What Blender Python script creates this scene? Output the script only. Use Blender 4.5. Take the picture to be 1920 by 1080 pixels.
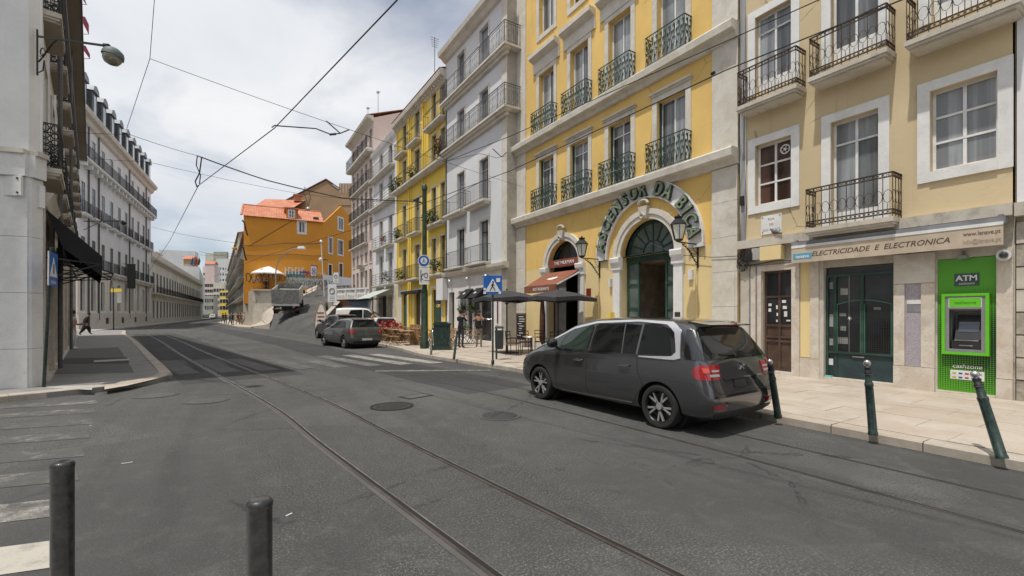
import bpy, bmesh, math, random
from mathutils import Vector, Matrix
from mathutils.bvhtree import BVHTree
from mathutils.geometry import tessellate_polygon
for _o in list(bpy.data.objects): bpy.data.objects.remove(_o)
SC = bpy.context.scene
COL = SC.collection
rnd = random.Random(7)
R = math.radians
# ------------------------------------------------------------------ camera, sky, sun, exposure
FPX, HOR, EYE = 853.0, 588.0, 1.7
YAW = math.atan(530 / FPX)
cam_d = bpy.data.cameras.new('camera')
cam_d.sensor_width = 36; cam_d.lens = FPX / 1920 * 36; cam_d.shift_y = (HOR - 540) / 1920
cam_d.clip_start = .05; cam_d.clip_end = 3000
cam = bpy.data.objects.new('camera', cam_d); COL.objects.link(cam)
cam.location = (0, 0, EYE); cam.rotation_euler = (R(90), 0, -YAW)
SC.camera = cam
SUNV = Vector((.36, .07, -1)).normalized()          # the way the light travels
sun_d = bpy.data.lights.new('sun', 'SUN'); sun_d.energy = 3.6; sun_d.angle = R(.9); sun_d.color = (1, .955, .88)
sun = bpy.data.objects.new('sun', sun_d); COL.objects.link(sun)
sun.rotation_euler = SUNV.to_track_quat('-Z', 'Y').to_euler(); sun.location = (0, 0, 60)
W = bpy.data.worlds.new('World'); SC.world = W; W.use_nodes = True
def build_world():
    nt = W.node_tree; nt.nodes.clear(); N = nt.nodes.new; L = nt.links.new
    out = N('ShaderNodeOutputWorld'); bg = N('ShaderNodeBackground'); bg.inputs[1].default_value = .1
    sky = N('ShaderNodeTexSky'); sky.sky_type = 'NISHITA'; sky.sun_disc = False
    sky.sun_elevation = math.asin(-SUNV.z); sky.sun_rotation = math.atan2(-SUNV.x, -SUNV.y)
    sky.air_density = 1.0; sky.dust_density = .6; sky.ozone_density = 1.5
    tc = N('ShaderNodeTexCoord'); sp = N('ShaderNodeSeparateXYZ'); L(tc.outputs['Generated'], sp.inputs[0])
    # project the sky direction on a cloud layer overhead
    ad = N('ShaderNodeMath'); ad.operation = 'ADD'; ad.inputs[1].default_value = .22; L(sp.outputs['Z'], ad.inputs[0])
    mx0 = N('ShaderNodeMath'); mx0.operation = 'MAXIMUM'; mx0.inputs[1].default_value = .05; L(ad.outputs[0], mx0.inputs[0])
    cx = N('ShaderNodeCombineXYZ')
    for k, a in enumerate('XY'):
        d = N('ShaderNodeMath'); d.operation = 'DIVIDE'; L(sp.outputs[a], d.inputs[0]); L(mx0.outputs[0], d.inputs[1]); L(d.outputs[0], cx.inputs[k])
    def noise(sc, det, rough, off, dist=0.0):
        mp = N('ShaderNodeMapping'); mp.inputs['Location'].default_value = off; mp.inputs['Scale'].default_value = (sc, sc, sc)
        L(cx.outputs[0], mp.inputs[0]); n = N('ShaderNodeTexNoise'); n.inputs['Scale'].default_value = 1
        n.inputs['Detail'].default_value = det; n.inputs['Roughness'].default_value = rough; n.inputs['Distortion'].default_value = dist
        L(mp.outputs[0], n.inputs['Vector']); return n.outputs['Fac']
    n1 = noise(1.15, 7, .52, (.337, 11.138, 0), .35); n2 = noise(2.6, 6, .5, (7.1, 2.2, 0), .3)
    r1 = N('ShaderNodeValToRGB'); L(n1, r1.inputs[0])
    r1.color_ramp.elements[0].position = .30; r1.color_ramp.elements[0].color = (0.2, 0.2, 0.2, 1)
    r1.color_ramp.elements[1].position = .50; r1.color_ramp.elements[1].color = (1, 1, 1, 1)
    r2 = N('ShaderNodeValToRGB'); L(n2, r2.inputs[0])
    r2.color_ramp.elements[0].position = .3; r2.color_ramp.elements[0].color = (7.7, 8.0, 8.5, 1)
    r2.color_ramp.elements[1].position = .68; r2.color_ramp.elements[1].color = (9.2, 9.25, 9.4, 1)
    mx = N('ShaderNodeMix'); mx.data_type = 'RGBA'
    L(r1.outputs[0], mx.inputs[0]); L(sky.outputs[0], mx.inputs[6]); L(r2.outputs[0], mx.inputs[7])
    hz = N('ShaderNodeMapRange'); L(sp.outputs['Z'], hz.inputs[0]); hz.inputs[1].default_value = .02; hz.inputs[2].default_value = .3; hz.inputs[3].default_value = .45; hz.inputs[4].default_value = 1.
    hm = N('ShaderNodeMath'); hm.operation = 'MULTIPLY'; L(r1.outputs[0], hm.inputs[0]); L(hz.outputs[0], hm.inputs[1]); L(hm.outputs[0], mx.inputs[0])
    L(mx.outputs[2], bg.inputs[0]); L(bg.outputs[0], out.inputs[0])
build_world()
SC.view_settings.view_transform = 'Standard'; SC.view_settings.look = 'None'
SC.view_settings.exposure = 0; SC.view_settings.gamma = 1; SC.view_settings.use_curve_mapping = False
SC.render.engine = 'CYCLES'
SC.cycles.max_bounces = 6; SC.cycles.diffuse_bounces = 3; SC.cycles.glossy_bounces = 3; SC.cycles.transparent_max_bounces = 6
SC.cycles.use_denoising = True; SC.cycles.sample_clamp_indirect = 6

# ------------------------------------------------------------------ places in the world, read off the photograph's perspective
_S = math.hypot(FPX, 530); SI, CO = 530 / _S, FPX / _S
def PZ(px, py, Z):
    X = (px - 960) / FPX
    return Vector(((X * CO + SI) * Z, (-X * SI + CO) * Z, EYE + (HOR - py) / FPX * Z))
def GR(px, py, h=0.): return PZ(px, py, (EYE - h) * FPX / (py - HOR))
def HH(px, py, h): return PZ(px, py, (h - EYE) * FPX / (HOR - py))

# ------------------------------------------------------------------ mesh building
class MB:
    def __init__(s): s.v = []; s.f = []; s.m = []; s.k = 0
    def add(s, vs, fs):
        b = len(s.v); s.v += [tuple(v) for v in vs]; s.f += [tuple(b + i for i in f) for f in fs]; s.m += [s.k] * len(fs); return s
    def box(s, x0, x1, y0, y1, z0, z1):
        return s.add([(x0,y0,z0),(x1,y0,z0),(x1,y1,z0),(x0,y1,z0),(x0,y0,z1),(x1,y0,z1),(x1,y1,z1),(x0,y1,z1)],
                     [(0,3,2,1),(4,5,6,7),(0,1,5,4),(1,2,6,5),(2,3,7,6),(3,0,4,7)])
    def quad(s, *p): return s.add(p, [tuple(range(len(p)))])
    def bar(s, p0, p1, w, h=None, up=(0,0,1)):
        h = h or w; p0 = Vector(p0); p1 = Vector(p1); d = (p1 - p0)
        if d.length < 1e-6: return s
        d.normalize(); u = Vector(up)
        if abs(d.dot(u)) > .98: u = Vector((0,1,0))
        a = d.cross(u).normalized() * w / 2; b = a.cross(d).normalized() * h / 2
        vs = [p + i * a + j * b for p in (p0, p1) for i, j in ((-1,-1),(1,-1),(1,1),(-1,1))]
        return s.add(vs, [(0,3,2,1),(4,5,6,7),(0,1,5,4),(1,2,6,5),(2,3,7,6),(3,0,4,7)])
    def cyl(s, p0, p1, r0, r1=None, n=12, caps=True):
        r1 = r0 if r1 is None else r1; p0 = Vector(p0); p1 = Vector(p1); d = (p1 - p0).normalized()
        u = Vector((0,0,1)) if abs(d.z) < .9 else Vector((1,0,0)); a = d.cross(u).normalized(); b = d.cross(a)
        vs = [p + (a * math.cos(t) + b * math.sin(t)) * r for p, r in ((p0, r0), (p1, r1)) for t in [2*math.pi*i/n for i in range(n)]]
        fs = [(i, n+i, n+(i+1) % n, (i+1) % n) for i in range(n)]
        if caps: fs += [tuple(range(n)), tuple(range(2*n-1, n-1, -1))]
        return s.add(vs, fs)
    def tube(s, pts, r, n=5, closed=False):
        pts = [Vector(p) for p in pts]; m = len(pts); vs = []; prev = None
        for i, p in enumerate(pts):
            if closed: d = pts[(i+1) % m] - pts[i-1]
            else: d = pts[min(i+1, m-1)] - pts[max(i-1, 0)]
            d.normalize()
            if prev is None: prev = d.cross(Vector((0,0,1)) if abs(d.z) < .9 else Vector((1,0,0))).normalized()
            a = (prev - d * prev.dot(d)).normalized(); prev = a; b = d.cross(a)
            rr = r[i] if isinstance(r, (list, tuple)) else r
            vs += [p + (a*math.cos(2*math.pi*k/n) + b*math.sin(2*math.pi*k/n)) * rr for k in range(n)]
        fs = []
        for i in range(m if closed else m-1):
            j = (i+1) % m
            fs += [(i*n+k, i*n+(k+1) % n, j*n+(k+1) % n, j*n+k) for k in range(n)]
        if not closed: fs += [tuple(range(n-1, -1, -1)), tuple(range((m-1)*n, m*n))]
        return s.add(vs, fs)
    def lathe(s, prof, n=16, o=(0,0,0), caps=True):
        vs = [(o[0]+r*math.cos(2*math.pi*i/n), o[1]+r*math.sin(2*math.pi*i/n), o[2]+z) for r, z in prof for i in range(n)]
        fs = [(j*n+i, j*n+(i+1) % n, (j+1)*n+(i+1) % n, (j+1)*n+i) for j in range(len(prof)-1) for i in range(n)]
        if caps: fs += [tuple(range(n-1, -1, -1)), tuple(range((len(prof)-1)*n, len(prof)*n))]
        return s.add(vs, fs)
    def prism(s, poly, d0, d1, ax='y'):
        # poly in the plane across axis ax; triangulated so that any outline works
        def P(a, b, c): return {'y': (a, c, b), 'z': (a, b, c), 'x': (c, a, b)}[ax]
        n = len(poly); vs = [P(a, b, d0) for a, b in poly] + [P(a, b, d1) for a, b in poly]
        tri = tessellate_polygon([[Vector((a, b, 0)) for a, b in poly]])
        fs = [tuple(t) for t in tri] + [tuple(n+i for i in reversed(t)) for t in tri] + [(i, (i+1) % n, n+(i+1) % n, n+i) for i in range(n)]
        return s.add(vs, fs)
    def xf(s, M, start=0):
        s.v[start:] = [tuple(M @ Vector(v)) for v in s.v[start:]]; return s
    def mesh(s, name, smooth=False, recalc=True):
        me = bpy.data.meshes.new(name); me.from_pydata(s.v, [], s.f)
        if any(s.m): me.polygons.foreach_set('material_index', s.m)
        if recalc:
            bm = bmesh.new(); bm.from_mesh(me); bmesh.ops.recalc_face_normals(bm, faces=bm.faces); bm.to_mesh(me); bm.free()
        if smooth:
            me.polygons.foreach_set('use_smooth', [True]*len(me.polygons)); me.set_sharp_from_angle(angle=R(40))
        return me
def tag(o, label=None, cat=None, group=None, kind=None, category=None):
    cat = cat or category
    if label: o['label'] = label
    if cat: o['category'] = cat
    if group: o['group'] = group
    if kind: o['kind'] = kind
    return o
def ob(name, me, mat=None, par=None, loc=(0,0,0), rz=0., rot=None, smooth=False, **t):
    if isinstance(me, MB): me = me.mesh(name, smooth)
    if mat is not None:
        mats = mat if isinstance(mat, (list, tuple)) else [mat]
        if len(me.materials) == 0:
            for m_ in mats: me.materials.append(m_)
    o = bpy.data.objects.new(name, me); COL.objects.link(o)
    o.location = loc; o.rotation_euler = rot if rot else (0, 0, rz)
    if par: o.parent = par
    if t: tag(o, **t)
    return o
def thing(name, label, cat, loc=(0,0,0), rz=0., group=None, kind=None, rot=None):
    o = bpy.data.objects.new(name, None); COL.objects.link(o); o.empty_display_size = .2
    o.location = loc; o.rotation_euler = rot if rot else (0, 0, rz)
    return tag(o, label, cat, group, kind)
def copy_tree(o, par=None, top=True):
    c = o.copy(); COL.objects.link(c); c.parent = par
    for ch in list(o.children): copy_tree(ch, c, False)
    return c
def place(proto, used, loc, rz, label, group=None):
    o = copy_tree(proto) if used else proto
    o.location = loc; o.rotation_euler = (0, 0, rz); o['label'] = label
    if group: o['group'] = group
    return o
def baked(o, me_only=True):
    dg = bpy.context.evaluated_depsgraph_get(); dg.update()
    me = bpy.data.meshes.new_from_object(o.evaluated_get(dg)); return me
_txt = {}
def text_mesh(s, size, ext=.01, shear=0., bold=0., align='CENTER', spacing=1.):
    k = (s, size, ext, shear, bold, align, spacing)
    if k in _txt: return _txt[k]
    c = bpy.data.curves.new('lettering', 'FONT'); c.body = s; c.size = size; c.extrude = ext; c.shear = shear; c.offset = bold
    c.align_x = align; c.align_y = 'CENTER'; c.space_character = spacing; c.resolution_u = 3
    o = bpy.data.objects.new('tmp', c); COL.objects.link(o)
    me = baked(o); bpy.data.objects.remove(o); bpy.data.curves.remove(c); _txt[k] = me
    me.name = 'lettering'; return me
def text(s, size, mat, par, loc, ext=.008, shear=0., bold=0., align='CENTER', name='lettering', rot=(R(90), 0, 0), sx=1., spacing=1.):
    me = text_mesh(s, size, ext, shear, bold, align, spacing).copy(); me.materials.clear()
    o = ob(name, me, mat, par, loc, rot=rot); o.scale = (sx, 1, 1); return o

# ------------------------------------------------------------------ materials
def newmat(name):
    m = bpy.data.materials.new(name); m.use_nodes = True; nt = m.node_tree
    return m, nt, nt.nodes['Principled BSDF']
def setin(b, **k):
    for n, v in k.items(): b.inputs[n.replace('_', ' ')].default_value = v
def c4(c): return (c[0], c[1], c[2], 1)
class NT:
    def __init__(s, nt): s.t = nt; s.p = None
    def N(s, t, **kw):
        n = s.t.nodes.new(t)
        for k, v in kw.items(): setattr(n, k, v)
        return n
    def L(s, a, b): s.t.links.new(a, b)
    def pos(s):
        if s.p is None: s.p = s.N('ShaderNodeNewGeometry').outputs['Position']
        return s.p
    def mapped(s, scale, off=(0,0,0), src=None):
        m = s.N('ShaderNodeMapping'); m.inputs['Scale'].default_value = scale if isinstance(scale, tuple) else (scale,)*3
        m.inputs['Location'].default_value = off; s.L(src or s.pos(), m.inputs[0]); return m.outputs[0]
    def noise(s, scale, det=4, rough=.55, off=(0,0,0), dist=0.):
        n = s.N('ShaderNodeTexNoise'); n.inputs['Scale'].default_value = 1; n.inputs['Detail'].default_value = det
        n.inputs['Roughness'].default_value = rough; n.inputs['Distortion'].default_value = dist
        s.L(s.mapped(scale, off), n.inputs['Vector']); return n.outputs['Fac']
    def voro(s, scale, feat='F1', off=(0,0,0)):
        n = s.N('ShaderNodeTexVoronoi', feature=feat); n.inputs['Scale'].default_value = 1
        s.L(s.mapped(scale, off), n.inputs['Vector']); return n
    def ramp(s, fac, a, b, ca=0., cb=1.):
        m = s.N('ShaderNodeMapRange'); m.inputs[1].default_value = a; m.inputs[2].default_value = b
        m.inputs[3].default_value = ca; m.inputs[4].default_value = cb; m.interpolation_type = 'SMOOTHSTEP' ; s.L(fac, m.inputs[0]); return m.outputs[0]
    def mix(s, fac, a, b, blend='MIX'):
        m = s.N('ShaderNodeMix', data_type='RGBA', blend_type=blend)
        if isinstance(fac, float): m.inputs[0].default_value = fac
        else: s.L(fac, m.inputs[0])
        for i, x in ((6, a), (7, b)):
            if isinstance(x, (tuple, list)): m.inputs[i].default_value = c4(x)
            else: s.L(x, m.inputs[i])
        return m.outputs[2]
    def math(s, op, a, b=None):
        m = s.N('ShaderNodeMath', operation=op)
        for i, x in ((0, a), (1, b)):
            if x is None: continue
            if isinstance(x, (int, float)): m.inputs[i].default_value = x
            else: s.L(x, m.inputs[i])
        return m.outputs[0]
    def bump(s, b, h, dist=.01, st=1.):
        n = s.N('ShaderNodeBump'); n.inputs['Distance'].default_value = dist; n.inputs['Strength'].default_value = st
        s.L(h, n.inputs['Height']); s.L(n.outputs[0], b.inputs['Normal'])
def flat(name, c, rough=.6, metal=0., coat=0., var=.0, vs=3., spec=.5, emit=None):
    m, nt, b = newmat(name); setin(b, Base_Color=c4(c), Roughness=rough, Metallic=metal, Coat_Weight=coat); b.inputs['Specular IOR Level'].default_value = spec
    if var:
        t = NT(nt); n = t.noise(vs, 5, .6); f = t.ramp(n, .35, .68)
        t.L(t.mix(f, tuple(x*(1-var) for x in c), tuple(min(1, x*(1+var*.6)) for x in c)), b.inputs['Base Color'])
        t.L(t.ramp(n, .3, .7, max(0, rough-.08), min(1, rough+.12)), b.inputs['Roughness'])
    if coat: b.inputs['Coat Roughness'].default_value = .05
    return m
def plaster(name, c, dirt=(.16,.14,.11), amt=.5, cracks=.0, streak=.5, bump=.6, rough=.9, grime=.55):
    m, nt, b = newmat(name); t = NT(nt); setin(b, Roughness=rough); b.inputs['Specular IOR Level'].default_value = .25
    big = t.noise(.35, 5, .6, (3, 1, 7)); mid = t.noise(1.7, 6, .62, (5, 9, 2)); fine = t.noise(14, 5, .7)
    st = t.noise((3.2, 3.2, .22), 5, .65, (2, 5, 1))
    col = t.mix(t.ramp(big, .35, .7), tuple(x*(1-.13*amt) for x in c), tuple(min(1, x*(1+.07*amt)) for x in c))
    col = t.mix(t.math('MULTIPLY', t.ramp(mid, .55, .8), .38*amt), col, tuple(min(1, x*.55+.2) for x in c))
    col = t.mix(t.math('MULTIPLY', t.ramp(st, .56, .8), .42*streak), col, dirt)
    blot = t.noise(.9, 8, .7, (11, 3, 8), .8)
    col = t.mix(t.math('MULTIPLY', t.ramp(blot, .62, .78), grime*.5), col, tuple(x*1.1 for x in dirt))
    col = t.mix(t.math('MULTIPLY', t.ramp(fine, .5, .8), .10), col, dirt)
    if cracks:
        v = t.voro(.55, 'DISTANCE_TO_EDGE'); mk = t.ramp(t.noise(.8, 2, .5, (8, 8, 1)), .5, .6)
        dn = t.math('ADD', v.outputs['Distance'], t.math('MULTIPLY', t.math('SUBTRACT', t.noise(3, 4, .7), .5), .05))
        cr = t.math('MULTIPLY', t.ramp(t.math('ABSOLUTE', dn), .0, .012, 1., 0.), mk)
        col = t.mix(t.math('MULTIPLY', cr, cracks), col, (.1, .085, .065))
    t.L(col, b.inputs['Base Color']); t.bump(b, t.math('ADD', fine, t.math('MULTIPLY', mid, 1.5)), .006, bump)
    return m
def stone(name, c, c2, scale=2.5, veins=.3, rough=.75, dirt=(.12,.10,.08), dirty=.4, rand=0.):
    m, nt, b = newmat(name); t = NT(nt); setin(b, Roughness=rough); b.inputs['Specular IOR Level'].default_value = .35
    n = t.noise(scale, 8, .65, (1, 2, 3), .6); f = t.noise(30, 4, .7)
    col = t.mix(t.ramp(n, .32, .68), c, c2)
    v = t.noise(scale*1.3, 3, .5, (6, 2, 4), 1.6); vv = t.math('ABSOLUTE', t.math('SUBTRACT', v, .5))
    col = t.mix(t.math('MULTIPLY', t.ramp(vv, 0, .02, 1, 0), veins), col, tuple(x*.6 for x in c))
    col = t.mix(t.math('MULTIPLY', t.ramp(t.noise(1.1, 7, .7, (9, 1, 5)), .52, .75), dirty), col, dirt)
    col = t.mix(t.math('MULTIPLY', t.ramp(f, .5, .8), .2), col, dirt)
    if rand:
        oi = t.N('ShaderNodeObjectInfo'); col = t.mix(t.ramp(oi.outputs['Random'], 0, 1, 0, rand), col, tuple(c2[i]*(.8, .68, .6)[i] for i in range(3)))
    t.L(col, b.inputs['Base Color']); t.bump(b, t.math('ADD', n, f), .005, .6)
    return m
def glass(name, c, rough=.35, var=.5, folds=True):
    # closed curtain or dark room behind a reflecting sheet of glass
    m, nt, b = newmat(name); t = NT(nt); setin(b, Roughness=rough, Coat_Weight=1.0, Coat_Roughness=.015, Coat_IOR=1.5); b.inputs['Specular IOR Level'].default_value = .2
    n = t.noise((5, 5, .25) if folds else 1.2, 3, .55); col = t.mix(t.ramp(n, .35, .65), tuple(x*(1-var) for x in c), c)
    g = t.noise(.9, 4, .6, (4, 4, 4)); col = t.mix(t.math('MULTIPLY', t.ramp(g, .45, .65), .5), col, tuple(x*.45 for x in c))
    t.L(col, b.inputs['Base Color'])
    h = t.noise(1.3, 1, .5, (2, 2, 2)); bn = t.N('ShaderNodeBump'); bn.inputs['Distance'].default_value = .02; bn.inputs['Strength'].default_value = .25
    t.L(h, bn.inputs['Height']); t.L(bn.outputs[0], b.inputs['Coat Normal']); return m
def asphalt(name, c=(.074,.073,.072), agg=1., worn=1., dark=None):
    m, nt, b = newmat(name); t = NT(nt); setin(b, Roughness=.88); b.inputs['Specular IOR Level'].default_value = .35
    vor = t.voro(95); sp = t.noise(52, 3, .8, (1, 1, 1)); big = t.noise(.28, 5, .6, (2, 7, 1), .4); tr = t.noise((1.6, .12, 1), 5, .6, (3, 2, 1), .3)
    mid = t.noise(3.3, 8, .72, (5, 5, 5), .6)
    col = t.mix(t.ramp(big, .35, .66), tuple(x*.82 for x in c), tuple(x*1.16 for x in c))
    col = t.mix(t.math('MULTIPLY', t.ramp(tr, .47, .64), .62*worn), col, tuple(x*.62 for x in c))
    col = t.mix(t.math('MULTIPLY', t.ramp(mid, .48, .70), .42*worn), col, tuple((x*1.75, x*1.7, x*1.6)[i] for i, x in enumerate(c)))
    rough_area = t.ramp(t.noise(.3, 4, .6, (9, 4, 2), .5), .36, .52, .22, 1.)
    col = t.mix(t.math('MULTIPLY', t.math('MULTIPLY', t.ramp(sp, .52, .60), rough_area), .85*agg), col, (.185,.18,.165))
    col = t.mix(t.math('MULTIPLY', t.math('MULTIPLY', t.ramp(t.noise(36, 2, .7, (7, 7, 7)), .54, .66), t.math('ADD', rough_area, .2)), .45*agg), col, (.025,.024,.023))
    pv = t.voro((.42,.3,.01), 'F1', (3, 3, 0)); ps = t.N('ShaderNodeSeparateColor'); t.L(pv.outputs['Color'], ps.inputs[0])
    col = t.mix(t.math('MULTIPLY', t.ramp(ps.outputs[0], .2, .9), .30*worn), col, tuple(x*.66 for x in c))
    ce2 = t.voro(1.6, 'DISTANCE_TO_EDGE', (1, 9, 0)); d2 = t.math('ADD', ce2.outputs['Distance'], t.math('MULTIPLY', t.math('SUBTRACT', t.noise(6, 4, .7, (3, 1, 1)), .5), .10)); c2_ = t.math('MULTIPLY', t.ramp(t.math('ABSOLUTE', d2), 0, .008, 1, 0), t.ramp(t.noise(.45, 3, .6, (6, 1, 3)), .56, .64)); col = t.mix(t.math('MULTIPLY', c2_, .75), col, (.022,.021,.02))
    ce = t.voro(.35, 'DISTANCE_TO_EDGE', (4, 1, 0)); dn = t.math('ADD', ce.outputs['Distance'], t.math('MULTIPLY', t.math('SUBTRACT', t.noise(2.5, 5, .7, (1, 8, 1)), .5), .12))
    cr = t.math('MULTIPLY', t.ramp(t.math('ABSOLUTE', dn), 0, .010, 1, 0), t.ramp(t.noise(.5, 2, .5, (1, 3, 3)), .47, .56))
    col = t.mix(t.math('MULTIPLY', cr, .7), col, (.02,.02,.02))
    st = t.noise(3.1, 3, .5, (12, 2, 2)); col = t.mix(t.math('MULTIPLY', t.ramp(st, .68, .75), .35), col, (.028,.027,.026))
    t.L(col, b.inputs['Base Color']); t.bump(b, t.math('ADD', sp, vor.outputs['Distance']), .006, .8)
    return m
def paint(name, c, metal=.55, rough=.42):
    m, nt, b = newmat(name); t = NT(nt); setin(b, Base_Color=c4(c), Metallic=metal, Roughness=rough, Coat_Weight=1., Coat_Roughness=.03)
    n = t.noise(900, 1, .5); z = t.N('ShaderNodeSeparateXYZ'); t.L(t.pos(), z.inputs[0])
    d = t.math('MULTIPLY', t.ramp(t.noise(5, 5, .7), .4, .8), t.ramp(z.outputs['Z'], .3, .8, .35, .02))
    t.L(t.mix(d, c, (.14,.125,.105)), b.inputs['Base Color']); t.L(t.math('ADD', t.math('MULTIPLY', d, .5), .03), b.inputs['Coat Roughness']); return m
def worn_paint(name):
    m, nt, b = newmat(name); t = NT(nt); setin(b, Roughness=.8)
    n = t.noise(5, 8, .72, (2, 2, 2)); n2 = t.noise(.6, 3, .6, (5, 1, 2)); n3 = t.noise(60, 3, .7)
    f = t.math('ADD', t.math('MULTIPLY', n, .6), t.math('ADD', t.math('MULTIPLY', n2, .3), t.math('MULTIPLY', n3, .25)))
    return m, t, b, f
def zebra(name, keep, c=(.36,.345,.31)):
    m, t, b, f = worn_paint(name); t.L(t.mix(t.ramp(f, keep-.14, keep+.14), c, (.075,.073,.07)), b.inputs['Base Color']); return m
M = {}
M['yellow'] = plaster('yellow_plaster', (.78,.53,.18), (.36,.24,.10), .8, .35, .9, grime=.3)
M['pale_yellow'] = plaster('pale_yellow_plaster', (.74,.59,.31), (.32,.25,.15), .4, 0, .3, grime=.3)
M['beige'] = plaster('beige_plaster', (.62,.50,.315), (.24,.19,.13), .8, .55, .65, grime=.35)
M['grey_white'] = plaster('grey_white_plaster', (.66,.67,.69), (.25,.24,.23), .5, 0, .6, grime=.35)
M['vivid_yellow'] = plaster('vivid_yellow_plaster', (.80,.58,.11), (.35,.25,.08), .4, 0, .35, grime=.2)
M['white_wall'] = plaster('white_plaster', (.72,.72,.73), (.26,.25,.23), .5, 0, .6, grime=.3)
M['pink'] = plaster('pink_plaster', (.66,.53,.48), (.24,.2,.17), .7, 0, .6, grime=.5)
M['orange'] = plaster('orange_plaster', (.66,.29,.045), (.25,.13,.05), .45, 0, .35, grime=.25)
M['l1'] = plaster('old_white_plaster', (.80,.795,.78), (.32,.24,.19), .9, .35, .7, bump=1.4, grime=.5)
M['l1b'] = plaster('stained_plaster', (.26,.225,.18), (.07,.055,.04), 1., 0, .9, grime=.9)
M['tan'] = plaster('tan_gable_plaster', (.34,.24,.15), (.16,.11,.07), .9, 0, .8, grime=.6)
M['cream'] = plaster('cream_plaster', (.60,.56,.47), (.24,.2,.15), .8, 0, .6, grime=.5)
M['pale_cream'] = plaster('pale_cream_plaster', (.74,.71,.64), (.3,.26,.2), .8, 0, .6, grime=.5)
M['greenish'] = plaster('greenish_plaster', (.38,.38,.31), (.15,.14,.11), .8, 0, .6, grime=.6)
M['far_white'] = plaster('far_white_plaster', (.62,.62,.62), (.4,.38,.36), .5, 0, .3, grime=.3)
M['stone'] = stone('limestone', (.56,.52,.44), (.66,.63,.57), 2.2, .2, dirty=.35)
M['stone_white'] = stone('white_stone', (.68,.675,.66), (.76,.755,.74), 2., .12, dirty=.22)
M['stone_dirty'] = stone('weathered_stone', (.47,.43,.36), (.58,.54,.47), 1.8, .3, dirty=.75)
M['stone_grey'] = stone('grey_stone', (.36,.33,.28), (.46,.43,.38), 1.6, .3, dirty=.6)
M['marble'] = stone('pink_cream_marble', (.55,.47,.38), (.66,.61,.54), 3, .35, .5, dirty=.3)
M['paving'] = stone('limestone_paving', (.42,.36,.29), (.51,.455,.39), 1.5, .12, .55, (.25,.19,.15), .34, .28)
M['paving_base'] = stone('paving_joints', (.42,.36,.29), (.51,.46,.39), 2, .1, .6, (.25,.19,.15), .3)
M['kerb'] = stone('kerb_stone', (.36,.32,.265), (.47,.43,.37), 2.5, .1, .8, (.14,.11,.09), .55, .35)
M['concrete'] = stone('grey_pavement', (.21,.20,.19), (.27,.26,.245), 1.2, .0, .85, (.10,.095,.09), .4)
M['concrete_light'] = stone('light_pavement', (.34,.33,.31), (.43,.42,.39), 1.2, .1, .85, (.2,.18,.16), .4)
M['rough_stone'] = stone('rubble_stone', (.24,.21,.17), (.42,.38,.32), 5, .5, .9, (.07,.06,.05), .6)
M['asphalt'] = asphalt('asphalt'); M['asphalt_dark'] = asphalt('asphalt_dark', (.043,.043,.045), .5, .5)
M['asphalt_patch'] = asphalt('asphalt_patch', (.085,.084,.082), .6, .6)
M['iron_green'] = flat('green_iron', (.022,.06,.044), .45, .2, var=.4, vs=20)
M['iron_black'] = flat('black_iron', (.022,.022,.024), .5, .3, var=.3, vs=20)
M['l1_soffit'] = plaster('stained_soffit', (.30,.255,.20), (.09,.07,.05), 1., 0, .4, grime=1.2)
M['iron_rust'] = flat('rusty_iron', (.075,.05,.032), .7, .4, var=.5, vs=12)
M['iron_grey'] = flat('grey_iron', (.11,.11,.115), .55, .3, var=.3, vs=12)
M['steel'] = flat('steel', (.5,.5,.5), .35, .9, var=.2)
M['rail'] = flat('rail_steel', (.12,.10,.09), .42, .6, var=.25, vs=3); M['rail_lip'] = flat('rail_polished', (.36,.35,.34), .3, .8, var=.25, vs=2)
M['groove'] = flat('rail_groove', (.012,.011,.01), .9)
M['white_frame'] = flat('white_frame', (.72,.72,.71), .5, var=.12)
M['green_frame'] = flat('green_frame', (.025,.065,.05), .45, var=.3)
M['brown_frame'] = flat('brown_frame', (.085,.05,.035), .55, var=.3)
M['dark_frame'] = flat('dark_frame', (.03,.032,.035), .5, var=.3)
M['grey_frame'] = flat('grey_frame', (.22,.22,.23), .5, var=.2)
M['g_pale'] = glass('curtained_pane', (.34,.36,.38)); M['g_mid'] = glass('half_dark_pane', (.17,.18,.19), var=.7)
M['g_dark'] = glass('dark_pane', (.035,.038,.042), var=.6, folds=False); M['g_red'] = glass('pane_reddish_room', (.11,.055,.04), var=.7)
M['g_green'] = glass('greenish_pane', (.13,.17,.16), var=.4, folds=False)
M['g_milk'] = flat('lamp_glass', (.66,.66,.60), .25, coat=1., var=.2)
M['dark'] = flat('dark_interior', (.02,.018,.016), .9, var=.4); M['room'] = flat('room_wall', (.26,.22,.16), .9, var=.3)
M['black'] = flat('black_plastic', (.02,.02,.021), .5, var=.2); M['rubber'] = flat('rubber', (.022,.022,.022), .8, var=.25, vs=20)
M['black_cloth'] = flat('black_canvas', (.012,.012,.014), .85, var=.3); M['umbrella'] = flat('dark_umbrella_cloth', (.045,.045,.05), .85, var=.25)
M['white_cloth'] = flat('white_canvas', (.78,.76,.70), .85, var=.08); M['brown_cloth'] = flat('brown_canvas', (.24,.085,.045), .85, var=.2)
M['tile'] = None
M['bollard_green'] = flat('bollard_green_paint', (.02,.045,.038), .4, .1, .3, var=.5, vs=14)
M['bollard_black'] = flat('bollard_black_paint', (.020,.020,.021), .42, .1, .35, var=.75, vs=26)
M['pole_green'] = flat('pole_green_paint', (.03,.055,.035), .5, .2, var=.4, vs=6)
M['sign_blue'] = flat('sign_blue', (.012,.11,.42), .4, var=.06); M['sign_white'] = flat('sign_white', (.7,.7,.69), .45, var=.1)
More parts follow.
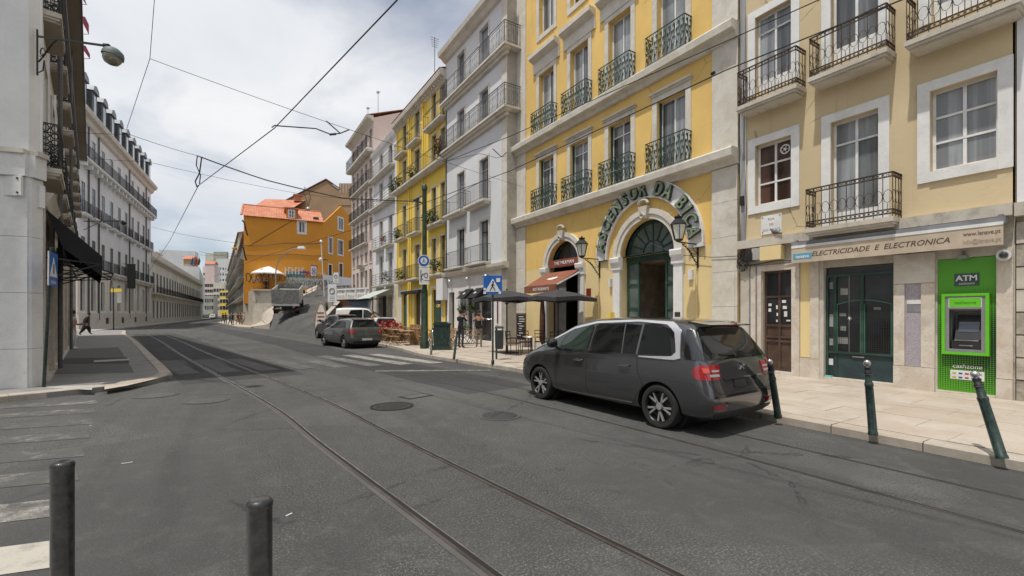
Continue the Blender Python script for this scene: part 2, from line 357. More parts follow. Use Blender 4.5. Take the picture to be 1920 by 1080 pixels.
M['sign_back'] = flat('sign_grey', (.3,.3,.3), .5, .4)
M['red'] = flat('red_paint', (.42,.03,.025), .5, var=.2); M['maroon'] = flat('maroon_cloth', (.17,.02,.05), .9, var=.3)
M['wood'] = flat('pale_wood', (.42,.27,.14), .6, var=.35, vs=9); M['wood_dark'] = flat('brown_wood', (.13,.06,.035), .6, var=.35, vs=9)
M['lime'] = flat('lime_green', (.12,.50,.015), .4, var=.05); M['lime_deep'] = flat('deep_green', (.06,.26,.012), .4, var=.1)
M['grey_plastic'] = flat('grey_plastic', (.22,.225,.235), .4, var=.1); M['screen'] = flat('dark_screen', (.05,.06,.09), .1, coat=1.)
M['skin'] = flat('skin', (.42,.24,.17), .55, var=.1); M['hair'] = flat('dark_hair', (.025,.018,.012), .6)
M['leaf'] = flat('leaf', (.05,.09,.02), .7, var=.4, vs=30); M['leaf_red'] = flat('red_flowers', (.45,.015,.02), .7, var=.3, vs=30)
def tile_mat():
    m, nt, b = newmat('clay_tile'); t = NT(nt); setin(b, Roughness=.85)
    n = t.noise(1.2, 6, .6); n2 = t.noise((9, 9, 3), 4, .7, (2, 2, 2)); col = t.mix(t.ramp(n, .35, .7), (.42,.15,.085), (.55,.24,.14))
    col = t.mix(t.math('MULTIPLY', t.ramp(n2, .5, .75), .4), col, (.22,.10,.07)); t.L(col, b.inputs['Base Color']); return m
M['tile'] = tile_mat()
M['slate'] = stone('slate', (.05,.055,.062), (.10,.105,.115), 4, .1, .6, (.03,.03,.03), .4)
M['zinc'] = flat('zinc_sheet', (.22,.235,.25), .5, .5, var=.3, vs=2)
# ------------------------------------------------------------------ ground, road, pavements
def smooth(pts, n=8):
    P = [Vector(p) for p in pts]; P = [2*P[0]-P[1]] + P + [2*P[-1]-P[-2]]; out = []
    for i in range(1, len(P)-2):
        for k in range(n):
            t = k/n; a, b, c, d = P[i-1:i+3]
            out.append(.5*((2*b)+(-a+c)*t+(2*a-5*b+4*c-d)*t*t+(-a+3*b-3*c+d)*t**3))
    return out + [P[-2]]
def ribbon(b, pts, o0, o1, z0, z1=None):
    # strip between offsets o0 and o1 (metres to the right of the line); with z1 a solid strip
    L = []
    for i, p in enumerate(pts):
        d = (pts[min(i+1, len(pts)-1)] - pts[max(i-1, 0)]); d = Vector((d[0], d[1])).normalized(); nx, ny = d[1], -d[0]
        L.append((p[0]+nx*o0, p[1]+ny*o0, p[0]+nx*o1, p[1]+ny*o1))
    n = len(L); vs = [(a, c, z0) for a, c, _, _ in L] + [(a, c, z0) for _, _, a, c in L]
    fs = [(i, i+1, n+i+1, n+i) for i in range(n-1)]
    if z1 is not None:
        vs += [(a, c, z1) for a, c, _, _ in L] + [(a, c, z1) for _, _, a, c in L]
        fs += [(2*n+i, 3*n+i, 3*n+i+1, 2*n+i+1) for i in range(n-1)] + [(i, 2*n+i, 2*n+i+1, i+1) for i in range(n-1)] + [(n+i, n+i+1, 3*n+i+1, 3*n+i) for i in range(n-1)]
        fs += [(0, n, 3*n, 2*n), (n-1, 3*n-1, 4*n-1, 2*n-1)]
    return b.add(vs, fs)
ob('ground', MB().quad((-1200,-400,-.06),(1200,-400,-.06),(1200,1800,-.06),(-1200,1800,-.06)), M['asphalt'], kind='structure')
ob('road', MB().quad((-70,-25,0),(60,-25,0),(60,420,0),(-70,420,0)), M['asphalt'], kind='structure')
def slab(name, poly, z1, mat, z0=-.05):
    return ob(name, MB().prism(poly, z0, z1, 'z'), mat, kind='structure')
kerbR = smooth([(7.25,-9,0),(7.25,0,0),(7.25,4.4,0),(7.1,10.8,0),(6.82,13.5,0),(6.45,17.4,0),(6.75,21.5,0),(6.8,30,0),(6.8,43.4,0)], 6)
kerbL = smooth([(-14,8.6,0),(-8,10.8,0),(-3.72,12.5,0),(-2.36,13.07,0),(-1.72,13.7,0),(-1.36,14.5,0),(-1.35,15.4,0),(-2.55,22.4,0),(-4.9,35.9,0),(-7.0,47,0),(-8.3,55.3,0),(-9.6,57.2,0),(-14,58,0)], 6)
slab('right_pavement', [(p[0]+.2, p[1]) for p in kerbR] + [(12.6,43.4),(12.6,-9)], .112, M['paving_base'])
slab('left_pavement', [(p[0], p[1]) for p in kerbL[3:]] + [(-16,58),(-16,7.7)], .112, M['concrete'])
kerbs = {}
def kerb(name, line, side, w=.26, z=.125, length=1.0, skip=lambda p: False):
    root = thing(name, None, None, (0,0,0), kind='structure'); acc = 0; segs = []; cur = [line[0]]
    # resample
    d = [0]
    for a, c in zip(line, line[1:]): d.append(d[-1] + (c-a).length)
    n = max(1, int(d[-1]/length)); st = []
    for k in range(n+1):
        t = d[-1]*k/n; i = max(j for j in range(len(d)) if d[j] <= t+1e-6); i = min(i, len(line)-2)
        st.append(line[i].lerp(line[i+1], (t-d[i])/max(1e-6, d[i+1]-d[i])))
    for a, c in zip(st, st[1:]):
        if skip(a): continue
        v = (c-a); L_ = v.length - .012; v.normalize(); nn = Vector((v.y, -v.x, 0)) * side
        key = (round(L_, 2), side, w)
        if key not in kerbs:
            b = MB(); h = z; e = .018
            b.prism([(0,-.04),(w,-.04),(w,h),(e,h),(0,h-e)], 0, L_, 'y'); kerbs[key] = b.mesh('kerb_stone')
        o = ob('kerb_stone', kerbs[key], M['kerb'], root, (a.x, a.y, rnd.uniform(-.006,.004)))
        o.matrix_local = Matrix(((nn.x, v.x, 0, a.x), (nn.y, v.y, 0, a.y), (0, 0, 1, o.location.z), (0,0,0,1)))
    return root
kerb('right_kerb', kerbR, 1); kerb('left_kerb', kerbL, -1, skip=lambda p: p.y < 9.5)
# limestone slabs on the right pavement
pav = thing('pavement_slabs', None, None, kind='structure'); slabs = [0]*3
x0s = 7.56; row = (12.14-x0s)/7
for k in range(3):
    b = MB(); L_ = 1.15; g = .0035; e = .006; a0, a1, c0, c1 = g, row-g, g, L_-g
    b.add([(a0,c0,0),(a1,c0,0),(a1,c1,0),(a0,c1,0),(a0,c0,.006),(a1,c0,.006),(a1,c1,.006),(a0,c1,.006)], [(4,5,6,7),(0,1,5,4),(1,2,6,5),(2,3,7,6),(3,0,4,7)])
    slabs[k] = b.mesh('paving_slab')
for r in range(7):
    for j in range(24):
        ob('paving_slab', slabs[(r+j) % 3], M['paving'], pav, (x0s+r*row, -1.5+j*1.15+(r % 2)*.5, .1125+rnd.uniform(0,.004)), rot=(rnd.uniform(-.002,.002), rnd.uniform(-.002,.002), 0))
# left pavement patches
ob('pavement_patch', MB().quad(*[GR(*p, .1165) for p in ((122,655),(222,651),(252,698),(95,702))]), flat('tarmac_patch', (.115,.112,.108), .85, var=.2), kind='structure')
ob('pavement_patch', MB().quad(*[GR(*p, .1205) for p in ((112,672),(238,670),(243,681),(103,683))]), flat('dark_tarmac', (.05,.048,.046), .9, var=.3), kind='structure')
ob('utility_cover', MB().box(-.45,.45,-.35,.35,0,.012), M['concrete_light'], loc=GR(210,676,.121), rz=.2, label='pale square utility cover in the dark patch of the left pavement', category='cover')
ob('sunlit_strip', MB().quad(*[GR(*p, .1165) for p in ((88,724),(175,722),(172,731),(88,727))]), M['concrete_light'], kind='structure')  # paler strip: sunlight on the pavement edge put into the colour
ob('sunlit_strip', MB().quad(*[GR(*p, .1165) for p in ((196,721),(296,709),(238,723),(196,730))]), M['paving_base'], kind='structure')  # second stretch of the sunlit edge, painted in a paler stone
# pavement before the long buildings on the left, far side
L2X = lambda y: -12 + .06*(y-75)
k2 = smooth([(L2X(56)+2.3,57.5,0),(L2X(75)+2.3,75,0),(L2X(94)+2.2,94,0),(L2X(94)+.0388*40+2.2,134,0),(L2X(94)+.0388*83+2.2,177,0),(-2.5,230,0)], 4)
slab('far_left_pavement', [(p.x, p.y) for p in k2] + [(-9,235),(-14,177),(-16,94),(-18,57.5)], .12, M['concrete_light'])
# tram tracks
rail1 = smooth([(2.35,-4,0),(1.83,-.5,0),(1.44,2.6,0),(.99,6.3,0),(.63,9.5,0),(-.49,16,0),(-2.0,24.9,0),(-3.6,35.1,0),(-7.0,55.5,0),(-8.6,70,0),(-8.2,95,0),(-5.2,150,0)], 6)
rail3 = smooth([(5.42,-6,0),(5.3,-2,0),(5.22,.9,0),(5.08,4.2,0),(4.75,8,0),(4.1,12.7,0),(3.2,20,0),(2.2,30,0),(.2,45,0),(-2.6,69,0),(-4.4,95,0),(-2.5,150,0)], 6)
GA = .92
for line, nm in ((rail1, 'left'), (rail3, 'right')):
    t = thing('tram_track', None, None, kind='structure')
    for off in (0, GA):
        b = MB(); ribbon(b, line, off-(.014 if nm == 'left' else .006), off+.014, .001, .007 if nm == 'left' else .0045); ob('rail_head', b, M['rail'], t)
        b = MB(); ribbon(b, line, off+.014, off+(.052 if nm == 'left' else .04), .004); ob('rail_groove', b, M['groove'], t)
        if nm == 'left': b = MB(); ribbon(b, line, off+.052, off+.064, .001, .006); ob('rail_lip', b, M['rail_lip'], t)
        if nm == 'left' and not off: b = MB(); ribbon(b, line, off-.062, off-.014, .0035); ob('mortar_strip', b, flat('mortar', (.088,.085,.08), .9, var=.15, vs=3), t)
# tarmac patches, a tarmac strip and a strip of painted shade
def gpatch(px, mat, z=.0035, name='road_patch'): return ob(name, MB().quad(*[GR(*p, z) for p in px]), mat, kind='structure')
b = MB(); ribbon(b, [p for p in rail3 if p.y > 8], -.4, 1.5, .0018); ob('road_strip', b, M['asphalt_dark'], kind='structure')
b = MB(); ribbon(b, [p for p in rail1 if 12.8 < p.y < 52], -.9, 1.9, .0018); ob('road_strip', b, M['asphalt_dark'], kind='structure')  # corner house's shadow on the road, put in as a darker strip
gpatch([(300,675),(345,675),(372,700),(322,700)], M['asphalt_patch'], .003)
gpatch([(366,674),(410,673),(446,697),(400,698)], M['asphalt_patch'], .003)
# zebra crossing over the main street, worn
zd = Vector((-.2,.98,0)).normalized(); zx = [6.05,5.05,4.05,3.05,2.05,1.05,.05,-.95]
keep = [.61,.55,.49,.47,.44,.43,.42,.44]
t = thing('zebra_crossing', None, None, kind='structure')
for i, x in enumerate(zx):
    p = Vector((x, 14.6+.25*i*.6, 0)); q = p+zd*4.7; n = Vector((.25,.05,0)); zz = .0075
    ob('stripe', MB().quad(*[(v.x, v.y, zz) for v in (p-n, p+n, q+n, q-n)]), zebra('worn_stripe', keep[i]), t)
t = thing('zebra_crossing', None, None, kind='structure')
sd = Vector((-1,.22,0)).normalized()
for i in range(8):
    y = 4.2+1.03*i; xr = -.98-.155*(y-4.2); p = Vector((xr, y, 0)); q = p + sd*4.2; up = Vector((-.13,.5,0))
    ob('stripe', MB().quad(*[(v.x, v.y, .0045) for v in (p, p+up, q+up, q)]), zebra('worn_stripe', [.70,.54,.44,.43,.45,.43,.46,.46][i], (.42,.39,.34)), t)
stl = MB().quad((3.6,13.35,.009),(6.6,11.75,.009),(6.68,12.05,.009),(3.7,13.65,.009)); ob('stop_line', stl, zebra('worn_line', .52), kind='structure')
b = MB(); ribbon(b, [p for p in rail3 if p.y > 9 and p.y < 60], 1.7, 1.82, .0035); ob('edge_line', b, zebra('worn_line', .44), kind='structure')
# manholes
def manhole(px, r, label, mat, lump=True):
    p = GR(*px, .0); t = thing('manhole_cover', label, 'manhole cover', (p.x, p.y, 0))
    b = MB(); b.lathe([(r+.05,.002),(r+.05,.009),(r,.009),(r,.004)], 28); ob('ring', b, M['groove' if lump else 'asphalt_patch'], t)
    b = MB(); b.lathe([(r-.012,.002),(r-.012,.008)], 28)
    if lump:
        for a in range(-6, 7):
            for c in range(-6, 7):
                x, y = a*.045, c*.045
                if math.hypot(x, y) < r-.05 and (a+c) % 2: b.box(x-.014,x+.014,y-.014,y+.014,.008,.013)
    ob('lid', b, mat, t); return t
manhole((735,762), .34, 'dark round iron manhole cover with studs between the tram tracks', flat('cast_iron', (.05,.045,.042), .6, .3, var=.5, vs=20))
manhole((937,780), .30, 'faint round cover filled with asphalt near the right tram track', M['asphalt_dark'], False)
manhole((292,741), .36, 'pale oval patch of a round cover close to the left kerb corner', M['asphalt_patch'], False)
manhole((388,751), .34, 'pale round cover patch between left kerb corner and tram rail', M['asphalt_patch'], False)
p = GR(780,743); t = thing('drain_cover', 'small rectangular sunken cover behind the round iron manhole', 'drain cover', (p.x,p.y,0), .3)
b = MB(); b.box(-.3,.3,-.2,.2,.001,.006); ob('frame', b, M['groove'], t); b = MB(); b.box(-.25,.25,-.15,.15,.006,.009); ob('lid', b, M['asphalt_patch'], t)
# litter and grit that catches light
for i, (q, s) in enumerate((((238,868),.05),((542,965),.03),((170,798),.02))):
    p = GR(*q); ob('paper_scrap', MB().box(-s,s,-.006,.006,.001,.004), M['sign_white'], loc=p, rz=.5*i+.1, label=['white straw lying on the asphalt behind the left bollard','tiny white scrap on asphalt right of the second bollard','tiny white scrap on asphalt below the left kerb'][i], category='litter')
# pavement the camera stands on, with the two bollards at its edge
near = [PZ(-2600,588,2.75), PZ(300,588,2.45), PZ(900,588,2.2), PZ(1500,588,1.8), PZ(2300,588,1.4)]
slab('near_pavement', [(p.x, p.y) for p in near] + [(8,-7),(-8,-7)], .112, M['concrete_light'])
# ------------------------------------------------------------------ facade kit (local frame: x along, y into the house, z up, street side is -y)
def wall_mesh(x0, x1, z0, z1, ops, depth=.2, y=0.):
    """ops: (a0,a1,b0,b1[, arch]) openings; an arched one is a half circle above b1"""
    b = MB(); xs = {x0, x1}; zs = {z0, z1}; full = []
    for o in ops:
        a0, a1, b0, b1 = o[:4]; r = (a1-a0)/2 if len(o) > 4 else 0; full.append((a0, a1, b0, b1+r, b1, r)); xs |= {a0, a1}; zs |= {b0, b1+r}
    xs = sorted(v for v in xs if x0-1e-6 <= v <= x1+1e-6); zs = sorted(v for v in zs if z0-1e-6 <= v <= z1+1e-6)
    for i in range(len(xs)-1):
        for j in range(len(zs)-1):
            cx, cz = (xs[i]+xs[i+1])/2, (zs[j]+zs[j+1])/2
            if any(a0 < cx < a1 and b0 < cz < bt for a0, a1, b0, bt, _, _ in full): continue
            b.quad((xs[i],y,zs[j]),(xs[i+1],y,zs[j]),(xs[i+1],y,zs[j+1]),(xs[i],y,zs[j+1]))
    for a0, a1, b0, bt, b1, r in full:
        yd = y+depth
        b.quad((a0,y,b0),(a0,yd,b0),(a0,yd,b1),(a0,y,b1)); b.quad((a1,y,b0),(a1,y,b1),(a1,yd,b1),(a1,yd,b0)); b.quad((a0,y,b0),(a1,y,b0),(a1,yd,b0),(a0,yd,b0))
        if r:
            n = 20; c = (a0+a1)/2; pts = [(c-r*math.cos(math.pi*k/n), b1+r*math.sin(math.pi*k/n)) for k in range(n+1)]
            for p, q in zip(pts, pts[1:]):
                b.quad((p[0],y,p[1]),(q[0],y,q[1]),(q[0],y,bt),(p[0],y,bt)); b.quad((p[0],y,p[1]),(p[0],yd,p[1]),(q[0],yd,q[1]),(q[0],y,q[1]))
        else: b.quad((a0,y,b1),(a0,yd,b1),(a1,yd,b1),(a1,y,b1))
    return b
def body(par, W_, H, D, mat, name='body_wall', z0=0, roof=True, x0=0.):
    b = MB(); b.quad((x0,0,z0),(x0,D,z0),(x0,D,H),(x0,0,H)); b.quad((W_,0,z0),(W_,0,H),(W_,D,H),(W_,D,z0)); b.quad((x0,D,z0),(W_,D,z0),(W_,D,H),(x0,D,H))
    if roof: b.quad((x0,0,H),(W_,0,H),(W_,D,H),(x0,D,H))
    return ob(name, b, mat, par)
_wc = {}
def window(par, s, z, w, h, cols=2, rows=(), fw=.06, fm='white_frame', gm='g_pale', d=.16, sur=.16, surm='stone', sill=True, name='window', panes='each', prow=None, lintel=0., panel=0., pane_mats=None, arch=False):
    """frame in the opening, panes behind it, stone surround round it; rows: heights (fractions) of cross bars"""
    key = ('F', round(w,3), round(h,3), cols, rows, fw, fm, d, panel)
    if key not in _wc:
        b = MB(); t = .055; zs = [0]+[r*h for r in rows]+[h]
        b.box(0,fw,0,t,0,h); b.box(w-fw,w,0,t,0,h); b.box(fw,w-fw,0,t,h-fw,h); b.box(fw,w-fw,0,t,0,fw+.02)
        for r in rows: b.box(fw,w-fw,-.004,t+.002,r*h-fw*.42,r*h+fw*.42)
        for c in range(1, cols): b.box(w*c/cols-fw*.55,w*c/cols+fw*.55,.002,t-.004,fw,h-fw)
        if panel: b.box(fw,w-fw,.008,t-.01,fw,panel)
        _wc[key] = b.mesh('window_frame')
    f = ob(name, _wc[key], M[fm], par, (s, d, z))
    zs = [0]+[r*h for r in rows]+[h]
    if panes == 'each':
        n = 0
        for i in range(cols):
            for j in range(len(zs)-1):
                a0 = w*i/cols+fw*.3; a1 = w*(i+1)/cols-fw*.3; b0 = zs[j]+.01; b1 = zs[j+1]-.01
                k = ('P', round(a1-a0,3), round(b1-b0,3), 0)
                if k not in _wc: _wc[k] = MB().box(0,a1-a0,0,.012,0,b1-b0).mesh('pane')
                g = (gm if rnd.random() > .22 or gm not in ('g_pale','g_mid') else ('g_mid' if gm == 'g_pale' else 'g_dark')) if not pane_mats else pane_mats[n % len(pane_mats)]; n += 1
                kk = k+(g,)
                if kk not in _wc: _wc[kk] = _wc[k].copy()
                ob('pane', _wc[kk], M[g], f, (a0, .028, b0))
    else:
        k = ('P', round(w,3), round(h,3), gm)
        if k not in _wc: _wc[k] = MB().box(.02,w-.02,.03,.04,.02,h-.02).mesh('pane')
        ob('pane', _wc[k], M[gm], f)
    if sur:
        k = ('S', round(w,3), round(h,3), sur, sill, lintel, d, surm)
        if k not in _wc:
            b = MB(); p = -.035-d; e = -d-.0; b.box(-sur,-.002,p,e+.02,-(sur if sill else 0),h+sur); b.box(w+.002,w+sur,p,e+.02,-(sur if sill else 0),h+sur)
            b.box(-.002,w+.002,p,e+.02,h+.002,h+sur)
            if sill: b.box(-.002,w+.002,p-.02,-.002,-sur,-.002)
            if lintel:
                b.box(-sur-.03,w+sur+.03,p-.05,e+.01,h+sur+.002,h+sur+.06); b.box(-sur-.07,w+sur+.07,p-.11,e+.01,h+sur+.06,h+sur+.06+lintel)
            _wc[k] = b.mesh('surround')
        ob('surround', _wc[k], M[surm], f)
    return f
def rail_mesh(w, p, h, style):
    k = ('R', round(w,2), p, h, style)
    if k in _wc: return _wc[k]
    b = MB(); t = .012 if style != 'far' else .02
    path = [(0,0),(0,-p),(w,-p),(w,0)]
    for a, c in zip(path, path[1:]):
        for z in ({'bars': (.08,h), 'far': (.1,h), 'slat': (.06,h*.3,h*.55,h*.78,h), 'oval': (.07,.16,h-.09,h), 'scroll': (.04,h), 'cast': (.05,.2,h-.2,h)}[style]):
            b.bar((a[0],a[1],z),(c[0],c[1],z), .03 if z == h else .018, .022)
    def along(fn, step):
        for a, c in zip(path, path[1:]):
            L_ = math.dist(a, c); n = max(1, round(L_/step)); u = Vector((c[0]-a[0], c[1]-a[1], 0))/L_
            for i in range(n): fn(Vector((a[0],a[1],0))+u*(L_*i/n), u, L_/n)
        fn(Vector((w,0,0)), Vector((0,1,0)), 0)
    up = Vector((0,0,1))
    def ell(c, u, ra, rb, n=8, r=.006, a0=0, a1=2*math.pi, cl=True):
        b.tube([c+u*(ra*math.cos(a0+(a1-a0)*i/n))+up*(rb*math.sin(a0+(a1-a0)*i/n)) for i in range(n+(0 if cl else 1))], r, 4, cl)
    def f(p_, u, st):
        if style in ('bars','far','oval','slat','cast') : b.bar(p_, p_+up*h, t if style != 'slat' else .02, t)
        if not st: return
        m = p_+u*(st/2)
        if style == 'bars' : b.bar(m+up*.08, m+up*h, .010)
        if style == 'oval':
            ell(m+up*(h*.47), u, st*.47, h*.15); b.bar(m+up*.08, m+up*(h*.3), .009)
            ell(p_+u*(st*.25)+up*(h-.045), u, st*.2, .035, 6); ell(p_+u*(st*.75)+up*(h-.045), u, st*.2, .035, 6)
            ell(p_+u*(st*.25)+up*.115, u, st*.2, .035, 6); ell(p_+u*(st*.75)+up*.115, u, st*.2, .035, 6)
        if style == 'cast':
            b.bar(m+up*.05, m+up*h, .014)
            for z in (.28,.42,.56,.70): ell(m+up*(z*h+.03), u, st*.42, .06, 6, .013)
            ell(m+up*.12, u, st*.4, .06, 6, .012); ell(m+up*(h-.1), u, st*.4, .08, 6, .012)
        if style == 'scroll':
            q = p_+u*(st*.5)
            for s_, z in ((1,.2),(-1,.42),(1,.62),(-1,.82)):
                c = q+up*(h*z)
                b.tube([c+u*(s_*st*(.05+.40*(k_/7))*math.cos(4.6*k_/7))+up*(h*.13*(.2+.8*k_/7)*math.sin(4.6*k_/7)*1.15) for k_ in range(8)], .0125, 4)
                ell(c+u*(-s_*st*.25)+up*.03, u, st*.15, h*.06, 5, .011)
            b.tube([p_+up*.02, p_+up*(h*.3)+u*.03, p_+up*(h*.6)-u*.02, p_+up*h], .010, 4)
            b.tube([p_+u*(st*.5)+up*.02, p_+u*(st*.5)+up*(h*.35)-u*.05, p_+u*(st*.5)+up*(h*.7)+u*.05, p_+u*(st*.5)+up*h], .009, 4)
    along(f, {'bars': .26, 'far': .16, 'oval': .165, 'slat': 1.2, 'cast': .15, 'scroll': .17}[style])
    _wc[k] = b.mesh('railing'); return _wc[k]
def slab_mesh(w, p, th, mould=True):
    k = ('B', round(w,2), p, th, mould)
    if k in _wc: return _wc[k]
    b = MB(); b.box(0,w,-p,.02,-th*.5,0); b.box(.03,w-.03,-p+.03,.02,-th*.5-th*.25,-th*.5-.001)
    if mould: b.box(.07,w-.07,-p+.09,.02,-th,-th*.75-.001)
    _wc[k] = b.mesh('slab'); return _wc[k]
def balcony(par, s0, s1, z, p=.45, h=.95, style='bars', rm='iron_black', sm='stone', th=.2, name='balcony'):
    w = s1-s0; o = ob(name, slab_mesh(w, p, th), M[sm], par, (s0, 0, z)); m = rail_mesh(w-.06, p-.04, h, style)
    ob('railing', m, M[rm], o, (.03, 0, 0)); return o
def cornice(par, x0, x1, z, prof, mat, name='cornice', y=0., ret=False):
    """prof: (projection, z offset) points from the wall outwards, extruded along x"""
    b = MB(); b.prism([(y+.01, prof[0][1])]+[(y-p, zz) for p, zz in prof]+[(y+.01, prof[-1][1])], x0, x1, 'x'); 
    return ob(name, b, M[mat] if isinstance(mat, str) else mat, par, (0,0,z))
def boxpart(par, name, mat, x0, x1, y0, y1, z0, z1, bev=0, **t):
    return ob(name, MB().box(x0,x1,y0,y1,z0,z1), M[mat] if isinstance(mat, str) else mat, par, **t)
def pipe(par, name, mat, pts, r=.05): return ob(name, MB().tube(pts, r, 8), M[mat], par, smooth=True)
RA = R(-90)
def on(par, name, label, cat, loc=(0,0,0)):
    # a thing of its own fixed to a building, placed in the building's frame
    p = Matrix.Rotation(par.rotation_euler.z, 4, 'Z') @ Vector(loc) + par.location
    return thing(name, label, cat, p, par.rotation_euler.z)
# ================================================================== beige house with the electrics shop
r1 = thing('beige_house', 'beige plastered house with electrics shop, cash machine and rusty balconies', 'building', (12.15,7.42,0), RA)
W1, H1 = 5.22, 11.6
opsU = [(.41,1.34,7.62,9.72),(2.24,3.17,7.62,9.72),(4.06,5.0,7.62,9.72),(.41,1.34,4.61,6.25),(2.24,3.17,3.72,6.23),(4.04,5.0,4.58,6.23)]
ob('upper_wall', wall_mesh(.16,5.19,3.7,H1,opsU,.16), M['beige'], r1)
opsG = [(.6,1.36,.2,2.83),(2.09,3.44,.19,2.8),(4.15,4.98,.17,2.79)]
ob('shop_wall', wall_mesh(0,W1,0,3.7,opsG,.3), M['stone_dirty'], r1)
body(r1, W1, H1, 9, M['beige'])
boxpart(r1, 'end_pilaster', 'white_wall', 0,.158,-.05,.12,3.7,H1)
for k, (a0,a1,b0,b1) in enumerate(opsU):
    fr = k in (0,1,2,4)
    window(r1, a0, b0, a1-a0, b1-b0, 2, ((.785,) if fr else (.36,.67)), .05, 'white_frame', ['g_pale','g_mid','g_pale','g_red','g_pale','g_pale'][k], .14, .2, 'stone_white', sill=not fr, panel=.38 if fr else 0,
           pane_mats=['g_pale','g_pale','g_mid','g_pale'] if k == 0 else None)
# round vent fan in a pane
b = MB(); b.tube([(.11*math.cos(a*math.pi/10),0,.11*math.sin(a*math.pi/10)) for a in range(20)], .018, 5, True)
for a in range(5): b.bar((0,0,0),(.10*math.cos(a*1.257),0,.10*math.sin(a*1.257)), .012)
b.cyl((0,-.01,0),(0,.02,0),.035); ob('vent_fan', b, M['white_frame'], r1, (1.12,.13,5.98))
boxpart(r1,'wall_ledge','stone_dirty',.0,W1,-.2,.01,3.48,3.7)
for s0,s1,z in ((.15,1.7,7.28),(1.95,3.49,7.28),(3.77,5.38,7.22),(1.87,3.6,3.72)):
    balcony(r1, s0, s1, z, .5, .93, 'oval', 'iron_rust', 'stone_dirty', .2)
# ground floor stone dressing
for nm, m_, a0, a1, z0, z1, y0 in (('jamb','marble',.26,.59,0,2.98,-.05),('lintel','marble',.59,1.36,2.83,2.98,-.05),('jamb','marble',1.36,1.55,0,2.98,-.05),('ochre_panel','pale_yellow',1.56,1.79,.62,3.0,-.02),('plinth_block','marble',1.555,1.995,0,.6,-.045),
        ('jamb','marble',1.8,1.99,.602,3.0,-.05),('reveal_stone','stone_dirty',1.995,2.088,.0,3.0,-.03),('pier_stone','marble',3.45,3.635,.6,2.32,-.05),('pier_stone','marble',3.905,4.12,.6,2.32,-.05),('pier_stone','stone',3.45,4.12,2.33,2.95,-.045),('pier_base','marble',3.45,4.12,0,.59,-.07),
        ('jamb','marble',4.99,5.2,.5,2.9,-.05),('jamb_base','marble',4.99,5.2,0,.49,-.07),('door_step','marble',.6,1.36,.0,.19,-.04),('shop_step','marble',2.09,3.44,.0,.18,-.04),('panel_step','marble',4.13,4.98,.0,.16,-.04),('corner_stone','stone_dirty',.0,.25,0,3.2,-.03)):
    boxpart(r1, nm, m_, a0, a1, y0, .0, z0, z1)
mo, nt, bb = newmat('purple_mosaic'); t_ = NT(nt); v = t_.voro(60); cr = t_.N('ShaderNodeSeparateColor'); t_.L(v.outputs['Color'], cr.inputs[0])
t_.L(t_.mix(t_.ramp(v.outputs['Distance'], .25, .5), t_.mix(t_.ramp(cr.outputs[0], .2, .8), (.13,.10,.25), (.50,.46,.55)), (.35,.32,.33)), bb.inputs['Base Color']); setin(bb, Roughness=.4); M['mosaic'] = mo
boxpart(r1,'mosaic_panel','mosaic',3.638,3.902,-.02,.0,.6,2.318)
boxpart(r1,'mosaic_plate','sign_white',3.67,3.9,-.03,-.021,1.9,1.98); boxpart(r1,'mosaic_plate','grey_plastic',3.67,3.9,-.03,-.021,1.74,1.88)
# left brown door
d = thing('house_door', None, None); d.parent = r1; d.location = (.6,.12,.2); ob('leaf', MB().box(0,.76,.01,.05,0,2.0), M['brown_frame'], d)
b = MB()
for x in (0,.36,.70): b.box(x,x+.06,-.02,.012,0,2.63)
for z in (0,.75,.86,1.16,1.92,2.57): b.box(0,.76,-.021,.011,z,z+.06)
ob('door_frame', b, M['brown_frame'], d)
for a0,a1,z0,z1 in ((.07,.35,1.23,1.91),(.43,.69,1.23,1.91),(.07,.69,1.99,2.56)): ob('pane', MB().box(a0,a1,-.006,.004,z0,z1), M['g_dark'], d)
for i,(x,z,w,h) in enumerate(((.1,1.70,.08,.07),(.1,1.55,.07,.09),(.3,1.62,.04,.1),(.31,1.44,.04,.08),(.45,1.78,.1,.07),(.47,1.62,.1,.08),(.5,1.42,.08,.14),(.3,1.28,.04,.06),(.56,1.30,.1,.04))):
    ob('notice', MB().box(x,x+w,-.012,-.007,z,z+h), M['sign_white'], d)
# shop window: green frames
d = thing('shop_front', None, None); d.parent = r1; d.location = (2.09,.1,.19)
ob('lower_panel', MB().box(0,1.35,.01,.06,0,.57), flat('dark_teal_paint', (.025,.05,.055), .5, var=.25), d)
b = MB()
for x in (0,.17,.72,1.29): b.box(x,x+.055,-.03,.03,.57,2.42)
for z in (.57,2.38): b.box(0,1.35,-.031,.031,z,z+.05)
b.box(0,.06,-.03,.03,0,.57); b.box(.2,.23,-.005,.02,0,.57)
ob('frame', b, M['green_frame'], d)
b = MB()
for x0,x1 in ((.23,.72),(.78,1.29)):
    pts = [(x0+(x1-x0)*k/10, -.02, 1.72+.1*math.sin(math.pi*(k/10 if x0 < .5 else 1-k/10)*.5+0)) for k in range(11)]
    b.tube(pts, .013, 5); b.tube([(x0+.01,-.02,.62),(x0+.01,-.02,1.74)], .012, 4); b.tube([(x1-.01,-.02,.62),(x1-.01,-.02,1.76)], .012, 4)
ob('gate_frame', b, flat('gate_green', (.05,.16,.11), .45, var=.2), d)
b = MB()
for k in range(24): x = .24+k*.045; (b.bar((x,-.012,.62),(x,-.012,1.74),.004) if not .7 < x < .8 else None)
for k in range(24): z = .64+k*.047; b.bar((.24,-.012,z),(1.28,-.012,z),.004)
ob('grille', b, M['dark_frame'], d, )
for x0,x1 in ((.055,.17),(.225,.72),(.775,1.29)): ob('pane', MB().box(x0,x1,.012,.02,.62,2.38), M['g_dark'], d)
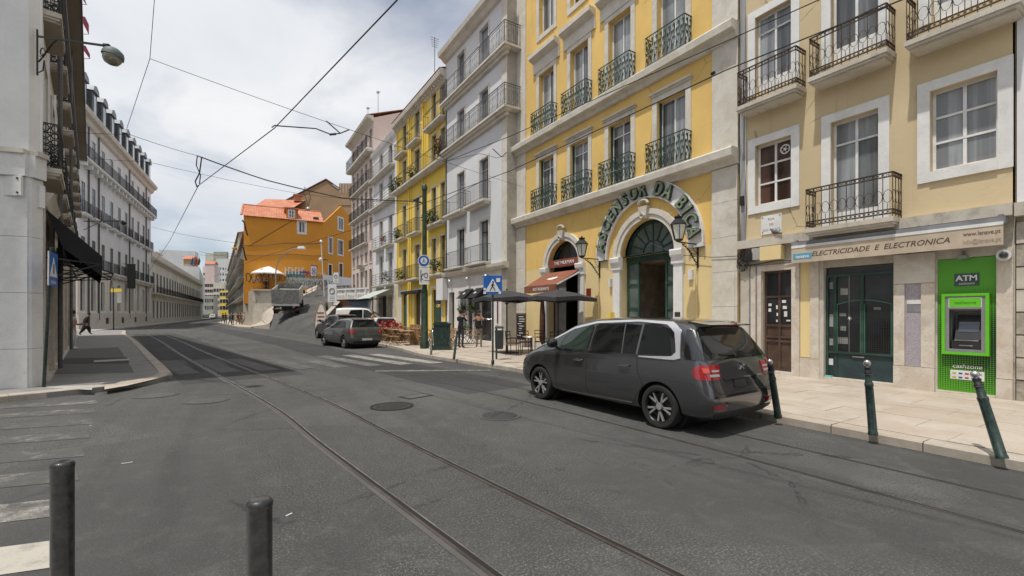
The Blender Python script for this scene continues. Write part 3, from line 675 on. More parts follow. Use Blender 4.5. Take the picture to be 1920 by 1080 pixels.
ob('transom_pane', MB().box(.02,1.33,.0,.02,2.43,2.6), M['g_dark'], d)
ob('centre_bar', MB().box(.47,.485,.0,.01,.62,2.38), M['grey_frame'], d)
for x,z,w,h in ((.07,2.1,.08,.16),(.07,.75,.08,.16),(.07,1.2,.08,.3),(.28,1.45,.14,.07),(.3,1.95,.15,.15),(.3,1.1,.12,.12),(.95,1.6,.13,.05),(.25,.8,.2,.15)): ob('notice', MB().box(x,x+w,.004,.009,z,z+h), flat('faded_paper',(.3,.31,.29),.7,var=.3), d)
ob('notice', MB().box(.03,.15,-.005,.0,.28,.43), M['sign_white'], d)
b = MB(); b.prism([(.055*(1 if k % 2 else .4)*math.sin(k*math.pi/5), .055*(1 if k % 2 else .4)*math.cos(k*math.pi/5)) for k in range(10)], 0, .01, 'y'); ob('star', b, M['sign_white'], d, (.49,-.01,1.4))
ob('letter_slot', MB().box(.55,.78,-.02,.0,.5,.53), M['grey_frame'], d)
ob('ground_tray', MB().box(.02,.16,-.12,-.03,-.01,.03), flat('turquoise', (.2,.5,.48), .5), d)
# cash machine
d = on(r1,'cash_machine','bright green cash machine panel with grey keypad recess in the beige house','cash machine',(4.15,.02,.17))
mm, nt, bb = newmat('green_dotted_panel'); t_ = NT(nt); tc = t_.N('ShaderNodeTexCoord').outputs['Object']
sx = t_.N('ShaderNodeSeparateXYZ'); t_.L(tc, sx.inputs[0])
def cell(o): return t_.math('ABSOLUTE', t_.math('SUBTRACT', t_.math('FRACT', t_.math('MULTIPLY', o, 26.)), .5))
mxx = t_.math('MAXIMUM', cell(sx.outputs['X']), cell(sx.outputs['Z']))
z = sx.outputs['Z']; x = sx.outputs['X']
gr = t_.math('SUBTRACT', .49, t_.math('MULTIPLY', t_.ramp(t_.math('ABSOLUTE', t_.math('SUBTRACT', z, .92)), 0., 1.25, 1., 0.), t_.math('ADD', .17, t_.math('MULTIPLY', x, .22))))
dark = t_.math('GREATER_THAN', mxx, gr)
t_.L(t_.mix(dark, (.09,.35,.015), (.01,.035,.012)), bb.inputs['Base Color']); setin(bb, Roughness=.35); M['dotted'] = mm
b = MB(); b.box(0,.83,.0,.06,0,.78); b.box(0,.83,.0,.06,1.87,2.61); b.box(0,.13,.0,.06,.78,1.87); b.box(.70,.83,.0,.06,.78,1.87); ob('panel', b, M['dotted'], d)
b = MB(); b.box(.08,.75,-.09,-.001,.73,.78); b.box(.08,.75,-.09,-.001,1.87,1.92); b.box(.08,.13,-.09,-.001,.781,1.869); b.box(.70,.75,-.09,-.001,.781,1.869); ob('green_frame', b, M['lime'], d)
b = MB(); b.box(.131,.699,-.07,-.001,1.62,1.868)
b.box(.131,.19,-.07,-.001,.781,1.62); b.box(.64,.699,-.07,-.001,.781,1.62); b.box(.19,.64,-.07,-.001,.781,.84)
b.quad((.19,-.07,.84),(.19,.28,.92),(.19,.28,1.56),(.19,-.07,1.62)); b.quad((.64,-.07,.84),(.64,-.07,1.62),(.64,.28,1.56),(.64,.28,.92)); b.quad((.19,-.07,1.62),(.64,-.07,1.62),(.64,.28,1.56),(.19,.28,1.56)); b.quad((.19,.28,.92),(.64,.28,.92),(.64,.28,1.56),(.19,.28,1.56))
ob('housing', b, M['grey_plastic'], d)
b = MB(); b.add([(.25,-.0,1.02),(.62,-.0,1.02),(.62,.2,1.5),(.25,.2,1.5),(.25,.25,1.0),(.62,.25,1.0),(.62,.26,1.5),(.25,.26,1.5)], [(0,1,2,3),(0,4,5,1),(1,5,6,2),(0,3,7,4),(3,2,6,7)]); ob('console', b, M['black'], d)
b = MB(); b.quad((.29,.055,1.17),(.58,.055,1.17),(.58,.135,1.37),(.29,.135,1.37)); ob('screen', b, M['screen'], d)
b = MB(); b.box(.22,.63,-.05,.2,.85,1.0); ob('keypad_shelf', b, M['black'], d)
b = MB(); b.box(.26,.60,-.054,-.03,1.0,1.02); b.box(.33,.52,-.058,-.05,.9,.92); ob('slot', b, M['steel'], d)
ob('sign_plate', MB().box(.19,.64,-.078,-.071,1.66,1.83), M['lime'], d); ob('sign_border', MB().box(.18,.65,-.075,-.0705,1.65,1.84), M['sign_white'], d)
text('cashzone', .085, M['lime_deep'], d, (.415,-.08,1.745), .002, .15)
ob('label_plate', MB().box(.25,.60,-.012,-.001,2.07,2.31), flat('slate_label', (.04,.075,.08), .4), d)
text('ATM', .15, M['sign_white'], d, (.425,-.015,2.215), .003, bold=.004); text('cashzone', .062, M['sign_white'], d, (.425,-.015,2.115), .002, .15)
text('cashzone', .115, M['sign_white'], d, (.43,-.004,.50), .003, .15)
ob('card_logos', MB().box(.19,.67,-.006,-.001,.24,.42), M['sign_white'], d)
for i in range(10):
    cc = [(.5,.4,.02),(.02,.08,.3),(.4,.04,.03),(.03,.2,.4),(.3,.3,.3)][i % 5]; x = .22+(i % 5)*.09; z = .36 if i < 5 else .28
    ob('card_logo', MB().box(x,x+.055,-.009,-.0065,z-.015,z+.015), flat('logo_colour', cc, .5), d)
lt = on(r1,'panel_lamp','small grey spotlight above the green cash machine panel','lamp',(4.55,-.02,2.82))
ob('lamp_head', MB().box(-.07,.07,-.16,-.03,-.06,.0), M['grey_plastic'], lt); ob('bracket', MB().box(-.02,.02,-.06,.0,0,.1), M['grey_plastic'], lt)
# awning of the shop with lettering
aw = on(r1,'shop_awning','rolled up cream shop awning lettered ELECTRICIDADE E ELECTRONICA','awning')
ob('cassette', MB().box(1.5,5.16,-.33,-.14,3.33,3.45), M['grey_frame'], aw); ob('valance', MB().box(1.52,5.14,-.36,-.345,2.94,3.325), flat('cream_canvas', (.50,.42,.32), .8, var=.12), aw)
ob('front_bar', MB().box(1.52,5.14,-.37,-.32,3.3,3.36), M['white_frame'], aw)
for x in (1.56, 5.06): ob('end_bracket', MB().box(x,x+.06,-.3,.0,3.34,3.5), M['grey_frame'], aw)
INK = flat('brown_ink', (.10,.06,.05), .7)
text('ELECTRICIDADE  E  ELECTRONICA', .155, INK, aw, (3.2,-.362,3.115), .001, .25, .002, sx=1.02)
text('www.lenave.pt', .115, INK, aw, (4.86,-.362,3.19), .001, 0, .001, sx=.72); text('info@lenave.pt', .115, flat('faded_ink',(.30,.24,.2),.7), aw, (4.86,-.362,3.04), .001, 0, .001, sx=.72)
ob('logo', MB().box(1.56,1.98,-.364,-.3605,3.02,3.16), flat('logo_blue', (.08,.32,.5), .6), aw); text('tenave', .115, M['sign_white'], aw, (1.77,-.366,3.085), .001, 0, .003)
cm = thing('security_camera', 'white dome security camera on the wall right of the cash machine', 'camera', (11.98, 2.3, 2.76), RA)
b = MB(); b.lathe([(.03,-.075),(.075,-.06),(.10,-.0),(.10,.07)], 16); b.xf(Matrix.Rotation(R(90),4,'X')); ob('housing', b, M['sign_white'], cm, smooth=True)
b = MB(); b.lathe([(.02,.05),(.05,.035),(.065,.0)], 14); b.xf(Matrix.Rotation(R(90),4,'X')); ob('lens', b, flat('dome_lens',(.03,.03,.035),.08,coat=1.), cm, (0,-.075,0), smooth=True)
ob('mount', MB().box(-.07,.07,.05,.13,-.07,.07), M['grey_frame'], cm)
# street name plaque, boxes, pigeon, cables
pl = thing('street_name_plaque', 'white stone plaque reading RUA DE SAO PAULO under the small beige-house window', 'sign', (12.15,7.42,0), RA)
ob('plate', MB().box(.58,1.11,-.03,-.001,3.81,4.3), M['stone_white'], pl)
for i, s_ in enumerate(('RUA','DE','SAO PAULO')): text(s_, .085, flat('grey_ink',(.2,.17,.15),.8), pl, (.845,-.032,4.19-i*.14), .001)
for x in (.62,1.07):
    for z in (3.86,4.26): ob('stud', MB().cyl((x,-.04,z),(x,-.03,z),.014,n=8), M['iron_rust'], pl)
ob('meter_box', MB().box(.66,1.2,-.24,-.04,3.1,3.46), M['pale_yellow'], loc=(12.15,7.42,0), rz=RA, label='large pale yellow sheet box below the ledge beside the awning', category='box')
ob('cable_box', MB().box(.42,.64,-.2,-.04,3.14,3.45), M['concrete_light'], loc=(12.15,7.42,0), rz=RA, label='small grey junction box left of the yellow box under the ledge', category='box')
jb = thing('cable_junction', 'black tangle of cables and boxes between the yellow and beige houses', 'cables', (12.15,7.42,0), RA)
b = MB(); r9 = random.Random(3)
for k in range(9):
    c = Vector((.12+r9.uniform(-.12,.12), -.12, 3.1+r9.uniform(-.12,.2))); rr = r9.uniform(.07,.16)
    b.tube([c+Vector((rr*math.cos(a*.6), r9.uniform(-.02,.02), rr*math.sin(a*.6)*1.1)) for a in range(11)], .009, 4, True)
for k in range(5): x = .0+k*.035; b.tube([(x,-.06,3.2),(x+.03,-.05,4.6),(x-.02,-.05,6.2),(x+.02,-.05,8.4),(x,-.05,11)], .010, 4)
b.tube([(.1,-.1,3.0),(.6,-.12,3.03),(1.1,-.12,3.08),(1.5,-.08,3.02)], .014, 5); b.tube([(-3.2,-.08,4.1),(-2,-.1,3.55),(-.8,-.1,3.35),(.1,-.1,3.3)], .009, 4)
b.tube([(.15+.13*math.cos(a*.5),-.2,3.3+.1*math.sin(a*.5)) for a in range(13)], .012, 5, True)
ob('cables', b, M['iron_black'], jb); ob('splice_box', MB().box(.26,.44,-.22,-.06,3.12,3.34), M['black'], jb); ob('splice_box', MB().box(.03,.13,-.12,-.0,4.7,4.95), M['black'], jb)
for x in (-.14,.28,.46): pipe(jb, 'conduit', 'grey_frame', [(x,-.05,0.1),(x,-.05,3.0)], .022)
pg = thing('pigeon', 'dark grey pigeon perched on the ledge above the shop', 'bird', (11.96,6.38,3.70), R(75))
b = MB(); b.tube([(-.19,0,.03),(-.11,0,.07),(-.03,0,.10),(.05,0,.115),(.09,0,.145),(.11,0,.185),(.135,0,.19),(.16,0,.18)], [.012,.03,.052,.056,.036,.026,.024,.004], 9)
ob('body', b, flat('pigeon_grey',(.10,.10,.12),.6,var=.4,vs=30), pg, smooth=True); b = MB(); b.cyl((.02,.015,0),(.02,.015,.07),.005,n=5); b.cyl((.0,-.015,0),(.0,-.015,.07),.005,n=5); ob('leg', b, M['red'], pg)
# next house to the right, mostly outside the frame
r0 = thing('white_stone_house', 'weathered white house with bare stone corner at the right edge', 'building', (12.15,2.18,0), RA)
ob('upper_wall', wall_mesh(0,7,3.7,12,[(1.2,2.3,4.4,6.6),(4,5.1,4.4,6.6),(1.2,2.3,7.8,10),(4,5.1,7.8,10)],.16), M['white_wall'], r0)
ob('lower_wall', wall_mesh(0,7,0,3.7,[(.9,2.4,.2,2.9),(3.6,5.4,.2,2.9)],.25), M['rough_stone'], r0); body(r0,7,12,9,M['white_wall'])
for s_ in (1.2,4): 
    for z_ in (4.4,7.8): window(r0, s_, z_, 1.1, 2.2, 2, (.75,), gm='g_mid', surm='stone')
for s_, w_ in ((.9,1.5),(3.6,1.8)): window(r0, s_, .2, w_, 2.7, 2, (.75,), fm='brown_frame', gm='g_dark', surm='stone', d=.2, sill=False)
boxpart(r0,'ledge','stone_dirty',0,7,-.18,.01,3.45,3.69)
for i in range(8): boxpart(r0,'quoin','stone_dirty' if i % 3 else 'rough_stone',.0,(.3,.18)[i % 2],-.03,.0,.1+i*.41,.48+i*.41)
# ================================================================== yellow funicular station building
r2 = thing('yellow_station_building', 'yellow four storey building with green balconies and big arched funicular entrance', 'building', (12.15,19.05,0), RA)
W2, H2 = 11.56, 19.5
wins = [(1.89,3.01),(4.15,5.27),(6.41,7.53),(8.70,9.82)]
opsU = [(a,b_,z0,z1) for a,b_ in wins for z0,z1 in ((6.42,8.75),(9.98,12.66),(14.45,16.6))]
ob('upper_wall', wall_mesh(.8,10.76,3.75,H2,opsU+[(2.6,4.72,3.75,3.751,1),(7.05,9.41,3.75,3.751,1)],.2), M['yellow'], r2)
ob('lower_wall', wall_mesh(.8,10.76,0,3.75,[(2.6,4.72,.0,3.75),(7.05,9.41,.0,3.75)],.35), M['pale_yellow'], r2)
boxpart(r2,'plinth','stone',.8,2.6,-.04,.01,0,.45); boxpart(r2,'plinth','stone',4.72,7.05,-.04,.01,0,.45); boxpart(r2,'plinth','stone',9.41,10.76,-.04,.01,0,.45)
body(r2,W2,H2,10,M['yellow'])
for x0,x1 in ((0,.8),(10.76,W2)):
    z = 0
    for k, h_ in enumerate((.9,1.0,1.0,1.0,1.0,.99)):   # stacked pilaster blocks
        boxpart(r2,'pilaster_block','stone' if k else 'stone_dirty',x0+.004,x1-.004,-.07,.02,z+.004,z+h_-.004); z += h_
    boxpart(r2,'pilaster','stone',x0,x1,-.05,.02,6.34,9.55); boxpart(r2,'pilaster','stone',x0,x1,-.05,.02,9.95,H2)
for z, mt in ((6.02,'stone'),(9.56,'stone')):
    cornice(r2,-.1,W2+.02,z,[(.0,-.12),(.12,-.1),(.2,.04),(.38,.08),(.4,.28),(.36,.33)],mt)
cornice(r2,-.2,W2+.1,18.9,[(.0,-.3),(.2,-.2),(.5,.1),(.55,.4)],'stone')
for i,(a,b_) in enumerate(wins):
    gm = ['g_mid','g_mid','g_mid','g_pale'][i]
    window(r2,a,6.42,b_-a,2.33,2,(.8,) if i != 3 else (),.055,'white_frame',gm,.2,.2,'stone',False,lintel=.06,pane_mats=(['g_mid','g_pale'] if i == 1 else ['g_dark','g_pale','g_mid'] if i == 2 else None))
    window(r2,a,9.98,b_-a,2.68,2,(),.055,'white_frame','g_pale',.2,.2,'stone',False,lintel=.0)
    window(r2,a,14.45,b_-a,2.15,2,(),.055,'white_frame','g_mid',.2,.2,'stone',True)
    cornice(r2,a-.42,b_+.42,13.35,[(.0,-.5),(.06,-.5),(.06,-.02),(.22,.05),(.34,.12),(.34,.3)],'stone','window_hood')
    for s in (0,1): boxpart(r2,'shutter_leaf','green_frame',(a-.003 if s==0 else b_-.045),(a+.03 if s==0 else b_+.003),.10,.2,6.43,8.74)
    for z in (6.36,9.9): balcony(r2,a-.24,b_+.24,z,.38,.98,'scroll','iron_green','stone',.03)
def arch_band(par,name,mat,c,r0_,r1_,z0,y0,y1,n=28,a0=0,a1=math.pi,leg=0.):
    b = MB(); P = [(c-r_*math.cos(a0+(a1-a0)*k/n), z0+r_*math.sin(a0+(a1-a0)*k/n)) for r_ in (r0_,r1_) for k in range(n+1)]
    if leg: P = [(c-r0_,z0-leg)]+P[:n+1]+[(c+r0_,z0-leg)]+[(c-r1_,z0-leg)]+P[n+1:]+[(c+r1_,z0-leg)]
    m = len(P)//2
    for k in range(m-1):
        a,b1,c1,d1 = P[k],P[k+1],P[m+k+1],P[m+k]
        b.add([(a[0],y0,a[1]),(b1[0],y0,b1[1]),(c1[0],y0,c1[1]),(d1[0],y0,d1[1]),(a[0],y1,a[1]),(b1[0],y1,b1[1]),(c1[0],y1,c1[1]),(d1[0],y1,d1[1])],
              [(0,1,2,3),(4,7,6,5),(0,4,5,1),(3,2,6,7)])
    return ob(name,b,M[mat],par)
for c,r_,nm in ((3.66,1.06,'a'),(8.23,1.18,'b')):
    arch_band(r2,'arch_moulding','stone',c,r_,r_+.16,3.76,-.06,.02); arch_band(r2,'arch_moulding','stone',c,r_+.16,r_+.34,3.76,-.10,.02)
    for s in (-1,1):
        x0 = c-r_-.34 if s < 0 else c+r_; boxpart(r2,'jamb','stone_white',x0,x0+.34,-.09,.0,.0,3.28); 
        cornice(r2,x0-.06,x0+.4,3.5,[(.1,-.22),(.13,-.2),(.13,-.02),(.2,.06),(.22,.2),(.2,.25)],'stone_white','impost')
    b = MB(); b.prism([(-.13,0),(.13,0),(.2,.42),(-.2,.42)],-.2,.0,'y'); b.tube([(.2*math.cos(a),-.16,.5+.13*math.sin(a)) for a in [k*.52 for k in range(7)]], .06, 6); b.tube([(-.1,-.22,.1),(0,-.25,.2),(.1,-.22,.1),(0,-.24,0)], .03, 5, True)
    ob('keystone',b,M['stone_dirty'],r2,(c,0,3.76+r_+.0),smooth=True)
# station door
d = thing('station_door', None, None); d.parent = r2; d.location = (8.23,.3,0)
arch_band(d,'fan_frame','green_frame',0,1.08,1.18,3.76,.0,.08)
b = MB()
for k in range(1,8): a = math.pi*k/8; b.bar((.45*math.cos(a),.03,3.8+.45*math.sin(a)),(1.1*math.cos(a),.03,3.76+1.1*math.sin(a)),.035)
b.tube([(.45*math.cos(math.pi*k/12),.03,3.8+.45*math.sin(math.pi*k/12)) for k in range(13)],.022,5); b.bar((0,.03,3.8),(0,.03,4.25),.03)
ob('fan_bars',b,M['green_frame'],d); b = MB(); b.prism([(1.1*math.cos(math.pi*k/20),3.76+1.1*math.sin(math.pi*k/20)) for k in range(21)],.05,.06,'y'); ob('fan_pane',b,M['g_green'],d)
ob('transom_beam',MB().box(-1.17,1.17,-.05,.09,3.55,3.76),M['green_frame'],d); ob('transom_beam',MB().box(-1.19,1.19,-.1,.05,3.76,3.82),M['green_frame'],d)
for s in (-1,1):
    b = MB(); x0,x1 = (0,.58) if s < 0 else (-.56,0)
    b.box(x0,x0+.07,-.04,.02,0,3.5); b.box(x1-.07,x1,-.04,.02,0,3.5)
    for z in (0,.9,1.8,2.65,3.43): b.box(x0+.071,x1-.071,-.035,.015,z,z+.07)
    b.box(x0+.072,x1-.072,-.01,.005,.07,.9); ob('door_leaf',b,M['green_frame'],d,(s*1.14,0,.05))
    ob('leaf_pane',MB().box(x0+.07,x1-.07,.0,.008,.97,3.43),M['g_green'],d,(s*1.14,0,.05))
b = MB(); b.quad((-1.1,.5,.02),(1.1,.5,.02),(1.1,6,.02),(-1.1,6,.02)); b.quad((-1.1,.0,0),(-1.1,6,0),(-1.1,6,3.6),(-1.1,.0,3.6)); b.quad((1.1,.0,0),(1.1,6,0),(1.1,6,3.6),(1.1,.0,3.6)); b.quad((-1.1,6,0),(1.1,6,0),(1.1,6,3.6),(-1.1,6,3.6)); b.quad((-1.1,0,3.55),(1.1,0,3.55),(1.1,6,3.55),(-1.1,6,3.55)); b.quad((-1.1,0,.02),(1.1,0,.02),(1.1,.5,.02),(-1.1,.5,.02))
ob('hall',b,M['room'],d); ob('inner_beam',MB().box(-1.09,1.09,5.5,5.6,2.0,2.08),M['dark'],d)
# restaurant door
d = thing('restaurant_door', None, None); d.parent = r2; d.location = (3.66,.3,0)
b = MB(); b.prism([(1.0*math.cos(math.pi*k/20),3.76+1.0*math.sin(math.pi*k/20)) for k in range(21)],.05,.06,'y'); ob('fan_pane',b,M['g_dark'],d)
arch_band(d,'fan_frame','green_frame',0,.96,1.06,3.76,.0,.07)
b = MB(); b.box(-1.05,-.98,-.02,.06,0,3.7); b.box(.98,1.05,-.02,.06,0,3.7); b.box(-.97,.97,-.02,.06,3.4,3.47); ob('door_frame',b,M['brown_frame'],d)
ob('side_panel',MB().box(-.97,-.2,.0,.03,0,3.4),M['grey_frame'],d)
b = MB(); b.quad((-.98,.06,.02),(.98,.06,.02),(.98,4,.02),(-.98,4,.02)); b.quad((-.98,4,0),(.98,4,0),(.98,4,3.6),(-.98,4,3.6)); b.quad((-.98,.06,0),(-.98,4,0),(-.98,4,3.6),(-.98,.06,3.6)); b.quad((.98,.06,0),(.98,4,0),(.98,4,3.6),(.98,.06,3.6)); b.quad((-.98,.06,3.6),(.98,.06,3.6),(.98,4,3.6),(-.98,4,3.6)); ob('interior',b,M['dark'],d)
# restaurant board and awning
rs = on(r2,'restaurant_sign','brown signboard reading THE MILKMAN inside the small arch','sign',(3.66,.12,0)); ob('board',MB().box(-1.0,1.0,-.14,-.02,3.72,4.04),flat('brown_board',(.23,.06,.035),.6,var=.1),rs); text('THE MILKMAN',.2,M['sign_white'],rs,(.06,-.145,3.88),.004,0,.002,sx=1.05)
aw = on(r2,'restaurant_awning','reddish brown awning lettered RESTAURANTE over the small arch','awning')
b = MB(); P = [(2.62,-.1,3.5),(4.85,-.1,3.5),(4.85,-1.3,2.85),(2.62,-1.3,2.85)]; b.quad(*P); b.add([(p[0],p[1],p[2]-.02) for p in P],[(3,2,1,0)]); b.box(2.62,4.85,-1.32,-1.3,2.56,2.86); ob('canvas',b,M['brown_cloth'],aw)
ob('arm',MB().bar((4.87,-.1,3.4),(4.87,-1.28,2.84),.05),M['white_frame'],aw); ob('arm',MB().bar((2.6,-.1,3.4),(2.6,-1.28,2.84),.05),M['white_frame'],aw)
text('RESTAURANTE',.17,M['sign_white'],aw,(3.85,-1.325,2.70),.002,0,.003)
b = MB(); b.prism([(-.3,-.1),(.1,-.14),(.3,.0),(.22,.12),(-.1,.06),(-.28,.0)],0,.004,'z'); ob('emblem',b,M['white_cloth'],aw,(3.85,-.72,3.172),rot=(R(28),0,0))
# the lettered half ring over the entrance
rg = on(r2,'station_sign','white half-ring sign with green letters ASCENSOR DA BICA over the entrance','sign')
arch_band(rg,'ring_panel','sign_white',8.19,1.80,2.32,3.86,-.10,-.0,36,leg=.14); arch_band(rg,'ring_border','white_frame',8.19,2.29,2.34,3.86,-.14,-.10,36,leg=.14); arch_band(rg,'ring_border','white_frame',8.19,1.78,1.82,3.86,-.14,-.10,36,leg=.14)
LG = flat('sign_letter_green',(.22,.27,.17),.6,var=.35,vs=14); LS = flat('sign_letter_side',(.035,.06,.045),.6,var=.3)
S_ = 'ASCENSOR DA BICA'; wd = {' ': .62, 'I': .62, 'R': 1, 'A': 1.02, 'D': 1, 'N': 1.05, 'O': 1.08}; tot = sum(wd.get(c,.95) for c in S_); acc = 0
for ch in S_:
    w_ = wd.get(ch,.95); a = math.pi*(.02+.96*(acc+w_/2)/tot); acc += w_
    if ch == ' ': continue
    x = 8.19-2.05*math.cos(a); z = 3.86+2.05*math.sin(a); me = text_mesh(ch,.60,.05,.1,.024).copy(); me.materials.clear(); me.materials.append(LS)
    Mx = Matrix.Translation((x,-.16,z)) @ Matrix.Rotation(a-math.pi/2,4,'Y') @ Matrix.Rotation(R(90),4,'X') @ Matrix.Diagonal((.84,1,1,1))
    ob('letter',me,LS,rg).matrix_local = Mx
    me2 = text_mesh(ch,.60,.004,.1,.006).copy(); me2.materials.clear(); ob('letter_face',me2,LG,rg).matrix_local = Mx @ Matrix.Translation((0,0,.052))
# wall lanterns
def lantern(s,zb,label):
    t = thing('wall_lantern',label,'lantern',(12.15,19.05-s,zb),RA)
    b = MB(); b.bar((0,-.02,-.75),(0,-.02,.08),.05); b.bar((0,0,.03),(0,-.95,.03),.035)
    for k in range(9):
        u = k/9; y0_ = -.05-u*.75; z0_ = -.03-.62*(1-u)**1.5
        b.tube([(0,y0_,z0_),(0,y0_-.09,z0_+.03),(0,y0_-.07,z0_+.1),(0,y0_-.01,z0_+.07)],.014,4)
    b.tube([(0,-.02,-.62),(0,-.2,-.5),(0,-.45,-.2),(0,-.8,-.02)],.018,5); b.tube([(0,-.03,-.3),(0,-.2,-.2),(0,-.3,-.02)],.012,4); b.tube([(0,-.03,-.1),(0,-.12,-.3),(0,-.3,-.3)],.012,4)
    ob('bracket',b,M['iron_black'],t)
    b = MB(); y = -.98; q = Vector((0,y,.06))
    for k in range(6):
        a = k*math.pi/3+.3; c_,s_ = math.cos(a),math.sin(a); b.bar(q+Vector((.14*c_,.14*s_,.05)),q+Vector((.25*c_,.25*s_,.52)),.018)
    for r_,z_ in ((.14,.05),(.25,.52)): b.tube([q+Vector((r_*math.cos(k*math.pi/3+.3),r_*math.sin(k*math.pi/3+.3),z_)) for k in range(6)],.014,4,True)
    b.lathe([(.28,.53),(.26,.56),(.13,.70),(.10,.71),(.10,.75),(.13,.77),(.04,.82),(.02,.87)],6,q); b.lathe([(.03,-.04),(.09,0),(.14,.045)],8,q)
    for k in range(6): a = k*math.pi/3+.3; b.cyl(q+Vector((.11*math.cos(a),.11*math.sin(a),.72)),q+Vector((.13*math.cos(a),.13*math.sin(a),.80)),.016,n=5)
    ob('lantern_frame',b,M['iron_black'],t)
    b = MB(); b.lathe([(.13,.06),(.235,.51)],6,q); b.xf(Matrix.Translation(q) @ Matrix.Rotation(.3,4,'Z') @ Matrix.Translation(-q)); ob('lantern_glass',b,M['g_milk'],t); t.scale = (.9,.93,.92); return t
lantern(10.26,3.78,'large black wall lantern on a scrolled bracket right of the station arch')
lantern(5.93,3.76,'black wall lantern between the restaurant arch and the station arch')
# small things on the yellow wall
ob('wall_plaque',MB().box(9.48,9.68,-.11,-.091,1.35,1.75),flat('bronze',(.07,.05,.04),.5,.4),loc=(12.15,19.05,0),rz=RA,label='small bronze plaque on the right jamb of the station door',category='plaque')
ob('alarm_box',MB().box(9.95,10.1,-.08,.0,2.75,3.05),M['sign_white'],loc=(12.15,19.05,0),rz=RA,label='white alarm box right of the station door',category='box')
ob('letter_box',MB().box(6.5,6.6,-.12,.0,2.7,3.0),M['sign_white'],loc=(12.15,19.05,0),rz=RA,label='white box on the wall left of the station door',category='box')
ob('wall_sign',MB().box(5.2,5.42,-.06,-.0,2.35,2.7),flat('dark_red_sign',(.20,.02,.02),.5),loc=(12.15,19.05,0),rz=RA,label='small dark red sign right of the restaurant door',category='sign')
ob('notice_board',MB().box(5.5,6.0,-.03,-.0,.9,1.45),M['sign_white'],loc=(12.15,19.05,0),rz=RA,label='white notice with blue print low on the pale yellow wall',category='sign')
vm = thing('ticket_sign','yellow and black angular sign beside the station entrance','sign',(12.15,19.05,0),RA); b = MB(); b.prism([(6.45,1.15),(6.8,1.15),(6.8,1.75),(6.6,1.6)],-.3,-.05,'y'); ob('yellow_face',b,M['vivid_yellow'],vm); b = MB(); b.prism([(6.42,1.1),(6.8,1.1),(6.6,1.45)],-.32,-.302,'y'); ob('black_face',b,M['black'],vm)
pipe(r2,'downpipe','pale_yellow',[(10.24,-.04,.3),(10.24,-.04,3.0)],.02); pipe(r2,'downpipe','pale_yellow',[(5.9,-.04,.4),(5.9,-.04,3.1)],.02)
# ================================================================== grey white house
r3 = thing('grey_white_house','tall grey white house with long wraparound balconies between the yellow houses','building',(11.55,26.5,0),RA)
W3,H3 = 7.47,18.2
wx = [(1.78,2.76),(4.62,5.6)]
ops = [(a,b_,z0,z1) for a,b_ in wx for z0,z1 in ((4.42,6.67),(7.72,9.98),(11.75,13.65),(14.9,17.0))]
ob('front_wall',wall_mesh(0,W3,4.15,H3,ops,.16),M['grey_white'],r3); ob('shop_wall',wall_mesh(0,W3,0,4.15,[(1.88,5.9,.25,3.02),(.5,1.3,.2,3.0)],.25),M['stone_white'],r3)
body(r3,W3,H3,9,M['stone_grey'])
boxpart(r3,'corner_pilaster','stone',6.97,W3,-.03,.0,4.3,H3); boxpart(r3,'corner_pilaster','stone_grey',6.97,W3,-.03,.0,0,4.0)
for i,(a,b_) in enumerate(wx):
    for z0,z1 in ((4.42,6.67),(7.72,9.98),(11.75,13.65),(14.9,17.0)): window(r3,a,z0,b_-a,z1-z0,2,(.74,),.05,'grey_frame' if z0 > 4.5 else 'dark_frame','g_pale' if (i+int(z0)) % 2 else 'g_mid',.14,.1,'stone',False)
for s0,s1 in ((.58,3.05),(3.44,5.85)):
    balcony(r3,s0,s1,4.42,.4,.92,'bars','iron_grey','stone',.16); balcony(r3,s0,s1,7.66,.45,.92,'bars','iron_grey','stone',.22)
def wrap(par,z,p,h,x0,x1,ret,rm='iron_grey',sm='stone'):
    o = ob('long_balcony',MB().box(x0,x1+p,-p,-.0,-.1,0),M[sm],par,(0,0,z)); ob('slab_return',MB().box(x1+.001,x1+p,.0,ret,-.1,-.001),M[sm],o); ob('slab_moulding',MB().box(x0+.1,x1+p-.1,-p+.1,.0,-.2,-.101),M[sm],o)
    ob('slab_moulding',MB().box(x0+.1,x1+p-.25,-p+.25,.0,-.35,-.201),M[sm],o)
    b = MB(); path = [(x0,-.0),(x0,-p+.04),(x1+p-.04,-p+.04),(x1+p-.04,ret)]
    for a,c in zip(path,path[1:]):
        L_ = math.dist(a,c); n = max(1,round(L_/.13)); 
        for zz in (.08,h-.12,h): b.bar((*a,zz),(*c,zz),.03 if zz == h else .016)
        for k in range(n+1):
            q = Vector((a[0]+(c[0]-a[0])*k/n,a[1]+(c[1]-a[1])*k/n,0)); b.bar(q,q+Vector((0,0,h)),.014 if k % 8 else .03)
            if k < n and k % 2 == 0:
                u = Vector((c[0]-a[0],c[1]-a[1],0))/L_; st = L_/n
                b.tube([q+u*(st*(1+math.cos(t_*math.pi/5)))+Vector((0,0,h*.45+h*.3*math.sin(t_*math.pi/5))) for t_ in range(10)],.007,4,True)
    ob('railing',b,M[rm],o); return o
wrap(r3,11.72,.42,1.05,-.1,W3,.6); wrap(r3,14.72,.42,1.05,.0,W3,.6)
cornice(r3,-.1,W3+.15,4.02,[(.0,-.08),(.2,-.04),(.28,.05),(.3,.2)],'stone')
cornice(r3,-.0,W3+.3,17.6,[(.0,-.25),(.15,-.2),(.3,-.02),(.5,.05),(.55,.3)],'stone')
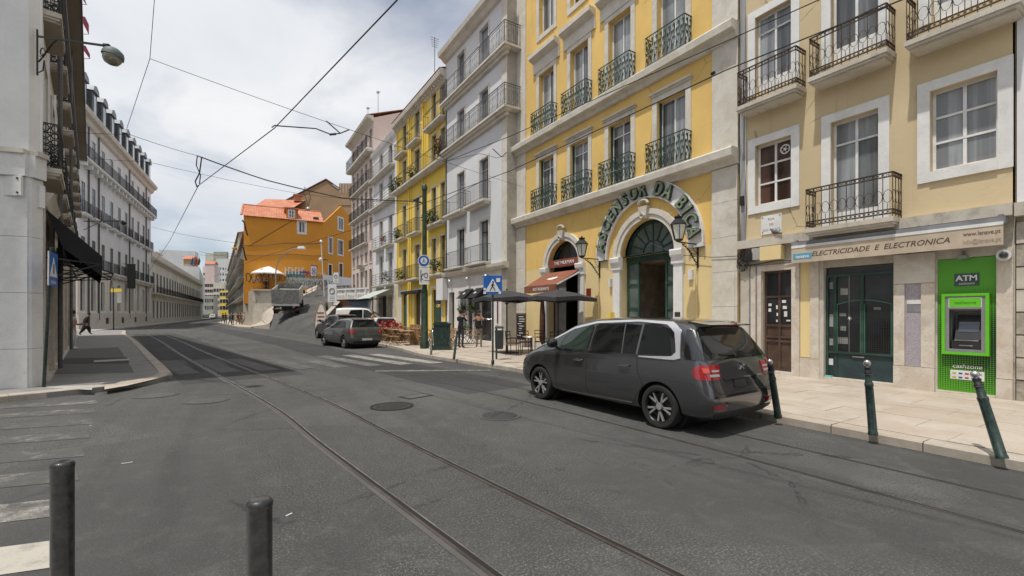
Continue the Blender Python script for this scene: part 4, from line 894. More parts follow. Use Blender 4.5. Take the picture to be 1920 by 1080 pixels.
b = MB(); b.add([(.3,.2,17.9),(W3,.2,17.9),(W3,1.4,19.2),(.3,1.4,19.2),(.3,8,19.2),(W3,8,19.2)],[(0,1,2,3),(3,2,5,4)]); ob('zinc_roof',b,M['zinc'],r3)
ob('attic_wall',MB().box(4.1,W3,1.0,7,17.9,20.2),M['white_wall'],r3); ob('attic_pane',MB().box(4.6,5.6,.98,.999,18.8,19.7),M['g_dark'],r3); b = MB(); b.box(3.8,W3+.2,.7,7.2,20.2,20.28); ob('attic_roof',b,M['tile'],r3)
b = MB()
for k in range(14): b.cyl((3.85+k*.28,.66,20.3),(3.85+k*.28,3,20.5),.08,n=6)
ob('attic_tiles',b,M['tile'],r3)
# shop front
d = thing('shop_front',None,None); d.parent = r3; d.location = (1.88,.1,.25)
b = MB()
for x,w_ in ((0,.06),(.95,.22),(1.7,.16),(2.6,.12),(3.95,.07)): b.box(x,x+w_,-.04,.06,0,2.77)
b.box(0,4.02,-.03,.05,2.7,2.77); b.box(0,.95,-.02,.05,0,.2); ob('frame',b,M['stone_white'],d)
for x0,x1,g in ((.06,.95,'g_mid'),(1.17,1.7,'g_dark'),(1.86,2.6,'g_dark'),(2.72,3.95,'g_dark')): ob('pane',MB().box(x0,x1,.03,.05,.05,2.7),M[g],d)
for x in (1.0,2.35):
    a = on(r3,'shop_hood','small black hood awning with white emblem, %s of two on the grey house' % ('left' if x < 2 else 'right'),'awning',(1.88+x,-.02,2.55)); b = MB(); b.add([(0,0,.55),(.95,0,.55),(.95,-.6,.0),(0,-.6,0),(0,0,0),(.95,0,0)],[(0,1,2,3),(0,3,4),(1,5,2),(3,2,5,4)]); ob('hood_canvas',b,M['black_cloth'],a)
    b = MB(); b.prism([(-.12,-.06),(.05,-.09),(.14,.02),(.0,.07)],0,.003,'z'); ob('hood_emblem',b,M['white_cloth'],a,(.45,-.31,.29),rot=(R(42.5),0,0))
def foliage(name,par,c,rad,n,size,mat,seed=1,squash=1.,mats=None):
    rr = random.Random(seed); b = MB()
    for k in range(n):
        v = Vector((rr.gauss(0,1),rr.gauss(0,1),rr.gauss(0,1))).normalized()*rad*(rr.random()**.4); v.z *= squash
        p = Vector(c)+v; a = Vector((rr.uniform(-1,1),rr.uniform(-1,1),rr.uniform(-1,1))).normalized(); d_ = a.orthogonal().normalized()*size*rr.uniform(.5,1); e = a.cross(d_).normalized()*size*.5
        if mats: b.k = rr.randrange(len(mats))
        b.add([p-d_,p+e,p+d_,p-e],[(0,1,2,3)])
    return tag(ob(name,b,mats or mat,par),kind='stuff')
for s_,nm in ((2.95,'hanging fern basket left'),(4.2,'hanging fern basket right')):
    t = thing('hanging_plant','%s of the two at the grey shop front' % nm.replace('fern basket','leafy green plant basket,'),'plant',(11.3,26.5-s_,2.0)); foliage('leaves',t,(0,0,0),.3,160,.07,M['leaf'],int(s_*10)); ob('cord',MB().bar((0,0,.2),(0,0,.7),.01),M['iron_black'],t); b = MB(); b.lathe([(.06,-.1),(.12,.05)],10); ob('pot',b,M['brown_frame'],t)
ob('wall_cabinet',MB().box(-.7,.35,-.35,-.03,2.55,3.9),M['white_wall'],loc=(11.55,26.5,0),rz=RA,label='big off-white cabinet on the wall above the photographer in black',category='box')
for s_ in (1.0,3.4,5.6):
    t = thing('shop_lamp','white globe lamp %s above the grey shop front' % {1.0:'leftmost of three',3.4:'in the middle',5.6:'rightmost of three'}[s_],'lamp',(11.55,26.5-s_,3.65),RA); b = MB(); b.lathe([(.02,-.1),(.09,-.05),(.1,.03),(.05,.1)],10,(0,-.18,0)); ob('globe',b,M['g_milk'],t,smooth=True); ob('arm',MB().bar((0,0,.06),(0,-.18,.1),.02),M['iron_grey'],t)
ob('banner',MB().box(6.55,6.62,-.06,-.04,1.2,2.6),M['maroon'],loc=(11.55,26.5,0),rz=RA,label='narrow maroon and white banner by the corner pilaster of the grey house',category='banner')
# ================================================================== bright yellow house
r4 = thing('bright_yellow_house','bright yellow four storey house with plant-filled balconies and green doors','building',(11.6,36.4,0),RA)
W4,H4 = 9.98,17.0
wx = [(1.46,2.34),(4.2,5.25),(7.5,8.3),(9.0,9.78)]; rows_ = [(4.3,6.7),(7.6,10.1),(11.5,13.6),(14.2,16.4)]
ob('front_wall',wall_mesh(0,W4,4.1,H4,[(a,b_,*z) for a,b_ in wx for z in rows_],.15),M['vivid_yellow'],r4)
ob('lower_wall',wall_mesh(0,W4,0,4.1,[(1.2,2.5,.2,3.2,1) if False else (1.2,2.5,.2,3.4),(4.1,5.4,.2,3.2),(7.5,9.2,.2,3.3)],.2),M['vivid_yellow'],r4); body(r4,W4,H4,9,M['vivid_yellow'])
boxpart(r4,'stone_base','cream',0,1.15,-.04,.0,0,4.05)
for i,(a,b_) in enumerate(wx):
    for j,(z0,z1) in enumerate(rows_): window(r4,a,z0,b_-a,z1-z0,2,(.72,),.05,'dark_frame','g_pale' if (i+j) % 3 else 'g_mid',.13,.12,'stone',False,panes='one')
for j,(z0,z1) in enumerate(rows_):
    if j == 2: balcony(r4,-.1,W4,11.45,.5,1.0,'bars','iron_black','stone',.25)
    else:
        for s0,s1 in ((.45,2.6),(3.5,5.6),(6.9,9.95)): balcony(r4,s0,s1,z0-.04,.45,.95,'bars','iron_black','stone',.2)
for x in (0.02,3.27,6.2,9.86): boxpart(r4,'pilaster_strip','vivid_yellow',x,x+.22 if x > 1 else x+.15,-.05,.0,.1,H4-.6)
for x in (3.2,6.1): pipe(r4,'downpipe','vivid_yellow',[(x,-.1,.2),(x,-.1,H4-.9)],.05); b = MB(); b.lathe([(.05,0),(.13,.12),(.13,.25)],8,(x,-.12,H4-.95)); ob('hopper',b,M['vivid_yellow'],r4)
cornice(r4,-.05,W4,H4-.35,[(.0,-.3),(.1,-.25),(.2,-.05),(.45,.0),(.5,.25),(.42,.4)],'stone')
for k in range(26): boxpart(r4,'dentil','stone',.1+k*.38,.28+k*.38,-.3,-.1,H4-.52,H4-.42)
b = MB(); b.add([(-.05,-.5,H4+.05),(W4,-.5,H4+.05),(W4,4,H4+1.6),(-.05,4,H4+1.6)],[(0,1,2,3)]); ob('tile_roof',b,M['tile'],r4)
for k,(a0,a1,m_) in enumerate(((1.2,2.5,'green_frame'),(4.1,5.4,'brown_frame'),(7.5,9.2,'green_frame'))): window(r4,a0,.2,a1-a0,3.2,2,(.78,),.08,m_,'g_dark',.15,.12,'stone_white',False,panes='one',name='door',panel=2.2)
text('CAFE',.28,M['vivid_yellow'],r4,(8.35,.12,2.2),.01,bold=.005)
for i,(s_,z_) in enumerate(((2.2,4.5),(9,4.6),(1.2,7.8),(7.6,7.9),(8.6,7.85),(.2,11.7),(1.6,11.8),(4.6,11.75),(9.7,11.8),(9.8,12.1))):
    t = thing('balcony_plant',['leafy plant on the bottom left balcony of the bright yellow house','leafy plant on the bottom right balcony of the bright yellow house','bushy plant on the left balcony, second row, bright yellow house','dark plants on the left of the right balcony behind the tram pole','dark plants on the right of the right balcony behind the tram pole','dark tall plant at the far end of the long balcony','plant near the far end of the long yellow-house balcony','plant in the middle of the long yellow-house balcony','red flowering plant at the near end of the long balcony','red flowers above the near end of the long balcony'][i],'plant',(11.2,36.4-s_,z_))
    foliage('leaves',t,(0,0,.2),.4,110,.1,None,i+40,1.1,mats=[M['leaf'],M['leaf'],M['leaf_red'] if i > 7 else M['leaf']]); b = MB(); b.lathe([(.1,-.15),(.15,.05)],8); ob('pot',b,M['brown_frame'],t)
for i,s_ in enumerate((3.4,6.0)):
    t = thing('door_lamp','black lantern on the bright yellow wall, %s of two' % ('far one','near one')[i],'lantern',(11.45,36.4-s_,3.2),RA); b = MB(); b.lathe([(.05,-.2),(.14,.05),(.16,.06),(.03,.2)],6,(0,-.25,0)); ob('lantern_frame',b,M['iron_black'],t); ob('bracket',MB().bar((0,.1,0),(0,-.25,.2),.03),M['iron_black'],t)
t = thing('shop_signboard','small dark projecting awning board over the bright yellow house doors','sign',(11.5,33.2,3.15),RA); ob('board',MB().box(-.3,3.4,-.55,-.0,0,.18),M['black_cloth'],t)
# ================================================================== narrow white house
r5 = thing('narrow_white_house','narrow white house with slatted balconies left of the bright yellow house','building',(11.6,43.6,0),RA)
W5,H5 = 7.2,16.6
wx = [(2.2,3.2),(5.0,6.0)]; rows_ = [(4.3,6.85),(7.6,10.0),(11.4,13.4),(14.3,16.0)]
ob('front_wall',wall_mesh(0,W5,4.0,H5,[(a,b_,*z) for a,b_ in wx for z in rows_],.15),M['white_wall'],r5); ob('shop_wall',wall_mesh(0,W5,0,4.0,[(1.8,4.2,.15,3.3),(4.7,5.9,.15,3.3)],.4),M['stone_dirty'],r5); body(r5,W5,H5,9,M['white_wall'])
for i,(a,b_) in enumerate(wx):
    for j,(z0,z1) in enumerate(rows_): window(r5,a,z0,1,z1-z0,2,(.72,),.05,'grey_frame','g_pale' if (i+j) % 2 else 'g_mid',.13,.12,'stone',False,panes='one')
for s0,s1 in ((1.0,3.6),(4.1,6.4)): balcony(r5,s0,s1,4.25,.45,.95,'slat','iron_grey','stone',.2); balcony(r5,s0,s1,7.55,.45,.95,'slat','iron_grey','stone',.2)
balcony(r5,.1,6.7,11.35,.5,1.,'slat','iron_grey','stone',.25); balcony(r5,.1,6.7,14.1,.5,1.,'bars','iron_grey','stone',.25)
cornice(r5,0,W5,H5-.2,[(.0,-.2),(.2,0),(.3,.3)],'stone_white')
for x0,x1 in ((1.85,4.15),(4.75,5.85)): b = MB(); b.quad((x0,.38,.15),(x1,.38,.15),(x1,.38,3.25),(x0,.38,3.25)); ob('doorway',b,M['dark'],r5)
aw = on(r5,'shop_awning','pale green sloping awning on the narrow white house','awning'); b = MB(); b.add([(1.2,-.05,3.85),(6.2,-.05,3.85),(6.2,-1.9,3.0),(1.2,-1.9,3.0),(1.2,-.05,3.82),(6.2,-.05,3.82),(6.2,-1.9,2.97),(1.2,-1.9,2.97)],[(0,1,2,3),(7,6,5,4),(0,4,5,1),(1,5,6,2),(2,6,7,3),(3,7,4,0)]); ob('canvas',b,flat('pale_green_canvas',(.42,.47,.43),.8,var=.1),aw)
for x in (1.4,3.7,6.0): ob('arm',MB().bar((x,-.05,3.0),(x,-1.85,2.98),.04),M['iron_black'],aw)
t = thing('balcony_plant','leafy plant on the lowest near balcony of the narrow white house','plant',(11.2,38.2,4.5)); foliage('leaves',t,(0,0,.3),.4,110,.1,M['leaf'],77,1.3)
t = thing('balcony_plant','reddish plant on the second balcony of the narrow white house','plant',(11.2,38.9,7.8)); foliage('leaves',t,(0,0,.3),.3,80,.09,None,78,1.,mats=[M['leaf'],M['leaf_red']])
# ================================================================== pink house
r6 = thing('pink_house','tall pale pink corner house with rows of black balconies and red tiled roof','building',(11.6,52.6,3.4),RA)
W6,H6 = 9.0,16.9
wx = [(.7+1.75*k,1.55+1.75*k) for k in range(5)]; rows_ = [(5.35,7.6),(8.25,10.4),(11.1,13.2),(14.1,16.1)]
ob('front_wall',wall_mesh(0,W6,0,H6,[(a,b_,*z) for a,b_ in wx for z in rows_]+[(a,b_,.2,2.6) for a,b_ in wx]+[(a,b_,3.3,4.4) for a,b_ in wx],.15),M['pink'],r6); body(r6,W6,H6,10,M['pink'])
for i,(a,b_) in enumerate(wx):
    for j,(z0,z1) in enumerate(rows_): window(r6,a,z0,.85,z1-z0,2,(.72,),.06,'grey_frame','g_mid' if (i+j) % 2 else 'g_dark',.13,.14,'stone',False,panes='one')
    window(r6,a,.2,.85,2.4,2,(.75,),.07,'brown_frame','g_dark',.13,.14,'stone',False,panes='one'); window(r6,a,3.3,.85,1.1,2,(),.06,'grey_frame','g_mid',.13,.14,'stone',True,panes='one')
    for z in (5.3,8.2,11.0):
        if i < 4 or z > 6: balcony(r6,a-.38,b_+.38,z,.42,1.0,'far','iron_black','stone',.2)
balcony(r6,-.2,W6-.1,14.05,.6,1.0,'far','iron_black','stone',.3)
cornice(r6,-.3,W6+.1,H6-.1,[(.0,-.3),(.3,-.05),(.6,.05),(.65,.25)],'stone'); cornice(r6,3.9,5.9,3.0,[(.0,-.1),(.25,0),(.45,.2)],'stone','door_hood')
b = MB(); b.add([(-.4,-.65,H6+.12),(W6+.15,-.65,H6+.12),(W6+.15,5,H6+2.2),(-.4,5,H6+2.2),(W6+.15,10,H6+.12),(-.4,10,H6+.12)],[(0,1,2,3),(3,2,4,5)]); ob('tile_roof',b,M['tile'],r6)
b = MB(); b.prism([(0,H6),(10,H6),(5,H6+2.1)],W6-.02,W6,'x'); ob('gable',b,M['pink'],r6)
def aerial(name,p,h,label,kind=0):
    t = thing(name,label,'antenna',p); b = MB(); b.bar((0,0,0),(0,0,h),.035)
    for k in range(5): z = h-.08-.16*k; w_ = .35-.03*k; b.bar((-w_,.0,z),(w_,.0,z),.02) if kind else b.bar((-w_*.6,k*.1-.2,h-.15),(w_*.6,k*.1-.2,h-.15),.02)
    if not kind: b.bar((0,-.3,h-.15),(0,.35,h-.15),.02)
    ob('mast',b,M['iron_grey'],t); return t
aerial('tv_antenna',PZ(815,160,34)+Vector((0,0,-1)),4.6,'tall TV antenna standing on the bright yellow house roof',1)
aerial('tv_antenna',PZ(709,215,46),2.4,'TV antenna on the ridge of the pink house roof'); aerial('tv_antenna',PZ(690,245,50),2.6,'TV antenna at the far eave of the pink house')
# ================================================================== old white corner house on the left
c1 = Vector((-3.55,14.05,0)); d1 = Vector((-.1886,.9820,0)); a1 = math.atan2(d1.y, d1.x)
l1 = thing('corner_house','old white corner house with stacked iron balconies and black awning at left','building',c1,a1)   # local x runs up the street, y into the house
WL, HL = 30.5, 12.7
n1 = 10; ops = []
for k in range(n1):
    s0 = .55+3.0*k
    for z in (5.05,8.6): ops.append((s0,s0+1.15,z,z+2.5))
ob('front_wall', wall_mesh(0,WL,4.2,HL,ops,.2), M['l1'], l1)
gops = [(.55+3.0*k,2.75+3.0*k,.35,3.6) for k in range(n1)]
ob('shop_wall', wall_mesh(0,WL,0,4.2,gops,.35), M['marble'], l1)
# the side that closes the house towards the camera: chamfer and end wall (local coordinates)
Mi = (Matrix.Translation(c1) @ Matrix.Rotation(a1,4,'Z')).inverted()
pA = Mi @ Vector((-3.66,13.78,0)); pB = Mi @ Vector((-9.5,15.3,0)); pC = Mi @ Vector((-16,26,0))
def lwall(name, p, q, z0, z1, mat, out=0.):
    d_ = Vector((q.x-p.x,q.y-p.y,0)).normalized(); n_ = Vector((d_.y,-d_.x,0))
    if n_.x > 0 and out: n_ = -n_
    if out:
        P = [p+n_*out, q+n_*out, q, p]; b = MB().prism([(v.x,v.y) for v in P], z0, z1, 'z')
    else: b = MB().quad((p.x,p.y,z0),(q.x,q.y,z0),(q.x,q.y,z1),(p.x,p.y,z1))
    return ob(name, b, M[mat], l1)
o0 = Vector((0,0,0))
lwall('chamfer_wall', o0, pA, 0, HL, 'l1'); lwall('end_wall', pA, pB, 0, HL, 'l1'); lwall('end_wall', pB, Vector((1,14,0)), 0, HL, 'l1'); lwall('back_wall', Vector((1,14,0)), Vector((WL,14,0)), 0, HL, 'l1'); lwall('party_wall', Vector((WL,14,0)), Vector((WL,0,0)), 0, HL, 'l1')
# smooth stone dressing of the ground floor: big blocks with joints, then a band
ez = [0.02,.95,2.15,3.35,4.62]
def dirn(p,q): return (Vector((q.x-p.x,q.y-p.y,0))).normalized()
for z0,z1 in zip(ez,ez[1:]):
    u = dirn(pA,pB); x = 0
    while x < 5.6:
        L_ = min(1.35,5.6-x); p = pA+u*(x+.0); q = pA+u*(x+L_-.008); lwall('stone_block', p, q, z0, z1-.008, 'stone_white', .05); x += L_
    lwall('stone_block', pA, o0, z0, z1-.008, 'stone_white', .05)
u = dirn(pA,pB)
lwall('band_course', pA, pA+u*5.6, 4.63, 5.1, 'stone_white', .12); lwall('band_course', pA, o0, 4.63, 5.1, 'stone_white', .12)
lwall('band_course', pA, pA+u*5.6, 5.1, 5.2, 'stone', .17); lwall('band_course', pA, o0, 5.1, 5.2, 'stone', .17)
boxpart(l1,'corner_strip','l1',0,.42,-.03,.0,5.2,HL)
gm = ['g_mid','g_dark','g_pale']
for k in range(n1):
    s0 = .55+3.0*k
    for j,z in enumerate((5.05,8.6)):
        window(l1,s0,z,1.15,2.5,2,(.76,),.06,'white_frame',gm[(k+j) % 3],.16,.18,'stone',False,panes='one')
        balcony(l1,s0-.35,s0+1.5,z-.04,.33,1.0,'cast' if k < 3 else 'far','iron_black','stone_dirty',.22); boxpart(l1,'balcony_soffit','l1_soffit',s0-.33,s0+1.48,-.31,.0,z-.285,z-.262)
    f = window(l1,gops[k][0],.35,2.2,3.25,3,(.75,),.08,'dark_frame','g_dark',.3,0,panes='one',name='shop_window',panel=.5)
    if k < 8: boxpart(l1,'shop_pilaster','marble' if k % 2 else 'stone_dirty',2.79+3.0*k,3.51+3.0*k,-.08,.0,.0,4.1)
boxpart(l1,'shop_pilaster','stone_dirty',.02,.5,-.06,.0,.0,4.1); boxpart(l1,'base_step','stone_dirty',.52,WL,-.12,.0,0,.18)
cornice(l1,0,WL,4.15,[(.0,-.1),(.1,-.05),(.15,.1),(.22,.25)],'stone_dirty','band')
# eave: deep stained soffit and gutter
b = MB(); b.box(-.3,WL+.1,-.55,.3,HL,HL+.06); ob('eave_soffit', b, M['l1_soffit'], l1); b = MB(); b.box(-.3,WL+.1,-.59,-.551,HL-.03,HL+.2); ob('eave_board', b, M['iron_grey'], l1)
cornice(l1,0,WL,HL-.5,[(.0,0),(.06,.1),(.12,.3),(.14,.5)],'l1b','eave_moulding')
pipe(l1,'downpipe','iron_grey',[(3.1,-.2,.2),(3.1,-.2,HL)],.05); pipe(l1,'downpipe','iron_grey',[(12.1,-.2,.2),(12.1,-.2,HL)],.05); pipe(l1,'cable_duct','iron_grey',[(.0,-.16,HL-.6),(15,-.16,HL-.6),(WL,-.16,HL-.6)],.06)
b = MB(); b.add([(-.3,-.45,HL+.2),(WL,-.45,HL+.2),(WL,6,HL+3),(-.3,6,HL+3),(WL,14,HL+.2),(-.3,14,HL+.2)],[(0,1,2,3),(3,2,4,5)]); ob('tile_roof', b, M['tile'], l1)
# plaques
pq = thing('stone_plaque','blank worn white plaque with iron studs on the left corner house',"sign",(0,0,0)); A_ = PZ(-70,332,9.7); B_ = PZ(46,340,9.7); 
dd = (B_-A_); dd.z = 0; Ld = dd.length; ang = math.atan2(dd.y,dd.x); pq.location = (A_.x,A_.y-.04,4.2); pq.rotation_euler = (0,0,ang)
ob('plate', MB().box(0,Ld,-.06,-.01,.0,.42), M['stone_white'], pq)
for x in (.06,Ld-.07):
    for z in (.06,.36): ob('stud', MB().cyl((x,-.075,z),(x,-.06,z),.022,n=8), M['iron_rust'], pq)
p = c1+d1*(-.12); ob('small_plaque', MB().box(-.05,.05,-.03,.03,0,.48), M['stone_white'], loc=(-3.50,13.92,4.02), rz=a1-1.0, label='small narrow plaque edge on the chamfer of the corner house', category='sign')
# awning of the corner house
aw = on(l1,'black_awning','large black canvas awning sloping from the left corner house','awning')
b = MB(); P = [(.5,-.05,4.12),(4.3,-.05,4.12),(4.3,-1.02,3.1),(.5,-1.02,3.1)]; V = P+[(.5,-1.02,2.62),(4.3,-1.02,2.62),(.5,-.05,3.4),(4.3,-.05,3.4)]
b.add(V,[(0,1,2,3),(3,2,5,4)]); b.add([(.5,-.05,4.12),(.5,-1.02,3.1),(.5,-1.02,2.62),(.5,-.35,3.22)],[(0,1,2,3)]); b.add([(4.3,-.05,4.12),(4.3,-1.02,3.1),(4.3,-1.02,2.62),(4.3,-.35,3.22)],[(0,1,2,3)]); ob('canvas', b, M['black_cloth'], aw)
b = MB()
for x in (.5,2.4,4.3): b.bar((x,-.03,3.0),(x,-1.0,2.9),.03); b.bar((x,-.03,2.5),(x,-1.0,2.9),.03)
for z,y in ((2.95,-1.0),(3.15,-.6),(2.75,-.5)): b.bar((.5,y,z),(4.4,y,z),.025)
ob('frame', b, M['iron_black'], aw)
aw = on(l1,'awning_frame','bare black folding awning frame behind the black awning at left','awning')
b = MB()
for x in (5.2,7.0,8.8): b.bar((x,-.03,3.5),(x,-1.35,3.0),.035); b.bar((x,-.03,2.9),(x,-1.35,3.0),.03)
for z,y in ((3.0,-1.35),(3.2,-.8),(3.4,-.3)): b.bar((5.1,y,z),(8.9,y,z),.03)
b.box(5.1,8.9,-.3,-.04,3.45,3.7); ob('frame', b, M['iron_black'], aw)
# street lamp on a long bracket at the corner
a0 = PZ(70,68,9.9); tip = PZ(199,86,8.9)
sl = thing('street_lamp','grey-green street lamp head on a long iron bracket from the corner house','street lamp',(a0.x,a0.y,0))
o_ = Vector((a0.x,a0.y,0)); b = MB(); b.bar(a0-o_,tip-o_,.035); b.bar(a0-o_+Vector((0,0,.15)),a0-o_-Vector((0,0,.85)),.028)
dv = (tip-a0).normalized(); b.tube([a0-o_+dv*(.05+.16*k)+Vector((0,0,-.55*math.cos(k*.3)*(1-k/7))) for k in range(7)],.016,5); b.tube([a0-o_+dv*(.22+.14*math.cos(k*.7)*(1-k/11))+Vector((0,0,-.35+.14*math.sin(k*.7)*(1-k/11))) for k in range(10)],.012,4)
b.tube([a0-o_+Vector((0,0,-.8)),a0-o_+dv*.25+Vector((0,0,-.72)),a0-o_+dv*.3+Vector((0,0,-.5)),a0-o_+dv*.12+Vector((0,0,-.42))],.014,4); b.cyl(tip-o_-dv*.05,tip-o_+dv*.08,.045,n=8)
ob('bracket', b, M['iron_black'], sl)
b = MB(); b.lathe([(.03,.08),(.08,.07),(.15,.02),(.175,-.04),(.18,-.1),(.165,-.1)],16); ob('head', b, flat('lamp_grey_green',(.10,.13,.125),.55,.2,var=.3), sl, tip-o_+Vector((.12,-.02,-.1)), rot=(.0,R(12),0), smooth=True)
b = MB(); b.lathe([(.158,-.1),(.152,-.16),(.11,-.23),(.035,-.26)],16); ob('bowl', b, flat('dusty_lamp_bowl',(.20,.18,.13),.2,coat=1.,var=.3), sl, tip-o_+Vector((.12,-.02,-.1)), rot=(.0,R(12),0), smooth=True)
# maroon banners above the street
for i,(a,c) in enumerate((((152,28),(166,64)),((152,82),(168,110)),((151,-12),(162,8)))):
    p = PZ(a[0]-3,a[1],24-2*i); q = PZ(c[0],c[1],24-2*i); t = thing('banner','%s of the maroon banners sticking out past the eave at left' % ('middle','lowest','topmost')[i],'banner',(p.x,p.y,0))
    o_ = Vector((p.x,p.y,0)); b = MB(); A_ = p-o_; B_ = q-o_; w = Vector((B_.x-A_.x,B_.y-A_.y,0)); b.add([A_,A_+w*.6+Vector((0,0,-.1)),A_+w+Vector((0,0,-.5)),B_,A_+w*.45+Vector((0,0,(B_.z-A_.z)*.5))]+[v+Vector((.01,.02,0)) for v in (A_,A_+w*.6+Vector((0,0,-.1)),A_+w+Vector((0,0,-.5)),B_,A_+w*.45+Vector((0,0,(B_.z-A_.z)*.5)))],[(0,1,2,3,4),(9,8,7,6,5)]); ob('cloth', b, M['maroon'], t)
    b = MB(); b.bar(A_-w*1.5+Vector((0,0,(B_.z-A_.z)*1.0)),B_+w*.05,.02); ob('pole', b, M['iron_grey'], t)
# ================================================================== white mansard building, far left
dm = Vector((.0600,.9982,0)); am = math.atan2(dm.y,dm.x); m0 = Vector((L2X(61),61,0))
l2 = thing('mansard_building','grand white building with slate mansard roof, dormers and black balconies','building',m0,am)
WM,HM = 33.0,22.3; bays = [(1.1+3.28*k,2.3+3.28*k) for k in range(10)]
ops = [(a,b_,z0,z1) for a,b_ in bays for z0,z1 in ((6.6,9.6),(12.0,15.2),(17.7,20.3))]; gops = [(a-.15,b_+.15,2.0,5.0,1) if k % 2 else (a-.1,b_+.1,2.0,5.3) for k,(a,b_) in enumerate(bays)]
ob('front_wall', wall_mesh(0,WM,6.3,HM,ops,.1), M['white_wall'], l2); ob('ground_wall', wall_mesh(0,WM,0,6.3,gops,.3), M['pale_cream'], l2); body(l2,WM,HM,14,M['white_wall'])
for k,(a,b_) in enumerate(bays):
    for j,(z0,z1) in enumerate(((6.6,9.6),(12.0,15.2),(17.7,20.3))):
        window(l2,a,z0,1.2,z1-z0,2,(.72,),.06,'grey_frame','g_dark' if (k+j) % 3 else 'g_mid',.0,.14,'stone_white',False,panes='one')
        if j < 2: balcony(l2,a-.55,b_+.55,z0-.05,.5,1.15,'far','iron_black','stone_white',.3)
    window(l2,gops[k][0],2.0,gops[k][1]-gops[k][0],3.0 if k % 2 else 3.3,2,(.75,),.09,'dark_frame','g_dark',.25,0,panes='one')
    boxpart(l2,'rusticated_pier','pale_cream',a-1.15,a-.45,-.08,.0,1.8,6.0)
    if k % 2: b = MB(); r_ = (gops[k][1]-gops[k][0])/2; b.prism([((gops[k][0]+gops[k][1])/2+r_*math.cos(math.pi*q/12),5+r_*math.sin(math.pi*q/12)) for q in range(13)],.25,.26,'y'); ob('arch_pane', b, M['g_dark'], l2)
boxpart(l2,'plinth','stone',0,WM,-.15,.0,0,1.75); 
for k in range(5): boxpart(l2,'cellar_window','dark_frame',2.2+6.56*k,3.2+6.56*k,-.17,-.151,.5,1.2)
cornice(l2,-.2,WM+.2,6.0,[(.0,-.1),(.3,0),(.35,.3)],'stone'); 
balcony(l2,-.2,WM+.2,17.45,.8,1.2,'far','iron_black','stone_white',.3,name='long_balcony')
for k in range(20): boxpart(l2,'corbel','stone_white',.5+k*1.64,.8+k*1.64,-.65,.0,16.65,17.14)
cornice(l2,-.3,WM+.4,21.6,[(.0,-.4),(.25,-.2),(.4,.2),(.75,.4),(.85,.75),(.8,.9)],'stone')
b = MB(); b.add([(0,-.2,22.5),(WM,-.2,22.5),(WM,1.6,26.2),(0,1.6,26.2),(WM-.0,13,26.2),(0,13,26.2),(WM,14,22.5),(0,14,22.5)],[(0,1,2,3),(3,2,4,5),(5,4,6,7),(1,6,4,2),(0,3,5,7)]); ob('mansard_roof', b, M['slate'], l2)
for k in range(10):
    x = .75+3.28*k; t_ = boxpart(l2,'dormer','slate',x,x+1.7,-.12,2.0,22.55,25.6); ob('dormer_hood', MB().prism([(x-.15,25.6),(x+1.85,25.6),(x+1.6,26.15),(x+.85,26.4),(x+.1,26.15)],-.3,1.8,'y'), M['zinc'], t_); ob('dormer_window', MB().box(x+.45,x+1.25,-.16,-.121,23.3,25.3), M['g_pale'], t_)
for x in (3.1,6.4,19.4,29.2): pipe(l2,'downpipe','iron_grey',[(x,-.12,1),(x,-.12,21.4)],.08)
t = on(l2,'hanging_sign','tall dark hanging shop banner on the mansard building','banner',(16.3,-.5,5.6)); ob('cloth', MB().box(-.05,.05,-.85,0,-.6,2.6), flat('dark_green_cloth',(.05,.055,.05),.8), t); ob('bracket', MB().bar((0,.5,2.6),(0,-.9,2.6),.05), M['iron_black'], t)
t = on(l2,'wall_lamp','black lamp bracket on the mansard building above the black awning','street lamp',(2.0,0,11.2)); b = MB(); b.bar((0,0,0),(0,-3.2,.35),.08); b.bar((0,0,-.9),(0,-1.4,.1),.05); b.lathe([(.1,0),(.3,-.15),(.1,-.4)],8,(0,-3.2,.3)); ob('bracket', b, M['iron_black'], t)
# ================================================================== long low building
l3p = Vector((L2X(94),94.1,0)); dl = Vector((.0388,.9992,0)); al = math.atan2(dl.y,dl.x)
l3 = thing('long_cream_building','long two storey cream building with continuous black balcony and parapet','building',l3p,al)
WQ = 82.; bays = [(1.5+3.45*k,2.75+3.45*k) for k in range(23)]
ob('front_wall', wall_mesh(0,WQ,0,11.2,[(a,b_,z0,z1) for a,b_ in bays for z0,z1 in ((.9,3.9),(5.3,8.6))],.06), M['pale_cream'], l3); body(l3,WQ,11.2,14,M['pale_cream'])
for k,(a,b_) in enumerate(bays):
    for z0,h_ in ((.9,3.0),(5.3,3.3)): window(l3,a,z0,1.25,h_,2,(.72,),.06,'grey_frame','g_dark' if k % 4 else 'g_mid',-.06,0,'stone_white',False,panes='one')
balcony(l3,.3,WQ-.3,5.15,.7,1.1,'bars','iron_black','stone',.3,name='long_balcony')
cornice(l3,0,WQ,10.4,[(.0,-.3),(.3,0),(.6,.2),(.65,.5)],'stone'); boxpart(l3,'parapet','stone',0,WQ,-.1,.3,11.2,12.0); boxpart(l3,'plinth','stone',0,WQ,-.12,.0,0,.85)
for x,w_,h_ in ((3,4,2.4),(16,6,2.2)): boxpart(l3,'attic','greenish' if x < 5 else 'cream',x,x+w_,2,6,11.2,11.2+h_)
b = MB(); b.box(15.4,22.6,1.5,6.5,13.4,13.6); ob('attic_roof', b, M['stone_dirty'], l3)
